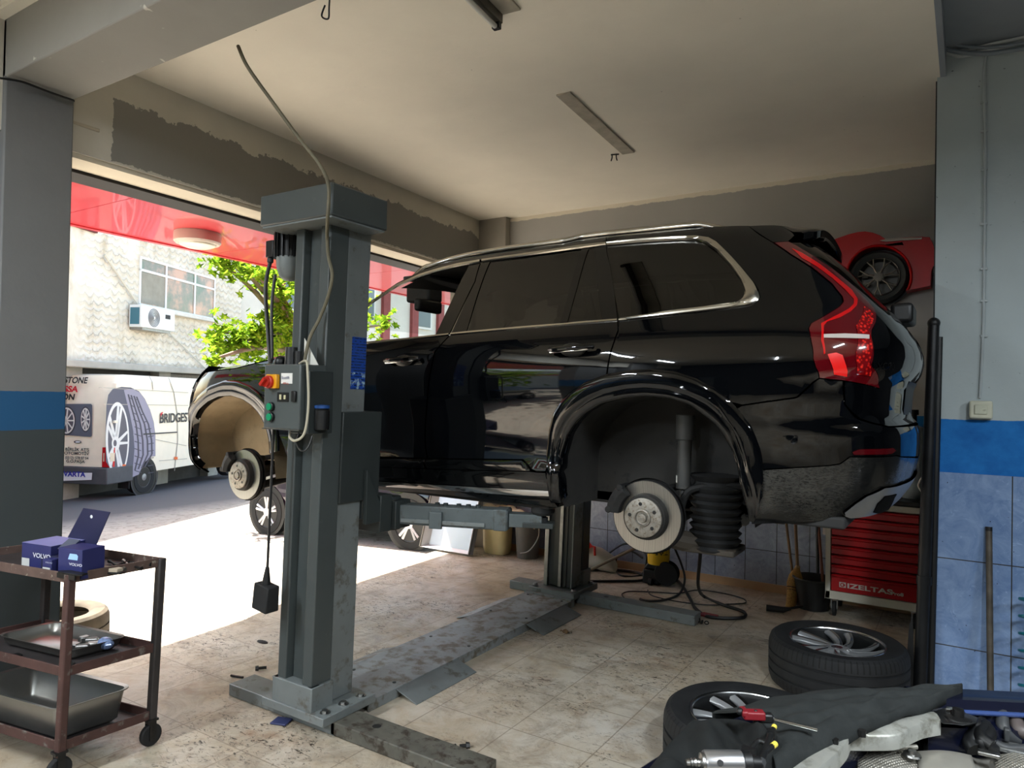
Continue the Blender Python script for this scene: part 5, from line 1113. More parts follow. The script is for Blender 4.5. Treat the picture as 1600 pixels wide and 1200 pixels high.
build('centre', MB().lathe((wcx.x,6.40,wcx.z),(0,-1,0),[(.042,.10),(.040,.122),(.018,.126),(0,.126)],24), paint('wall_centre',(104,100,92),.5,.5), wr)
build('brake_pad', MB().cb((wcx.x-.10,6.325,wcx.z+.02),(.045,.03,.04)).cb((wcx.x-.09,6.325,wcx.z-.045),(.05,.03,.03),Matrix.Rotation(.5,3,'Y')), paint('wall_caliper',(112,108,100),.5), wr, bev=.005)
one('wall_bracket', MB().lathe(wp(1461,422,6.40),(-.2,-1,0),[(0,-.05),(.035,-.05),(.04,0),(.02,.03),(0,.03)],20), plain('bracket_white',(196,190,180),.5), 'small pale lamp fitting on back wall beside the right pillar', 'fitting')

# ================================================================ right pillar: poles, hose
DP = paint('black_pipe', (30,31,33), .4, .4, var=.4, scale=6)
dp0 = at(1441,1073,z=0.0); dp0.y = 4.72; dp0.x = -.215; dp1 = at(1459,505,y=4.80); d = (dp1-dp0).normalized()
dpi = thing('black_pipe', 'tall black steel pipe standing at the left edge of the tiled right pillar', 'pipe', dp0)
build('pipe', MB().tube([dp0, dp0+(dp1-dp0)*.5, dp1], [.036,.034,.030], 18), DP, dpi)
build('pipe_collar', MB().tube([dp0+d*.62, dp0+d*.67], .040, 18), DP, dpi); build('pipe_top', MB().sphere(dp1, .034, 14, 8), MAT['black'], dpi)
build('back_rail', MB().tube([dp0+Vector((.048,.03,0)), dp1+Vector((.025,.02,-.08))], .022, 10), MAT['black'], dpi)
one('black_mudflap', MB().prism([(0,0),(.04,.0),(.03,.30),(.012,.26)], lambda a, z: (-.285+a,4.72,z+.12), (0,.02,0)).box((-.29,4.715,.0),(-.24,4.745,.13)), MAT['black'], 'small black rubber flap beside foot of the tall black pipe', 'flap')
wpz = Vector((.12,4.68,.0)); wp1 = at(1545,824,y=4.80); d = wp1-wpz
wpo = thing('grey_pole', 'grey steel tube leaning on the blue tiles of right pillar', 'pole', wpz)
build('tube', MB().tube([wpz, wp1], .0165, 14), paint('worn_tube',(88,82,74),.5,.4,var=.35,scale=9), wpo)
build('end_cap', MB().tube([wp1-d.normalized()*.02, wp1+d.normalized()*.003], .0172, 14), MAT['darksteel'], wpo)
TE = plain('teal_hose', (22,110,126), .35); P = []
for k in range(140):
    a = k/139*2*PI*6; P.append(Vector((.36+.055*math.cos(a), 4.70+.055*math.sin(a), .12+.55*k/139)))
P = [Vector((p.x-.06, p.y, p.z)) for p in P]
one('spiral_hose', MB().tube(P, .008, 8), TE, 'teal spiral air hose hanging in front of the tiled right pillar', 'hose')
# ================================================================ trolley with boxes, pan and tray
CT = paint('cart_brown', (74,50,46), .6, .2, var=.25, scale=8, col2=(104,98,92), thr=(.58,.66)); CTD = paint('cart_dark', (54,50,50), .55, .2, var=.25, scale=7)
CRZ = math.atan2(.03,1.0)
cart = thing('tool_trolley', 'brown steel three shelf trolley by the left pillar with boxes and pans', 'trolley', (-3.17,1.53,0), 0)
cart.rotation_euler = (0,0,.0)
A0 = Vector((-3.205,1.525,0)); U = Vector((-.985,-.17,0)).normalized(); V_ = Vector((.06,.998,0)).normalized(); LL, DD = .78, .385
def cp(a, b, z): return A0+U*a+V_*b+Vector((.055*z,0,z))     # a along, b across, trolley leans a touch
def cbox(m, a0, b0, z0, a1, b1, z1):
    P = [cp(a,b,z) for z in (z0,z1) for a, b in ((a0,b0),(a1,b0),(a1,b1),(a0,b1))]
    return m.add(P, [(0,3,2,1),(4,5,6,7),(0,1,5,4),(1,2,6,5),(2,3,7,6),(3,0,4,7)])
for a, b in ((-.015,-.015),(-.015,DD-.015),(LL-.015,-.015),(LL-.015,DD-.015)):
    build('leg', cbox(MB(), a, b, .10, a+.032, b+.032, .875), CT if b < 0 else CTD, cart, bev=.005)
for z in (.125,.44,.835):
    m = MB(); cbox(m, 0,0,z,LL,DD,z+.006)
    sh_ = build('shelf', m, CTD, cart, bev=.001)
    e = MB(); cbox(e,0,-.004,z,LL,.004,z+.042); cbox(e,0,DD-.004,z,LL,DD+.004,z+.042); cbox(e,-.004,0,z,.004,DD,z+.042); cbox(e,LL-.004,0,z,LL+.004,DD,z+.042)
    build('rim', e, paint('cart_rim',(92,74,68),.55,.2,var=.3,scale=12,col2=(150,144,132),thr=(.6,.66)) if z > .8 else CT, sh_, bev=.002)
for a, b in ((.0,.0),(.0,DD),(LL,.0),(LL,DD)):
    c0 = cp(a,b,.052); c_ = build('caster', MB().cyl(c0-Vector((.013,0,0)),c0+Vector((.013,0,0)),.05,n=24), MAT['rubber'], cart, bev=.006)
    build('caster_fork', MB().cb(c0+Vector((-.02,0,.025)),(.004,.03,.09)).cb(c0+Vector((.02,0,.025)),(.004,.03,.09)).cb(c0+Vector((0,0,.07)),(.045,.05,.01)), MAT['darksteel'], c_)
NAVY = paint('navy_cardboard', (34,38,92), .6, var=.08); LAV = paint('lavender_cardboard', (128,126,178), .6, var=.06); NAVD = paint('dark_navy_card', (26,28,62), .65)
STK = plain('box_sticker', (190,192,190), .6); PRN = plain('box_print', (196,198,214), .5)
def obox(name, label, o, ux, uy, sz, mat, cat='box'):
    r = thing(name, label, cat, o); ux = Vector(ux).normalized(); uy = Vector(uy).normalized()
    P = [Vector(o)+ux*a+uy*b+Vector((0,0,c)) for c in (0,sz[2]) for a, b in ((0,0),(sz[0],0),(sz[0],sz[1]),(0,sz[1]))]
    build('carton', MB().add(P,[(0,3,2,1),(4,5,6,7),(0,1,5,4),(1,2,6,5),(2,3,7,6),(3,0,4,7)]), mat, r, bev=.002)
    return r, Vector(o), ux, uy
ZS = .8435
def ofs(px, py): return at(px, py, z=ZS)
fwd = Vector((.80,.60,0)).normalized(); bkw = Vector((-.60,.80,0)).normalized()
b1, o, ux, uy = obox('parts_box', 'lavender topped blue parts box tipped behind the large open box on the trolley', cp(.40,.05,ZS), (1,.18,0), (-.18,1,0), (.19,.16,.115), NAVY)
build('top_sheet', MB().add([o+ux*a+uy*b+Vector((0,0,.1165)) for a, b in ((-.001,-.001),(.191,-.001),(.191,.161),(-.001,.161))],[(0,1,2,3)]), LAV, b1, smooth=0)
text('brand', 'VOLVO', PRN, b1, o+ux*.078-uy*.001+Vector((0,0,.06)), ux, (0,0,1), .02, squeeze=1.25, bold=.02)
build('sticker', MB().add([o+ux*a-uy*.0012+Vector((0,0,z)) for a, z in ((.004,.012),(.055,.012),(.055,.05),(.004,.05))],[(0,1,2,3)]), STK, b1, smooth=0)
b2, o, ux, uy = obox('open_box', 'large open navy box with raised lid and hand hole on the trolley', cp(.27,.05,ZS), (1,.20,0), (-.2,1,0), (.13,.20,.075), NAVD)
lid = [(-.10,-.02),(.11,-.02),(.245,.235),(.075,.24)]
lo_ = o+ux*.0+uy*.04+Vector((0,0,.02))
build('lid', MB().prism(lid, lambda a, z: lo_+ux*(a-.03)+uy*(.12-.0*z)+Vector((0,0,z)), uy*.004), NAVD, b2, bev=.001)
build('hand_hole', MB().lathe(lo_+ux*.10+uy*.119+Vector((0,0,.205)),-uy,[(0,0),(.008,0)],14), plain('hole_light',(210,214,220),.6), b2)
build('flap', MB().add([o+ux*.06+uy*.03+Vector((0,0,.10)),o+ux*.13+uy*.03+Vector((0,0,.10)),o+ux*.15+uy*.07+Vector((0,0,.14)),o+ux*.08+uy*.07+Vector((0,0,.14))],[(0,1,2,3)]), paint('grey_flap',(70,74,90),.6), b2, smooth=0, solid=.003)
b3_, o, ux, uy = obox('carry_box', 'navy box with pale hand hole standing at front corner of the trolley top', cp(.125,.03,ZS), (1,.22,0), (-.22,1,0), (.14,.11,.125), NAVY)
build('hand_hole', MB().prism([(.060,.080),(.070,.105),(.110,.105),(.118,.097),(.115,.080)], lambda a, z: o+ux*a-uy*.001+Vector((0,0,z)), uy*-.0005), plain('hole_pale',(150,190,236),.5), b3_)
text('brand', 'VOLVO', PRN, b3_, o+ux*.068-uy*.001+Vector((0,0,.056)), ux, (0,0,1), .011, squeeze=1.5, bold=.02)
for a in (.02,.066): build('sticker', MB().add([o+ux*(a+x_)-uy*.0012+Vector((0,0,z)) for x_, z in ((0,.006),(.04,.006),(.04,.028),(0,.028))],[(0,1,2,3)]), STK, b3_, smooth=0)
b4, o, ux, uy = obox('small_box', 'small blue box wedged left of the box with hand hole on the trolley', cp(.20,.015,ZS), (1,.22,0), (-.22,1,0), (.055,.06,.07), NAVY)
text('brand', 'VOLVO', PRN, b4, o+ux*.02-uy*.001+Vector((0,0,.055)), ux, (0,0,1), .006, squeeze=1.5)
build('sticker', MB().add([o+ux*(.003+x_)-uy*.0012+Vector((0,0,z)) for x_, z in ((0,.006),(.045,.006),(.045,.036),(0,.036))],[(0,1,2,3)]), STK, b4, smooth=0)
pd = thing('brake_pad', 'beige and grey brake pad lying at the front edge of trolley top', 'brake pad', cp(.0,.12,ZS))
def padm(z0, z1, k): return MB().prism([(0,0),(.02,.035),(.07,.05),(.12,.045),(.125,.015),(.06,-.01)], lambda a, b: cp(.06-a*k*1.0+.02, .15+b*k, ZS+z0), (0,0,z1-z0))
build('backing', padm(.002,.010,1.05), MAT['darksteel'], pd, bev=.001); build('lining', padm(.010,.026,.95), paint('pad_beige',(166,154,136),.7,var=.1), pd, bev=.002)
tr_ = MB(); 
one('holder_plate', MB().prism([(.02,-.03),(.05,.0),(.16,.0),(.17,-.035),(.15,-.05),(.04,-.05)], lambda a, b: cp(.10-a, .03+b*.8, ZS+.030), (0,0,.006)).prism([(.04,-.05),(.15,-.05),(.15,-.055),(.04,-.055)], lambda a, b: cp(.10-a,.03+b*.8,ZS+.012),(0,0,.02)), MAT['darksteel'], 'dark bent steel plate over the rim at front of the trolley top', 'plate')
for k in range(7):
    q = cp(.05+.09*random.random(), .20+.14*random.random(), ZS+.008); a = random.random()*3
    one('hand_tool', MB().tube([q, q+Vector((.06*math.cos(a),.06*math.sin(a),.004)), q+Vector((.1*math.cos(a),.1*math.sin(a),.002))],[.006,.005,.009],8), MAT['steel'] if k % 2 else MAT['darksteel'], 'small steel tool lying behind the brake pad on trolley top', 'tool', 'loose tools on the trolley top')
# steel pans
SS = paint('stainless_pan', (160,160,156), .36, .9, var=.12, scale=4)
def pan(name, label, a0, b0, a1, b1, z, h, rimw, mat, slope):
    r = thing(name, label, 'pan', cp((a0+a1)/2,(b0+b1)/2,z)); P = []
    def ring(g, zz):
        out = []
        for ca, cb2, s0 in ((a1-.04,b1-.04,0),(a0+.04,b1-.04,1),(a0+.04,b0+.04,2),(a1-.04,b0+.04,3)):
            for k in range(5):
                t_ = (s0+k/4)*PI/2; out.append(cp(ca+(.04+g)*math.cos(t_), cb2+(.04+g)*math.sin(t_), zz))
        return out
    P = [ring(-.02-slope,z+.003), ring(-slope,z+.02), ring(0,z+h-.004), ring(rimw,z+h), ring(rimw,z+h-.004)]
    m = MB().grid(P, True).add(P[0],[tuple(range(20))]); build('pan', m, mat, r, smooth=50, solid=.0015)
    return r
pan('deep_pan', 'deep stainless steel pan on the lowest trolley shelf', .06, .02, .70, DD-.07, .132, .155, .016, SS, .02)
pan('shallow_tray', 'shallow steel tray with small parts on the middle trolley shelf', .14, .10, .62, DD-.04, .447, .055, .010, paint('tray_steel',(150,148,142),.35,.9,var=.15), .01)
for k, (a, b, w) in enumerate(((.26,.2,.05),(.2,.25,.06),(.32,.28,.04))):
    q = cp(a,b,.455)
    one('metal_part', MB().cb(q+Vector((0,0,.02)),(w,.035,.03),Matrix.Rotation(.6*k+.3,3,'Z')).cyl(q+Vector((.02,0,.02)),q+Vector((.07,.03,.025)),.012), MAT['steel'], 'small bare metal part in the shallow tray of the trolley', 'part', 'parts in the shallow tray', bev=.004)
q = cp(.16,.27,.46); one('crumpled_wrap', MB().sphere(q+Vector((0,0,.025)),.035,9,6,(1.3,.9,.8)), paint('clear_wrap',(130,150,190),.2,.2,var=.3,scale=40), 'bluish crumpled plastic wrap at back of the shallow trolley tray', 'wrap')
q = cp(.12,.08,.448); one('washer', MB().lathe(q,(0,0,1),[(.03,0),(.032,.004),(.018,.005),(.016,.0)],20), MAT['steel'], 'flat steel washer on the middle trolley shelf', 'washer')
q = cp(.5,.03,.447); one('open_spanner', MB().tube([q+Vector((-.06,-.01,.004)),q+Vector((.1,.03,.004))],.008).cb(q+Vector((.11,.035,.006)),(.04,.03,.012)), MAT['darksteel'], 'dark spanner at front edge of the middle trolley shelf', 'spanner')
# tyre outside behind the trolley
ty = at(148,980,z=-.03); 
ot = thing('old_tyre', 'worn dusty tyre lying flat on the pavement behind the trolley', 'tyre', (ty.x,ty.y,0))
ot.rotation_euler = (0, 0, .4); ot.location = (-5.06,2.36,gz(-5.06)); 
t = NT('dusty_tyre_rubber'); t.set(col=t.ramp(t.noise(8,4),(.3,(62,56,47)),(.7,(92,83,68))), rough=.9); 
build('tread', tyre_mesh(.315,.30,.19), t.m, ot, local=True, smooth=30)
# ================================================================ litter on the floor
def bolt(px, py, a, L, label, grp='bolts on the floor by the lift'):
    q = at(px, py, z=.012); d = Vector((math.cos(a),math.sin(a),0))
    r = thing('wheel_bolt', label, 'bolt', q, 0, grp)
    build('shank', MB().tube([q, q+d*L], .0085, 10), MAT['darksteel'], r); build('head', MB().tube([q-d*.018, q], [.014,.016], 6), MAT['darksteel'], r)
bolt(404,1044,.9,.045,'dark wheel bolt on floor left of the near lift column, farthest from camera'); bolt(400,1064,2.2,.03,'dark wheel bolt touching the left foot of near lift column')
q = at(370,1057,z=.008); one('steel_pin', MB().tube([q-Vector((.04,.01,0)),q+Vector((.04,.012,0))],.007,8), MAT['darksteel'], 'short dark steel pin on floor left of the near lift column', 'pin')
for k, (px, py) in enumerate(((692,1170),(704,1168),(716,1172),(728,1165),(722,1176))): bolt(px, py, k*1.3, .03, 'small dark bolt in the cluster beside the right foot of near lift column', 'bolt cluster by the lift foot')
q = at(410,1003,z=.003); one('rubber_scrap', MB().sphere(q,1,12,6,(.05,.022,.008)), MAT['rubber'], 'flat dark rubber scrap on floor behind the left lift foot', 'scrap')
q = at(440,1128,z=.003); one('blue_packet', MB().cb(q+Vector((0,0,.004)),(.085,.075,.008),Matrix.Rotation(.35,3,'Z')), paint('packet_navy',(52,58,96),.4,var=.15), 'small navy blue packet on floor in front of the lift base', 'packet', bev=.002)
q = at(596,1134,z=.002); one('paper_label', MB().cb(q+Vector((0,0,.001)),(.15,.055,.001),Matrix.Rotation(-.15,3,'Z')), paint('torn_paper',(196,190,172),.7,var=.1,scale=20), 'torn pale paper label on floor behind the right lift foot', 'paper')
for k, (px, py) in enumerate(((1128,945),(918,1000),(980,975))):
    pass
q = at(884,987,z=.004); one('dry_leaf', MB().grid([[q+Vector((.07*(i/4-.5),.05*(j/3-.5),.012*math.sin(i*2+j*1.7))) for j in range(4)] for i in range(5)]), paint('dry_leaf',(120,92,58),.8), 'crumpled brown leaf on floor beside the far ramp flap', 'leaf', solid=.002)
# ================================================================ street
EH = Vector((-.42,.907,0)).normalized(); NH = Vector((EH.y,-EH.x,0))        # along the street, and towards the shop
FP = Vector((-14.4,6.4,0))
def onp(px, py, P0, n):
    d = Vector(ROT@np.array([px-800., py-600., FPX])); C = Vector((0,0,CAMZ)); t = (Vector(P0)-C).dot(n)/d.dot(n); return C+d*t
def fc(px, py, off=0): return onp(px, py, FP+NH*off, NH)
def fs(p): return (p-FP).dot(EH)                                             # distance along the house front
t = NT('wavy_render'); x = t.sep()
al = t.math('ADD', t.math('MULTIPLY', x[0], -.42), t.math('MULTIPLY', x[1], .907))
wob = t.math('ADD', t.math('MULTIPLY', t.math('ABSOLUTE', t.math('SINE', t.math('MULTIPLY', al, 13))), .06), t.math('MULTIPLY', t.noise(2.2, 6, .7), .34))
wv = t.math('SINE', t.math('MULTIPLY', t.math('ADD', x[2], wob), 40)); ln = t.ramp(wv, (.74,(0,0,0,1)), (.95,(1,1,1,1)))
mask = t.math('MULTIPLY', t.ramp(t.noise(1.4, 5, .6), (.36,(.25,.25,.25,1)), (.6,(1,1,1,1))), t.ramp(t.math('SUBTRACT', al, 0.2), (.45,(0,0,0,1)), (1.0,(1,1,1,1))))
base = t.ramp(t.noise(.8, 6, .65), (.3,(212,203,184)), (.7,(238,231,216)))
base = t.mix(t.ramp(t.noise(2.2, 7, .7, vec=t.map(scale=(1,1,.35))), (.52,(0,0,0,1)), (.72,(.8,.8,.8,1))), base, (186,170,140))
t.set(col=t.mix(t.math('MULTIPLY', t.math('MULTIPLY', ln, mask), .42), base, (110,102,88)), rough=.9, spec=.2); t.bump(t.math('MULTIPLY', wv, mask), .6, .03); WAVY = t.m
def slab(s0, s1, z0, z1, d0, d1, P0=FP):
    m = MB(); P = [P0+EH*s+NH*d+Vector((0,0,z)) for z in (z0,z1) for s, d in ((s0,d0),(s1,d0),(s1,d1),(s0,d1))]
    return m.add(P, [(0,3,2,1),(4,5,6,7),(0,1,5,4),(1,2,6,5),(2,3,7,6),(3,0,4,7)])
house = thing('house', 'pale house with wavy render across the street behind the white van', 'building', FP+Vector((0,0,-.4)))
sW = fs(fc(378,450)); sL = fs(fc(60,450))-3
zc_ = fc(200,570).z
build('wall', slab(sL, sW, zc_, 7.1, -.6, 0), WAVY, house, smooth=0)
build('ground_floor', slab(sL, sW, -1, zc_, -.9, -.25), paint('shop_dark',(70,66,62),.7,var=.2), house, smooth=0)
build('ledge', slab(sL, sW+.1, zc_-.12, zc_+.02, -.3, .22), paint('ledge_grey',(176,170,158),.8,var=.12,scale=3), house, bev=.02)
for a_, b_ in ((105,130),(250,268),(330,345)):
    s0_, s1_ = fs(fc(a_,585)), fs(fc(b_,585)); build('shop_pier', slab(s0_, s1_, -1, zc_-.1, -.3, -.02), paint('pier_pale',(168,162,150),.8), house, smooth=0)
s0_, s1_ = fs(fc(270,590)), fs(fc(322,590)); build('grating', slab(s0_, s1_, fc(300,605).z-.4, zc_-.14, -.22, -.16), paint('grating_grey',(120,118,110),.6,var=.4,scale=40), house, smooth=0)
# upper windows
def window(TL, BR, px0, px1, py0, py1, cols, zt, parent):
    s0, s1 = fs(fc(px0,py0)), fs(fc(px1,py0)); z1 = fc(px0,py0).z; z0 = fc(px0,py1).z
    fr = MB(); w = .055
    for a in cols: s = s0+(s1-s0)*a; fr.v += []; q = slab(s-w/2, s+w/2, z0, z1, -.05, .03); fr.add(q.v, q.f)
    for z in (z0, z0+(z1-z0)*zt, z1): q = slab(s0-w/2, s1+w/2, z-w/2, z+w/2, -.05, .03); fr.add(q.v, q.f)
    f = build('window', fr, plain('window_white',(232,232,228),.4), parent, bev=.006)
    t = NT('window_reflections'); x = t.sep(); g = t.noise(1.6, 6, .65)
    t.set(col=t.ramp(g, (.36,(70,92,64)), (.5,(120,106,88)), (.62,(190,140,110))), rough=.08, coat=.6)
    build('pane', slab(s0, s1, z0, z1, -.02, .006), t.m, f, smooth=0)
    build('curtain', slab(s0+.06, s0+(s1-s0)*cols[1]-.05, z0+.06, z0+(z1-z0)*zt-.05, -.01, .012), paint('curtain_grey',(150,146,132),.8), f, smooth=0)
    build('sill', slab(s0-.12, s1+.2, z0-.10, z0-.02, -.05, .14), paint('sill_white',(214,210,200),.7), f, bev=.01)
window(None, None, 219, 336, 402, 476, (0,.31,.70,1), .74, house)
s0_, s1_ = fs(fc(90,345)), fs(fc(150,350)); z1 = fc(120,330).z; z0 = fc(140,362).z
build('red_window', slab(s0_, s1_, z0, z1+.4, -.05, .06), paint('maroon_window',(104,30,36),.5), house, bev=.02)
build('drain_pipe', MB().tube([fc(163,398,.06), fc(216,476,.06), fc(216,480,.06)],.022,8), plain('pipe_pale',(206,200,184),.6), house)
build('wall_conduit', MB().tube([fc(256,512,.06), fc(290,545,.06), fc(323,578,.06)],.016,8), plain('conduit_pale',(200,196,180),.6), house)
ac = thing('air_conditioner', 'white outdoor air conditioner unit below the upper window of the pale house', 'air conditioner', fc(243,497))
sa, sb_ = fs(fc(218,497,.3)), fs(fc(271,497,.3)); za, zb = fc(240,514,.3).z, fc(240,480,.3).z
build('casing', slab(sa, sb_, za, zb, .05, .34), plain('casing_white',(222,224,222),.4), ac, bev=.015)
cc = FP+EH*(sa+(sb_-sa)*.36)+NH*.342+Vector((0,0,(za+zb)/2)); rr_ = (zb-za)*.42
gg = MB()
for k in range(6): gg.lathe(cc, NH, [(rr_*(1-k*.16),0),(rr_*(1-k*.16)-.012,.012),(rr_*(1-k*.16)-.02,0)], 36)
build('fan_grille', gg, plain('grille_grey',(128,130,130),.5), ac); build('fan_hub', MB().lathe(cc, NH, [(rr_*.14,.0),(rr_*.12,.02),(0,.02)],20), MAT['white'], ac)
build('badge', slab(sa+(sb_-sa)*.70, sa+(sb_-sa)*.85, za+(zb-za)*.55, za+(zb-za)*.75, .34, .345), MAT['black'], ac)
build('side_vent', MB().add([FP+EH*(sa-.004)+NH*d+Vector((0,0,z)) for d, z in ((.08,za+.06),(.3,za+.06),(.3,zb-.06),(.08,zb-.06))],[(0,1,2,3)]), plain('vent_teal',(60,110,126),.5), ac, smooth=0)
build('bracket', slab(sa+.1, sb_-.1, za-.05, za, .0, .3), MAT['steel'], ac)
# second house, seen past the tree and through the car's windows
H2 = Vector((-17.5,16,0)); t2 = plaster('rough_white_render',(214,210,198),1.2,.08,.8,8)
h2 = thing('white_house', 'pale house with maroon pilasters far across the street behind the tree', 'building', H2)
build('wall', MB().box((-18.5,9.8,-1),(-17.5,44,9)), t2, h2, smooth=0)
for y in np.arange(12.4, 40, 1.55): build('pilaster', MB().box((-17.5,y,-.5),(-17.36,y+.34,9)), paint('maroon_pilaster',(136,62,58),.6), h2, smooth=0)
for y in (14.2, 17.3, 20.4, 23.5): 
    w_ = build('window', MB().box((-17.55,y-.05,4.1),(-17.42,y+.95,5.3)), plain('win2_white',(220,220,214),.5), h2, smooth=0)
    build('pane', MB().box((-17.42,y+.04,4.18),(-17.41,y+.86,5.22)), plain('win2_glass',(96,108,112),.1), w_, smooth=0)
# things seen only as reflections and light on the left of the pillar
h3 = thing('corner_building', 'pale building with red fascia across the street, left of the pillar', 'building', (-17,-8,0))
build('wall', MB().box((-18,-30,-1),(-17,-1.2,5.2)), t2, h3, smooth=0); build('fascia', MB().box((-17.0,-26,2.6),(-16.8,-2,3.3)), MAT['red_panel'], h3, smooth=0)
# ---------------------------------------------------------------- van
VW = Vector((-10.9,6.1,0))
for _ in range(20):
    g = gz(VW.x); VW = at(223,772,z=g)
VS = 1.0
VO = VW-EH*1.0-NH*(-.02); VO.z = gz(VO.x)
def vp(px, py, off=0): return onp(px, py, VO+NH*off, NH)                      # on the flank
def vl(p): return ((p-VO).dot(EH), p.z-VO.z)
HV = vp(150,583).z-VO.z; LV = 5.3; WV = 1.95
van = thing('van', 'white panel van with tyre advertising parked across the street', 'van', VO)
VWHITE = paint('van_white', (246,236,214), .35, var=.03, coat=.3)
def vpt(a, d, z): return VO+EH*a-NH*d+Vector((0,0,z))
prof = [(0,.42),(0,.55),(0,.75),(.0,1.4),(.06,HV-.18),(.16,HV-.03),(.4,HV),(3.3,HV-.02),(3.85,HV-.22),(4.35,1.55),(4.9,1.25),(5.22,1.0),(5.3,.7),(5.28,.42)]
rows = []
for d, k in ((.0,0),(.02,0),(.10,1),(.3,2),(WV/2,3),(WV-.3,2),(WV-.1,1),(WV-.02,0),(WV,0)):
    sh_ = (0,.10,.04,0)[k] if d not in (0,WV) else .0
    r = []
    for a, z in prof:
        zz = z; aa = a
        tum = 0
        dd = d+tum*(1-2*d/WV)
        if k == 0: zz = min(z, HV-.12) if z > HV-.2 else z
        rnd = {0:.035,1:.01,2:.0,3:.0}[k]
        aa = a+rnd if a < 1 else (a-rnd*1.5 if a > 4.2 else a)
        r.append(vpt(aa, dd, zz))
    rows.append(r)
m = MB().grid(rows); m.add(rows[0],[tuple(range(len(prof)))]); m.add(rows[-1],[tuple(range(len(prof)))])
build('body', m, VWHITE, van, smooth=35, bev=.03, seg=3)
def flank(poly, off=.012):
    P = []
    for px, py in poly:
        p = vp(px, py); a, z = vl(p); tum = 0
        P.append(p-NH*(tum)+NH*off)
    return P
def decal(name, poly, mat, off=.012, parent=van):
    P = flank(poly, off); n = len(P)
    tri = tessellate_polygon([[Vector(((p-VO).dot(EH), p.z, 0)) for p in P]])
    return build(name, MB().add(P, [tuple(f) for f in tri]), mat, parent, smooth=0)
ZV = lambda u, v: (90+u/5.4545, 560+v/5.4545)
SIDE = plain('ad_sidewall',(84,84,100),.5); TREAD = plain('ad_tread',(150,146,164),.5); GROOVE = plain('ad_groove',(70,68,82),.5); ADW = plain('ad_white',(226,224,220),.5); ADD_ = plain('ad_dark',(88,86,96),.5)
ad = decal('tyre_picture', [ZV(*p) for p in ((412,400),(428,310),(465,262),(540,243),(620,248),(690,280),(740,345),(785,440),(815,540),(830,650),(830,832),(790,840),(745,880),(715,930),(690,990),(600,1032),(470,1036),(440,930),(408,880),(404,640))], SIDE, .010)
decal('tread', [ZV(*p) for p in ((560,268),(640,262),(695,290),(740,350),(785,445),(813,545),(828,650),(828,830),(790,838),(745,878),(710,935),(685,990),(610,1020),(640,900),(650,760),(640,620),(610,470),(580,350))], TREAD, .012, ad)
for k, (t0, sh_) in enumerate(((.2,0),(.42,0),(.64,0),(.84,0))):
    L_ = [(575+t0*110,300+t0*30),(600+t0*140,420+t0*40),(630+t0*165,560),(645+t0*180,700),(648+t0*180,830-t0*20),(628+t0*130,960-t0*40)]
    w_ = 7; P = [ZV(u-w_,v) for u, v in L_]+[ZV(u+w_,v) for u, v in L_[::-1]]
    decal('tread_groove', P, GROOVE, .0135, ad)
for k in range(11):
    v0 = 330+k*62; u0 = 610+min(1,k/4)*40; w_ = 60+min(1,k/5)*105
    decal('tread_sipe', [ZV(u0,v0),ZV(u0+w_*.35,v0+20),ZV(u0+w_*.35,v0+26),ZV(u0,v0+8)], GROOVE, .0138, ad); 
    decal('tread_sipe', [ZV(u0+w_*.7,v0+24),ZV(u0+w_,v0+16),ZV(u0+w_,v0+22),ZV(u0+w_*.7,v0+32)], GROOVE, .0138, ad)
el = lambda cx, cy, rx, ry, n=40: [ZV(cx+rx*math.cos(2*PI*k/n), cy+ry*math.sin(2*PI*k/n)) for k in range(n)]
decal('rim_picture', el(505,690,100,318), ADW, .0125, ad); decal('rim_shadow', el(508,692,84,290), ADD_, .013, ad)
for k in range(5):
    for da in (-.16,.16):
        a = -PI/2+2*PI*k/5+.25; e = (505+88*math.cos(a+da), 690+298*math.sin(a+da)); c_ = (492,725)
        nx_, ny_ = -(e[1]-c_[1]), (e[0]-c_[0]); L_ = math.hypot(nx_,ny_); nx_, ny_ = nx_/L_*9, ny_/L_*9
        decal('spoke_picture', [ZV(c_[0]-nx_*1.6,c_[1]-ny_*1.6),ZV(e[0]-nx_,e[1]-ny_),ZV(e[0]+nx_,e[1]+ny_),ZV(c_[0]+nx_*1.6,c_[1]+ny_*1.6)], ADW, .0135, ad)
decal('hub_picture', el(490,725,34,62), ADW, .0138, ad); decal('hub_hole', el(484,722,14,28), ADD_, .0142, ad)
tp0 = flank([ZV(866,550)],.013)[0]; th = (flank([ZV(866,462)],.013)[0]-tp0).length
TXT = plain('van_lettering',(46,46,48),.5); TXR = plain('van_lettering_red',(206,36,52),.5); TXB = plain('van_lettering_blue',(36,44,150),.5)
text('lettering', 'BRIDGESTONE', TXT, van, tp0, EH, (0,0,1), th*.92, squeeze=.92, ext=.004, bold=.02)
decal('letter_accent', [ZV(870,500),ZV(872,468),ZV(888,455),ZV(893,458)], TXR, .019)
decal('rub_strip', [ZV(722,640),ZV(1012,624),ZV(1012,634),ZV(722,652)], plain('strip_dark',(52,52,54),.5), .02)
for a_, b_ in (((345,245),(1110,290)),((390,388),(1110,398)),((640,650),(1095,742)),((860,870),(1100,852))):
    decal('panel_seam', [ZV(a_[0],a_[1]),ZV(*b_),ZV(b_[0],b_[1]+5),ZV(a_[0],a_[1]+5)], plain('seam_beige',(176,170,158),.6), .011)
for L_ in (((770,145),(800,200),(806,265)),((940,165),(960,220),(985,290),(1015,480),(1018,700),(990,960))):
    decal('door_seam', [ZV(u,v) for u, v in L_]+[ZV(u+5,v) for u, v in L_[::-1]], plain('seam_grey',(140,136,128),.6), .011)
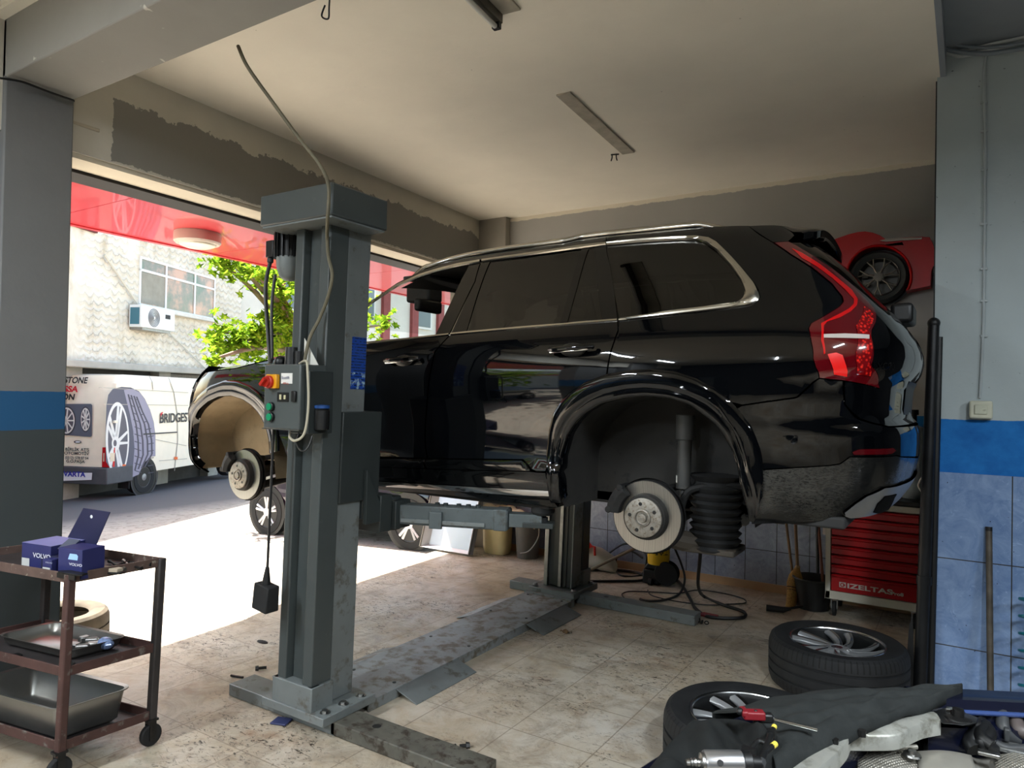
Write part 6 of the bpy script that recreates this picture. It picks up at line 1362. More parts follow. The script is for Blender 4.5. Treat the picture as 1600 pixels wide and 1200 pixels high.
for u, v in ((1002,850),(560,915)):
    decal('side_marker', [ZV(u-14,v-12),ZV(u+14,v-12),ZV(u+14,v+12),ZV(u-14,v+12)], plain('marker_orange',(230,110,50),.4), .02)
# rear end
def rp(px, py, off=0): return onp(px, py, VO-EH*off, EH)
RN = plain('rear_white',(226,228,230),.4)
def rear(name, poly, mat, off, parent=van):
    P = [rp(*ZV(*p), off) for p in poly]; P = [VO-EH*off-NH*max(.0,-(p-VO).dot(NH))+Vector((0,0,p.z-VO.z)) for p in P]
    tri = tessellate_polygon([[Vector(((p-VO).dot(NH), p.z, 0)) for p in P]]); return build(name, MB().add(P, [tuple(f) for f in tri]), mat, parent, smooth=0)
def rtext(s, px_r, py, h, mat, sh=0, sq=1, bold=.02):
    """right end of the line at px_r"""
    p = rp(*ZV(px_r,py), .03); o = text('lettering', s, mat, van, p, NH, (0,0,1), h, ext=.002, squeeze=sq, bold=bold)
    xs = [v.co for v in o.data.vertices]; L_ = max((v-xs[0]).dot(NH) for v in xs)-min((v-xs[0]).dot(NH) for v in xs)
    for v in o.data.vertices: v.co -= NH*L_
    if sh:
        for v in o.data.vertices: v.co += NH*sh*(v.co.z+VO.z-p.z)
hm = (rp(*ZV(200,160),.03)-rp(*ZV(200,215),.03)).length
rtext('BRIDGESTONE', 250, 212, hm*.95, TXT, .25, .95, .03); rtext('LASSA', 172, 285, hm*.9, TXR, .2, 1.2, .04); rtext('DAYTON', 140, 352, hm*.9, TXT, .2, 1.1, .04)
rtext('BİRLİK ATŞ', 268, 792, hm*.46, TXT, 0, 1.2); rtext('OTOMOTİV', 268, 825, hm*.46, TXT, 0, 1.2); rtext('(0312): 578 87 54', 262, 862, hm*.42, TXT, 0, .95); rtext('G.O.PAŞA', 232, 892, hm*.46, TXT, 0, 1.1)
rear('wheel_picture', ((-120,388),(285,388),(295,400),(292,660),(280,670),(-120,640)), plain('ad_slate',(92,98,112),.5), .028)
ek = lambda cx, cy, rx, ry, n=28: [(cx+rx*math.cos(2*PI*k/n), cy+ry*math.sin(2*PI*k/n)) for k in range(n)]
for cx_, cy_, rx_, ry_ in ((75,530,70,112),(238,520,40,98)):
    rear('rim_picture', ek(cx_,cy_,rx_*1.15,ry_*1.12), plain('ad_tyre2',(64,66,74),.5), .030); rear('rim_picture', ek(cx_,cy_,rx_,ry_), ADW, .0315); rear('rim_shadow', ek(cx_,cy_,rx_*.86,ry_*.88), ADD_, .033)
    for k in range(9):
        a = 2*PI*k/9; e = (cx_+rx_*.9*math.cos(a), cy_+ry_*.9*math.sin(a)); q = (-math.sin(a)*6, math.cos(a)*6)
        rear('spoke_picture', ((cx_-q[0],cy_-q[1]),(e[0]-q[0],e[1]-q[1]),(e[0]+q[0],e[1]+q[1]),(cx_+q[0],cy_+q[1])), ADW, .0345)
rear('logo_oval', ek(170,712,32,12), TXT, .03); rear('logo_oval_inner', ek(172,712,22,7), RN, .032)
rear('bumper_plate', ((-120,975),(295,975),(290,1035),(-120,1050)), RN, .15); 
p = rp(*ZV(238,1010),.155); o = text('lettering', 'VARTA', TXB, van, p, NH, (0,0,1), hm*.75, ext=.002, squeeze=1.1, bold=.04)
xs = [v.co.copy() for v in o.data.vertices]; L_ = max((v-xs[0]).dot(NH) for v in xs)-min((v-xs[0]).dot(NH) for v in xs)
for v in o.data.vertices: v.co -= NH*L_
zb0, zb1 = rp(*ZV(300,1075),.1).z-VO.z, rp(*ZV(300,930),.1).z-VO.z
bm_ = MB(); P = [vpt(a,d,z) for z in (zb0,zb1) for a, d in ((-.12,-.02),(.62,-.03),(.62,.2),(.1,WV+.02),(-.12,WV+.02))]
bm_.add(P,[(4,3,2,1,0),(5,6,7,8,9)]+[(i,(i+1)%5,(i+1)%5+5,i+5) for i in range(5)])
build('rear_bumper', bm_, paint('van_bumper',(74,76,80),.6), van, bev=.02)
zl0, zl1 = rp(*ZV(330,925)).z-VO.z, rp(*ZV(330,755)).z-VO.z
tlm = build('tail_light', MB().add([vpt(a,d,z) for z in (zl0,zl1) for a, d in ((-.05,-.01),(.10,-.015),(.10,.02),(.0,.16),(-.035,.16))],[(4,3,2,1,0),(5,6,7,8,9)]+[(i,(i+1)%5,(i+1)%5+5,i+5) for i in range(5)]), plain('van_lamp_red',(196,24,34),.25), van, bev=.008)
build('reverse_lens', MB().add([vpt(a,d,z) for z in (zl0+(zl1-zl0)*.3,zl0+(zl1-zl0)*.72) for a, d in ((-.04,-.014),(.08,-.02),(.0,.13),(-.04,.13))],[(3,2,1,0),(4,5,6,7)]+[(i,(i+1)%4,(i+1)%4+4,i+4) for i in range(4)]), plain('lens_clear',(214,200,176),.2), tlm)
build('door_hinge', MB().cb(vpt(.03,-.03,vl(rp(*ZV(330,535)))[1]),(.14,.06,.05)), VWHITE, van, bev=.006)
def roadwheel(par, c, ax, R, w, cap):
    c = Vector(c); ax = Vector(ax).normalized()
    ty_ = build('wheel', MB().lathe(c,ax,[(R*.6,-w/2),(R*.95,-w/2),(R,-w/2+.03),(R,w/2-.03),(R*.95,w/2),(R*.66,w/2),(R*.62,w/2-.02)],36), MAT['rubber'], par, smooth=30)
    build('rim', MB().lathe(c,ax,[(R*.63,w/2-.02),(R*.60,w/2-.005),(R*.5,w/2-.05),(R*.3,w/2-.02),(R*.16,w/2),(0,w/2)],36), cap, ty_, smooth=30)
    hm_ = MB(); x = ax.cross(Vector((0,0,1))).normalized(); y = Vector((0,0,1))
    for k in range(10):
        a = 2*PI*k/10; q = c+ax*(w/2-.03)+(x*math.cos(a)+y*math.sin(a))*R*.43; hm_.lathe(q,ax,[(0,.012),(R*.06,.012),(R*.06,.0)],8)
    build('wheel_hole', hm_, MAT['black'], ty_)
SW_ = paint('van_rim_grey',(150,150,150),.45,.5,var=.15)
for a in (1.0, 4.35):
    for d in (.10, WV-.10):
        roadwheel(van, vpt(a, d, .33), NH if d < 1 else -NH, .335, .22, SW_)
build('arch', MB().lathe(vpt(1.0,-.012,.34),NH,[(.40,0),(.43,.0)],32,-.15,PI+.15), paint('van_arch',(60,60,62),.7), van)
build('arch_dark', MB().lathe(vpt(1.0,.005,.34),NH,[(0,.008),(.40,.008)],32), MAT['black'], van)
build('mudflap', MB().cb(vpt(.55,.12,.28),(.02,.24,.26),Matrix.Rotation(math.atan2(EH.y,EH.x),3,'Z')), MAT['rubber'], van)
build('windscreen', MB().add([vpt(3.92,.2,HV-.26),vpt(4.33,.12,1.58),vpt(4.33,WV-.12,1.58),vpt(3.92,WV-.2,HV-.26)],[(0,1,2,3)]), plain('van_glass',(40,46,50),.05), van, smooth=0)
build('cab_window', MB().add([vpt(3.35,-.015+.09,HV-.35),vpt(3.35,-.015+.05,1.45),vpt(4.2,-.015+.05,1.42),vpt(3.8,-.015+.09,HV-.35)],[(0,1,2,3)]), plain('van_glass2',(40,46,50),.05), van, smooth=0)
# ---------------------------------------------------------------- parked cars
def small_car(label, loc, rz, paintm, L=3.9, Wd=1.68, Hc=1.45, wb=2.45, rimm=None):
    c = thing('parked_car', label, 'car', loc, rz); hw = Wd/2
    st = [(-.5,.55,.72,.80),(-.46,.42,.90,.95),(-.36,.28,.97,1.0),(-.2,.22,.98,1.0),(0,.20,.97,1.0),(.2,.22,.95,1.0),(.34,.28,.90,.99),(.45,.34,.78,.93),(.5,.45,.68,.78)]
    rows = []
    for fx_, zl, zb, kw in st:
        x = fx_*L; w = hw*kw
        half = [(w*.86,zl*.9),(w*.97,zl+.08),(w,.55),(w*.985,.72),(w*.93,zb if zb < .98 else .95),(w*.55,zb+.03),(0,zb+.04)]
        rows.append([(x,-y,z) for y, z in half]+[(x,y,z) for y, z in half[-2::-1]])
    b = build('body', MB().grid(rows).add(rows[0],[tuple(range(13))]).add(rows[-1],[tuple(range(13))]), paintm, c, local=True, smooth=60)
    gl_ = []; rf_ = []
    for fx_, zt, kt in ((-.47,.93,.86),(-.36,1.36,.72),(-.15,Hc,.70),(.05,Hc-.02,.70),(.27,.95,.84)):
        x = fx_*L; zb_ = .92
        gl_.append([(x+(.0 if zt > 1 else 0),-hw*.92,zb_),(x,-hw*kt,zt),(x,-hw*kt*.5,zt+.02),(x,hw*kt*.5,zt+.02),(x,hw*kt,zt),(x,hw*.92,zb_)])
    build('glasshouse', MB().grid(gl_), plain('car_glass',(26,30,32),.04,coat=.5), c, local=True, smooth=30)
    build('roof', MB().grid([[(x,y,z+.012) for x, y, z in r[1:5]] for r in gl_[1:4]]), paintm, c, local=True, smooth=40)
    R = .305
    for sx in (-1,1):
        for sy in (-1,1):
            x, y = sx*wb/2, sy*(hw-.09); w = build('wheel', MB().lathe((x,y,R),(0,sy,0),[(R*.62,-.1),(R*.95,-.1),(R,-.07),(R,.07),(R*.95,.1),(R*.72,.1),(R*.70,.08)],40), MAT['rubber'], c, local=True, smooth=30)
            build('rim_ring', MB().lathe((x,y,R),(0,sy,0),[(R*.71,.08),(R*.68,.097),(R*.63,.09),(R*.60,.02),(0,.0)],40), plain('rim_dark2',(60,60,62),.5,.5), w, local=True, smooth=30)
            for k in range(5):
                for da in (-.13,.13):
                    a = 2*PI*k/5+.3; p0 = (x+R*.14*math.cos(a+da),y+sy*.085,R+R*.14*math.sin(a+da)); p1 = (x+R*.66*math.cos(a+da*1.1),y+sy*.092,R+R*.66*math.sin(a+da*1.1))
                    build('spoke', MB().tube([p0,p1],[R*.05,R*.065],6), rimm, w, local=True)
            build('hub', MB().lathe((x,y,R),(0,sy,0),[(R*.2,.07),(R*.18,.1),(0,.1)],20), rimm, w, local=True)
            build('arch_liner', MB().lathe((x,sy*(hw-.02),R+.02),(0,sy,0),[(0,.022),(R*1.16,.022)],28), MAT['black'], c, local=True)
    build('brake_caliper', MB().cb((wb/2-.10,-(hw-.12),R+.04),(.07,.06,.10)), plain('caliper_red',(160,30,34),.4), c, local=True)
    for s in (-1,1):
        build('headlight', MB().sphere((L*.47,s*hw*.62,.66),1,14,8,(.06,.16,.07)), plain('lamp_clear',(200,204,206),.1), c, local=True, smooth=60)
        build('tail_light', MB().sphere((-L*.48,s*hw*.72,.78),1,14,8,(.05,.12,.09)), plain('lamp_red2',(150,14,20),.15), c, local=True, smooth=60)
    return c
w1_ = Vector((-6.8,5.5,0)); w2_ = Vector((-5,5.9,0))
for _ in range(10): w1_ = at(428,833,z=gz(w1_.x)); w2_ = at(650,857,z=gz(w2_.x))
dW = (w2_-w1_); wbL = math.hypot(dW.x,dW.y); rzc = math.atan2(dW.y,dW.x); mid = (w1_+w2_)/2
SIL = plain('alloy_bright',(206,206,206),.3,.4); DK = NT('dark_plum_paint').set(col=(34,20,36), rough=.08, coat=1).m
sc_ = wbL/2.45
pc_ = small_car('dark plum car with bright alloy wheels parked outside behind the lifted suv', mid+Vector((-math.sin(rzc),math.cos(rzc),0))*.72*sc_, rzc, DK, L=3.45, rimm=SIL)
pc_.scale = (sc_,)*3; pc_.rotation_euler = (0, -math.atan2(dW.z,wbL), rzc)
BL_ = NT('blue_car_paint').set(col=(20,34,66), rough=.08, coat=1).m
small_car('dark blue car parked in the sun outside the front bay', (-7.3,-3.4,gz(-7.3)), 1.45, BL_, rimm=SIL)
small_car('unseen dark car added in the front bay to darken reflections on the raised suv', (-2.35,-2.9,0), PI/2, NT('dark_grey_car_paint').set(col=(16,18,22), rough=.1).m, rimm=SIL)  # unseen car added so the suv's lower flank reflects something dark
# ---------------------------------------------------------------- trees
t = NT('plane_leaves'); oi = t.noise(1.3, 3); g2 = t.noise(14, 2)
lc = t.ramp(g2, (.35,(60,94,20)), (.5,(104,138,32)), (.68,(164,184,60)))
t.t.nodes.remove(t.b); d_ = t.n('BsdfDiffuse'); tl_ = t.n('BsdfTranslucent'); ad_ = t.n('MixShader'); ad_.inputs[0].default_value = .5
t.l(lc, d_.inputs[0]); t.l(lc, tl_.inputs[0]); t.l(d_.outputs[0], ad_.inputs[1]); t.l(tl_.outputs[0], ad_.inputs[2]); t.l(ad_.outputs[0], t.out.inputs[0]); LEAF = t.m
BARK = paint('plane_bark', (120,108,90), .9, var=.3, scale=6, bump=.4)
LS = [(0,-.5),(.12,-.28),(.46,-.30),(.30,-.06),(.5,.16),(.2,.14),(0,.55),(-.2,.14),(-.5,.16),(-.30,-.06),(-.46,-.30),(-.12,-.28)]
rng = random.Random(11)
def leaves(m, c, r, n, size):
    for _ in range(n):
        p = Vector(c)+Vector((rng.gauss(0,r*.55),rng.gauss(0,r*.55),rng.gauss(0,r*.42)))
        R = Euler((rng.uniform(-1.0,1.0),rng.uniform(-1.0,1.0),rng.uniform(0,6.3))).to_matrix(); s = size*rng.uniform(.6,1.25)
        m.add([p+R@Vector((a*s,b*s,.10*s*abs(a))) for a, b in LS], [tuple(range(12))])
def tree(label, base, tops, trunk_r, size, group=None):
    r = thing('plane_tree', label, 'tree', base, 0, group); base = Vector(base)
    fork = base+Vector((0,0,2.6)); build('trunk', MB().tube(smoothpath([base, base+Vector((.06,.05,1.3)), fork],5),[trunk_r*(1-.03*k) for k in range(11)],10), BARK, r, smooth=60)
    m = MB()
    for c, rad, n in tops:
        c = Vector(c); build('branch', MB().tube(smoothpath([fork, fork.lerp(c,.5)+Vector((0,0,.15)), c],5),[trunk_r*.42*(1-.085*k)+.008 for k in range(11)],6), BARK, r, smooth=60)
        leaves(m, c, rad, n, size)
    build('foliage', m, LEAF, r, smooth=0, fix=False)
tb_ = at(470,640,x=-9.6); base = Vector((-9.6,tb_.y,gz(-9.6)))
tops = []
for px, py, rr, n in ((345,408,.24,46),(372,412,.28,60),(398,424,.28,60),(420,440,.26,50),(441,462,.30,60),(446,500,.26,50),(350,520,.28,60),(378,532,.36,90),(405,515,.34,80),(424,522,.34,80),(442,540,.3,60),(348,545,.24,46),(398,548,.34,80),(336,560,.16,18),(430,490,.20,26),(600,508,.22,30),(470,430,.5,110),(520,470,.6,140),(470,540,.5,110),(560,500,.4,80)):
    tops.append((at(px,py,x=-9.3+rng.uniform(-.5,.5)), rr, n))
tree('leafy plane tree with bright green leaves across the street behind the lift column', base, tops, .16, .17)
for i, (x_, y_) in enumerate(((-9.5,-2.5),(-10.5,-6.5),(-11.5,-10.5))):
    b_ = Vector((x_,y_,gz(x_))); tp_ = []
    for k in range(16): tp_.append((b_+Vector((rng.uniform(-1.6,1.6),rng.uniform(-1.8,1.8),rng.uniform(.9,5.0))), .75, 60))
    tree('leafy street tree in the sun outside the front bay', b_, tp_, .17, .30, 'street trees outside the front bay')
# bay beside the pillar: unseen dark leaf added for the dark reflection in the suv doors
dl = MB().box((-4.40,.25,.01),(-4.34,1.64,2.98)); struct('leaf_added_dark', dl, paint('dark_leaf_paint',(30,32,34),.6), smooth=0)
struct('wall_left_infill', MB().box((-4.45,-3.6,0),(-4.2,-2.0,3.1)), MAT['pillar_left'], smooth=0)
# ================================================================ blue car with open bonnet, lower right
ZB = .93
bay = thing('blue_car', 'dark blue car with open engine bay in the lower right foreground', 'car', (.45,1.45,0))
BLUE = NT('dark_blue_car_paint').set(col=(9,13,32), rough=.25, coat=.2).m
DARKBAY = paint('engine_black', (22,23,24), .6, var=.3, scale=20); GREYPL = paint('engine_grey_plastic', (52,54,56), .55, var=.15)
CAST = paint('cast_alloy', (182,183,176), .4, .5, var=.18, scale=7, col2=(118,116,104), thr=(.5,.68))
def e(px, py, z=ZB): return at(px, py, z=z)
# shell: wing along the cloth, slam panel at the back, sides down to the sill
w0, w1, w2 = e(985,1215), e(1180,1112), e(1385,1078); fl0, fl1 = e(1500,1081), e(1720,1092)
dirw = (w2-w0).normalized(); inw = Vector((dirw.y,-dirw.x,0))
edge_top = [(960,1230),(1060,1165),(1175,1112),(1230,1099),(1300,1086),(1360,1077),(1400,1073.5),(1450,1073),(1503,1076)]
edge_bot = [(1100,1330),(1160,1250),(1215,1205),(1255,1178),(1300,1155),(1350,1133),(1400,1115),(1450,1100),(1503,1080)]
wt = smoothpath([e(*p,ZB-.012) for p in edge_top],6); wb_ = smoothpath([e(*p,ZB-.018) for p in edge_bot],6)
dn = lambda z, o: [Vector((p.x,p.y,z))+o for p in wt]
wing = MB().grid([dn(.28,-inw*.05), dn(.45,-inw*.09), dn(ZB-.2,-inw*.08), dn(ZB-.06,-inw*.045), dn(ZB-.02,-inw*.012), wt, [a.lerp(b,.5)+Vector((0,0,.004)) for a, b in zip(wt,wb_)], [a.lerp(b,.93) for a, b in zip(wt,wb_)], [a.lerp(b,.96)-Vector((0,0,.03)) for a, b in zip(wt,wb_)], [Vector((p.x,p.y,.5)) for p in wb_]])
build('wing', wing, BLUE, bay, smooth=60)
ed = (fl1-fl0).normalized(); nb = Vector((-ed.y,ed.x,0))
def bb(a, b, z): return fl0+ed*a+nb*b+Vector((0,0,z-ZB))
fr_rows = []
for b_, z in ((-.10,ZB-.20),(-.085,ZB-.055),(-.05,ZB-.05),(-.035,ZB-.006),(.03,ZB-.004),(.08,ZB-.04),(.10,ZB-.2),(.10,.3)):
    fr_rows.append([bb(a, b_, z) for a in np.linspace(-.12,1.3,14)])
build('front_panel', MB().grid(fr_rows), BLUE, bay, smooth=40)
build('panel_lip', MB().tube([bb(-.02,-.055,ZB-.028), bb(1.2,-.055,ZB-.028)], .006, 8), plain('lip_blue',(62,84,140),.25,.3,coat=.6), bay)
for a in (.06,.16,.27): build('panel_clip', MB().cb(bb(a,-.092,ZB-.06),(.012,.02,.03)), GREYPL, bay, bev=.003)
build('bay_floor', MB().add([e(900,1300,.5)+Vector((0,-.3,0)), bb(-.3,-.05,.5), bb(1.3,-.05,.5), Vector((1.6,.4,.5))],[(0,1,2,3)]), DARKBAY, bay, smooth=0)
# silver strut brace
def ribbon(pl, pr, th, z): 
    L = [e(*p[:2], p[2] if len(p) > 2 else z) for p in pl]; R = [e(*p[:2], p[2] if len(p) > 2 else z) for p in pr]
    L = smoothpath(L,5); R = smoothpath(R,5); rows = [L, [a.lerp(b,.06)+Vector((0,0,.006)) for a, b in zip(L,R)], [a.lerp(b,.5)+Vector((0,0,.010)) for a, b in zip(L,R)], [a.lerp(b,.94)+Vector((0,0,.006)) for a, b in zip(L,R)], R]
    rows = [[p-Vector((0,0,th)) for p in rows[0]]]+rows+[[p-Vector((0,0,th)) for p in rows[-1]]]
    return MB().grid(rows)
br = build('strut_brace', ribbon([(1330,1142),(1368,1131),(1408,1118),(1430,1115.5),(1458,1115)],[(1328,1152),(1366,1152.5),(1405,1150),(1440,1135),(1470,1129)],.03,.90), CAST, bay, smooth=50)
br2 = build('strut_brace', ribbon([(1195,1220),(1250,1185),(1290,1158),(1331,1144)],[(1260,1222),(1300,1190),(1322,1167),(1329,1152)],.03,.905), CAST, bay, smooth=50)
for px, py in ((1347,1146),(1304,1160)):
    q = e(px,py,.915); build('bolt', MB().cyl(q-Vector((0,0,.006)),q+Vector((0,0,.008)),.009,n=6), MAT['darksteel'], br)
mt = build('brace_mount', MB().add([e(*p,.905) for p in ((1459,1112),(1475,1106),(1500,1110),(1530,1122),(1528,1130),(1505,1134),(1490,1132),(1472,1131))]+[e(*p,.86) for p in ((1459,1112),(1475,1106),(1500,1110),(1530,1122),(1528,1130),(1505,1134),(1490,1132),(1472,1131))],[tuple(range(7,-1,-1)),tuple(range(8,16))]+[(i,(i+1)%8,(i+1)%8+8,i+8) for i in range(8)]), MAT['black'], bay, bev=.004)
q = e(1497,1118,.912); build('strut_nut', MB().lathe(q-Vector((0,0,.01)),(0,0,1),[(.030,0),(.028,.006),(.013,.009),(.012,.026),(0,.028)],20), MAT['darksteel'], mt)
q = e(1485,1114,.910); build('nut', MB().cyl(q,q+Vector((0,0,.012)),.010,n=6), MAT['chrome'], mt)
# heat shields
t = NT('embossed_heat_shield'); v = t.n('TexVoronoi'); v.inputs['Scale'].default_value = 1; v.inputs['Randomness'].default_value = 0
t.l(t.map(scale=(170,120,170), rot=(0,0,.8)), v.inputs['Vector'])
t.set(col=t.ramp(t.noise(14,5),(.3,(146,141,130)),(.7,(182,178,168))), rough=.4, metal=.55); t.bump(v.outputs['Distance'], .9, .006); SHIELD = t.m
PLAINSH = paint('plain_heat_shield', (176,172,162), .36, .55, var=.15, scale=9, bump=.1, bscale=18)
def shieldmesh(P, rows_n=9, amp=.012, fold=.05):
    """P: top edge left..right, bottom edge left..right (pixels on the level of the engine)"""
    (a0, a1), (b0, b1) = P; rows = []
    for i in range(rows_n):
        f = i/(rows_n-1); L = a0.lerp(b0,f); R = a1.lerp(b1,f); r = []
        for k in range(13):
            g = k/12; q = L.lerp(R,g); r.append(q+Vector((0,0,amp*math.sin(PI*g)*math.sin(PI*min(1,f*1.2+.1))-fold*max(0,f-.75)-(.012 if i == 0 else 0))))
        rows.append(r)
    return MB().grid(rows)
zs = .84
build('heat_shield', shieldmesh(((e(1342,1161,zs),e(1432,1168,zs)),(e(1338,1240,zs-.02),e(1452,1250,zs-.02)))), SHIELD, bay, smooth=60, solid=.002)
build('shield_lip', MB().tube(smoothpath([e(1342,1176,zs),e(1344,1162,zs+.004),e(1356,1163,zs+.006),e(1395,1167,zs+.007),e(1432,1167,zs+.004)],6), .006, 8), PLAINSH, bay)
build('heat_shield', shieldmesh(((e(1432,1166,zs+.004),e(1515,1172,zs+.004)),(e(1440,1245,zs-.01),e(1540,1250,zs-.02))),9,.010), PLAINSH, bay, smooth=60, solid=.002)
build('heat_shield', shieldmesh(((e(1513,1174,zs-.02),e(1556,1172,zs-.01)),(e(1538,1250,zs-.03),e(1570,1250,zs-.03))),9,-.012), PLAINSH, bay, smooth=60, solid=.002)
build('heat_shield', shieldmesh(((e(1553,1173,zs),e(1640,1172,zs)),(e(1560,1250,zs-.02),e(1660,1250,zs-.02)))), SHIELD, bay, smooth=60, solid=.002)
q = e(1425,1180,zs+.012); build('shield_bolt', MB().lathe(q,(0,0,1),[(.020,0),(.018,.004),(.010,.005),(.009,.012),(0,.013)],16), MAT['steel'], bay)
q = e(1545,1178,zs+.01); build('shield_tab', MB().cb(q,(.045,.02,.01)), MAT['steel'], bay, bev=.003)
# cap, hoses, pipes, block
q = e(1480,1160,.82); build('filler_cap', MB().lathe(q-Vector((0,0,.05)),(0,0,1),[(.058,0),(.06,.04),(.056,.05),(0,.052)],28), GREYPL, bay, smooth=40)
build('hose_bundle', MB().tube(smoothpath([e(1518,1130,.88),e(1528,1142,.87),e(1518,1160,.85),e(1524,1172,.84)],6), .020, 8).tube(smoothpath([e(1530,1128,.88),e(1545,1145,.87),e(1535,1160,.86),e(1552,1172,.84)],6), .017, 8).tube(smoothpath([e(1540,1132,.88),e(1532,1150,.87),e(1550,1165,.86)],6), .015, 8), MAT['black'], bay, smooth=60)
build('intake_pipe', MB().tube(smoothpath([e(1568,1106,.90),e(1566,1122,.89),e(1570,1142,.87),e(1590,1156,.85),e(1640,1160,.84)],6), .014, 12), GREYPL, bay, smooth=60)
build('intake_ribs', MB().tube(smoothpath([e(1590,1112,.89),e(1588,1130,.88),e(1600,1145,.87),e(1640,1148,.86)],6), .016, 12), plain('rib_brown',(84,76,74),.5), bay, smooth=60)
build('bay_pipe', MB().tube(smoothpath([e(1556,1162,.85),e(1580,1170,.845),e(1640,1166,.85)],6), .010, 10), GREYPL, bay, smooth=60)
build('upright_bracket', MB().box(e(1560,1150,.80),e(1566,1108,.88)+Vector((.03,.02,0))).box(e(1548,1150,.8),e(1551,1112,.87)+Vector((.025,.02,0))), GREYPL, bay, bev=.004)
build('washer_pipe', MB().tube(smoothpath([e(1620,1105,.9),e(1594,1108,.9),e(1586,1113,.895),e(1600,1120,.89)],5), .008, 8), MAT['steel'], bay)
build('slam_bracket', MB().cb(bb(.10,-.13,ZB-.085),(.16,.05,.012)).cb(bb(.30,-.12,ZB-.07),(.10,.04,.012)), paint('bracket_alloy',(120,122,122),.4,.7), bay, bev=.003)
eb = MB()
for px, py, z, w in ((1330,1178,.72,.10),(1400,1160,.70,.14),(1300,1205,.74,.09),(1560,1140,.72,.2)): q = e(px,py,z); eb.cb(q,(w,w*.8,.09))
build('engine_block', eb, DARKBAY, bay, bev=.012)
for px, py in ((1322,1172),(1332,1182),(1318,1190)): q = e(px,py,.82); build('connector', MB().cb(q,(.03,.025,.02),Matrix.Rotation(px,3,'Z')), GREYPL, bay, bev=.004)
# cloth over the wing
cl = MB(); rows = []
edge_top = [(1175,1112),(1230,1099),(1300,1086),(1360,1077),(1400,1073.5),(1450,1073),(1503,1076)]
edge_bot = [(1215,1205),(1255,1178),(1300,1155),(1350,1133),(1400,1115),(1450,1100),(1503,1080)]
et = smoothpath([e(*p,ZB+.004) for p in edge_top],6); eb_ = smoothpath([e(*p,ZB-.002) for p in edge_bot],6)
for f in np.linspace(0,1,22):
    r = []
    for i, (a, b) in enumerate(zip(et, eb_)):
        g = i/(len(et)-1); p = a.lerp(b, f)
        wr = .004*math.sin(f*9+g*6)+.003*math.sin(g*31+f*5)+.0025*math.sin(f*23-g*13)
        wr += .005*math.exp(-((f-.35-.5*g)**2)/.004)-.004*math.exp(-((f-.75+.4*g)**2)/.003)
        r.append(p+Vector((0,0,wr+.012*math.sin(PI*f)-.02*max(0,f-.93)/.07)))
    rows.append(r)
drop = [[p+Vector((0,0,-dz))-inw*(.02+.10*k) for p in rows[0]] for k, dz in ((1,.05),(.9,.16),(.85,.3))][::-1]
CLOTH = NT('dark_work_cloth'); cn_ = CLOTH.noise(18, 6, .7); CLOTH.set(col=CLOTH.ramp(cn_, (.3,(30,33,33)), (.7,(43,46,46))), rough=.85, spec=.25)
CLOTH.set(col=CLOTH.mix(CLOTH.ramp(CLOTH.noise(9,7,.75,vec=CLOTH.map(scale=(1,3,1))),(.66,(0,0,0,1)),(.70,(1,1,1,1))),CLOTH.b.inputs['Base Color'].links[0].from_socket,(60,60,58)))
CLOTH.bump(CLOTH.noise(60,5,.7), .25, .004); CLOTH = CLOTH.m
cv_ = one('fender_cover', cl.grid(drop+rows), CLOTH, 'dark grey fender cover spread over wing of the blue car', 'cover', smooth=70, solid=.004)
# bunched part at the left
cb_ = MB(); rows = []
ridge = [(1000,1215),(1030,1175),(1062,1140),(1100,1120),(1140,1117),(1175,1124),(1215,1150)]
front = [(1120,1260),(1125,1240),(1130,1225),(1150,1215),(1175,1210),(1200,1207),(1230,1200)]
rd = smoothpath([e(*p,ZB+.02) for p in ridge],6); ft = smoothpath([e(*p,ZB-.01) for p in front],6)
for f in np.linspace(0,1,20):
    r = []
    for i, (a, b) in enumerate(zip(rd, ft)):
        g = i/(len(rd)-1); p = a.lerp(b,f)
        fold = .018*math.sin(g*15+f*3)*math.sin(PI*f)+.010*math.sin(g*27-f*5)*math.sin(PI*f)+.012*math.exp(-((g-.42-.1*f)**2)/.002)
        r.append(p+Vector((0,0,.03*math.sin(PI*f*.8+.3)+fold-.02)))
    rows.append(r)
back = [[p+Vector((0,0,-dz))-inw*o_ for p in rows[0]] for o_, dz in ((.015,.02),(.04,.07),(.05,.16),(.05,.35))][::-1]
one('work_jacket', cb_.grid(back+rows), paint('dark_jacket_cloth',(27,29,29),.9,var=.12,scale=10,bump=.2,bscale=70,spec=.2), 'bunched dark cloth lying on left end of the fender cover', 'cloth', smooth=70, solid=.004)
# tools on the cloth
tl0, tl1 = e(1202,1122.5,ZB+.045), e(1276,1140,ZB+.025); d = (tl1-tl0).normalized(); sd = Vector((-d.y,d.x,0)); up = Vector((0,0,1))
tg = thing('red_handled_tool', 'chrome rod tool with dark red grip lying on the fender cover', 'tool', tl0)
Rz = Matrix.Rotation(math.atan2(d.y,d.x),3,'Z')
gr = MB().cb(tl0-d*.034,(.046,.024,.018),Rz).cb(tl0-d*.034+sd*.014,(.03,.008,.013),Rz).cb(tl0-d*.054+sd*.004,(.014,.032,.013),Rz)
build('grip', gr, paint('grip_red',(120,22,32),.45), tg, bev=.006, seg=3)
build('clamp_body', MB().cb(tl0-d*.008,(.03,.02,.02),Rz).cyl(tl0-d*.03-up*.02,tl0-d*.03+up*.012,.005).cyl(tl0-d*.07,tl0-d*.058,.008), MAT['black'], tg, bev=.005)
build('rod', MB().tube([tl0, tl1], .0042, 12), MAT['chrome'], tg); build('collar', MB().tube([tl0-d*.005, tl0+d*.008], .008, 12), MAT['black'], tg)
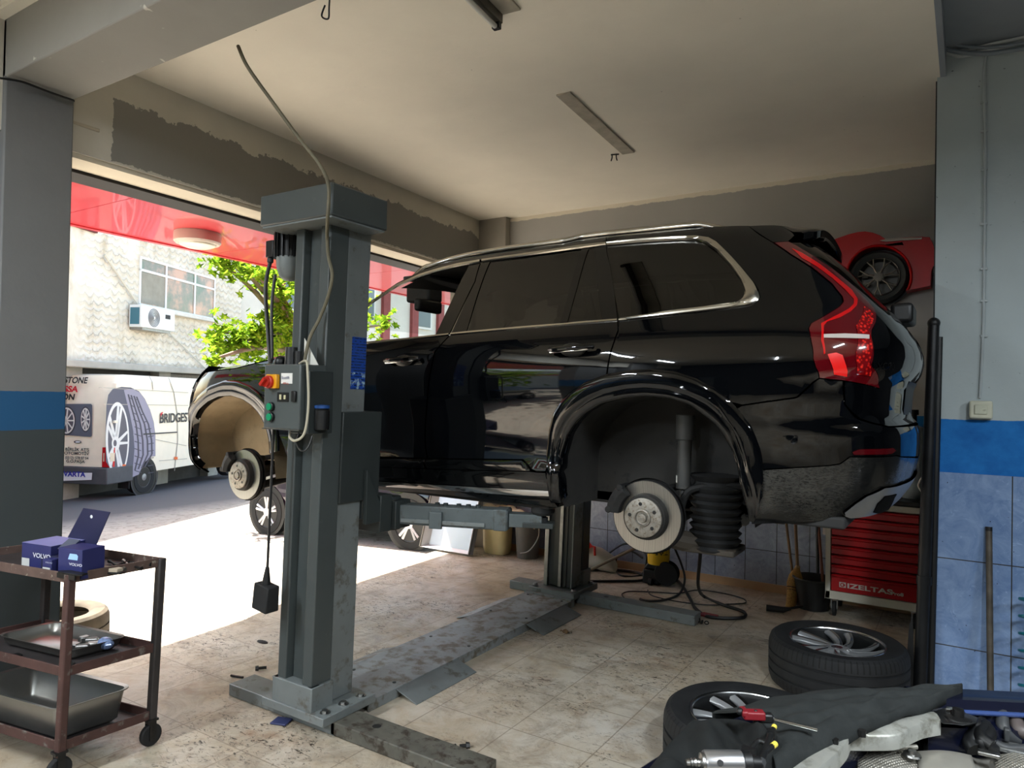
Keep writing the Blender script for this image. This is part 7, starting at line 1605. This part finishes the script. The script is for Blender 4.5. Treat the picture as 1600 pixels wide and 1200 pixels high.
ij = thing('injector_pair', 'black plastic fittings with yellow caps lying on the bunched cloth', 'fitting', e(1200,1170,ZB+.02))
j0, j1, j2 = e(1208,1140,ZB+.05), e(1199,1163,ZB+.045), e(1190,1190,ZB+.04)
build('tube', MB().tube(smoothpath([j0, j1, j2],5), .0065, 10).tube(smoothpath([j1, e(1185,1158,ZB+.045), e(1172,1173,ZB+.04)],5), .0055, 10).tube([j1+(j2-j1)*.5, e(1207,1166,ZB+.045)], .006, 10).cb(e(1170,1174,ZB+.04),(.026,.014,.014)).cb(j0.lerp(j1,.3),(.016,.014,.016)), MAT['black'], ij, smooth=50)
YC = plain('cap_yellow',(224,206,84),.4)
d1 = (j0-j1).normalized(); build('cap', MB().tube([j0-d1*.004, j0+d1*.014], .0055, 12), YC, ij)
k1 = e(1207,1166,ZB+.045); d2 = (k1-(j1+(j2-j1)*.5)).normalized(); build('cap', MB().tube([k1-d2*.002, k1+d2*.012], .006, 12), YC, ij)
build('fitting_end', MB().tube([j2, j2+(j2-j1).normalized()*.02], .009, 10), GREYPL, ij)
g0, g1 = e(1100,1192,ZB+.05), e(1165,1192,ZB+.05); d = (g1-g0).normalized()
ag = thing('air_grinder', 'silver cylindrical air tool lying on the bunched cloth at lower edge', 'air tool', g0)
build('barrel', MB().lathe(g0,d,[(0,0),(.021,.0),(.0225,.003),(.0225,.052),(.022,.07),(.019,.073),(0,.073)],28), paint('tool_silver',(190,192,196),.28,.9,var=.05), ag, smooth=40)
build('nozzle', MB().lathe(g0,-d,[(.018,0),(.018,.006),(.008,.009),(.008,.014),(.010,.016),(.007,.02),(.009,.023),(.006,.026),(.008,.028),(.006,.034),(0,.034)],20), MAT['steel'], ag, smooth=30)
build('rear_cap', MB().lathe(g0+d*.073,d,[(.020,0),(.021,.014),(.014,.017),(.011,.034),(0,.034)],20), MAT['black'], ag)
nb_ = (Vector((0,0,CAMZ))-g0).normalized(); nb_ = (nb_-d*nb_.dot(d)).normalized()
build('port', MB().lathe(g0+d*.024+nb_*.0222,nb_,[(0,.001),(.006,.001),(.006,-.004)],16), MAT['black'], ag)

# rest of the blue car, running on out of the frame to the right
q = Vector((-ed.y, ed.x, 0))*-1
def cbp(a, b, z): return Vector((fl0.x,fl0.y,0))+ed*a+q*b+Vector((0,0,z))
CW = 1.6; rows = []
for a, zt, k in ((1.12,.92,1),(1.2,1.0,1),(1.7,1.02,1),(2.6,1.03,1),(3.0,1.0,.97),(3.25,.8,.9)):
    rows.append([cbp(a,.0+(1-k)*.4,.25),cbp(a,-.02+(1-k)*.4,.6),cbp(a,.03+(1-k)*.4,zt-.03),cbp(a,.12,zt),cbp(a,CW-.12,zt),cbp(a,CW-.03-(1-k)*.4,zt-.03),cbp(a,CW+.02-(1-k)*.4,.6),cbp(a,CW-(1-k)*.4,.25)])
build('car_body', MB().grid(rows).add(rows[0],[tuple(range(8))]).add(rows[-1],[tuple(range(8))]), BLUE, bay, smooth=40)
rows = []
for a, zt, k in ((1.2,1.0,.12),(1.75,1.46,.26),(2.2,1.50,.27),(2.75,1.46,.27),(3.05,1.0,.16)): rows.append([cbp(a,.10,1.0),cbp(a,k,zt),cbp(a,CW/2,zt+.02),cbp(a,CW-k,zt),cbp(a,CW-.10,1.0)])
build('car_glasshouse', MB().grid(rows), plain('blue_car_glass',(24,28,30),.04), bay, smooth=30)
build('car_roof', MB().grid([[p+Vector((0,0,.012)) for p in r[1:4]] for r in rows[1:4]]), BLUE, bay, smooth=40)
for a in (.35,2.55):
    for b_ in (.10,CW-.10):
        c0 = cbp(a,b_,.31); build('car_wheel', MB().lathe(c0,q,[(.0,-.08),(.19,-.08),(.21,-.10),(.29,-.10),(.31,-.07),(.31,.07),(.29,.10),(.21,.10),(.19,.08),(0,.08)],36), MAT['rubber'], bay, smooth=30)
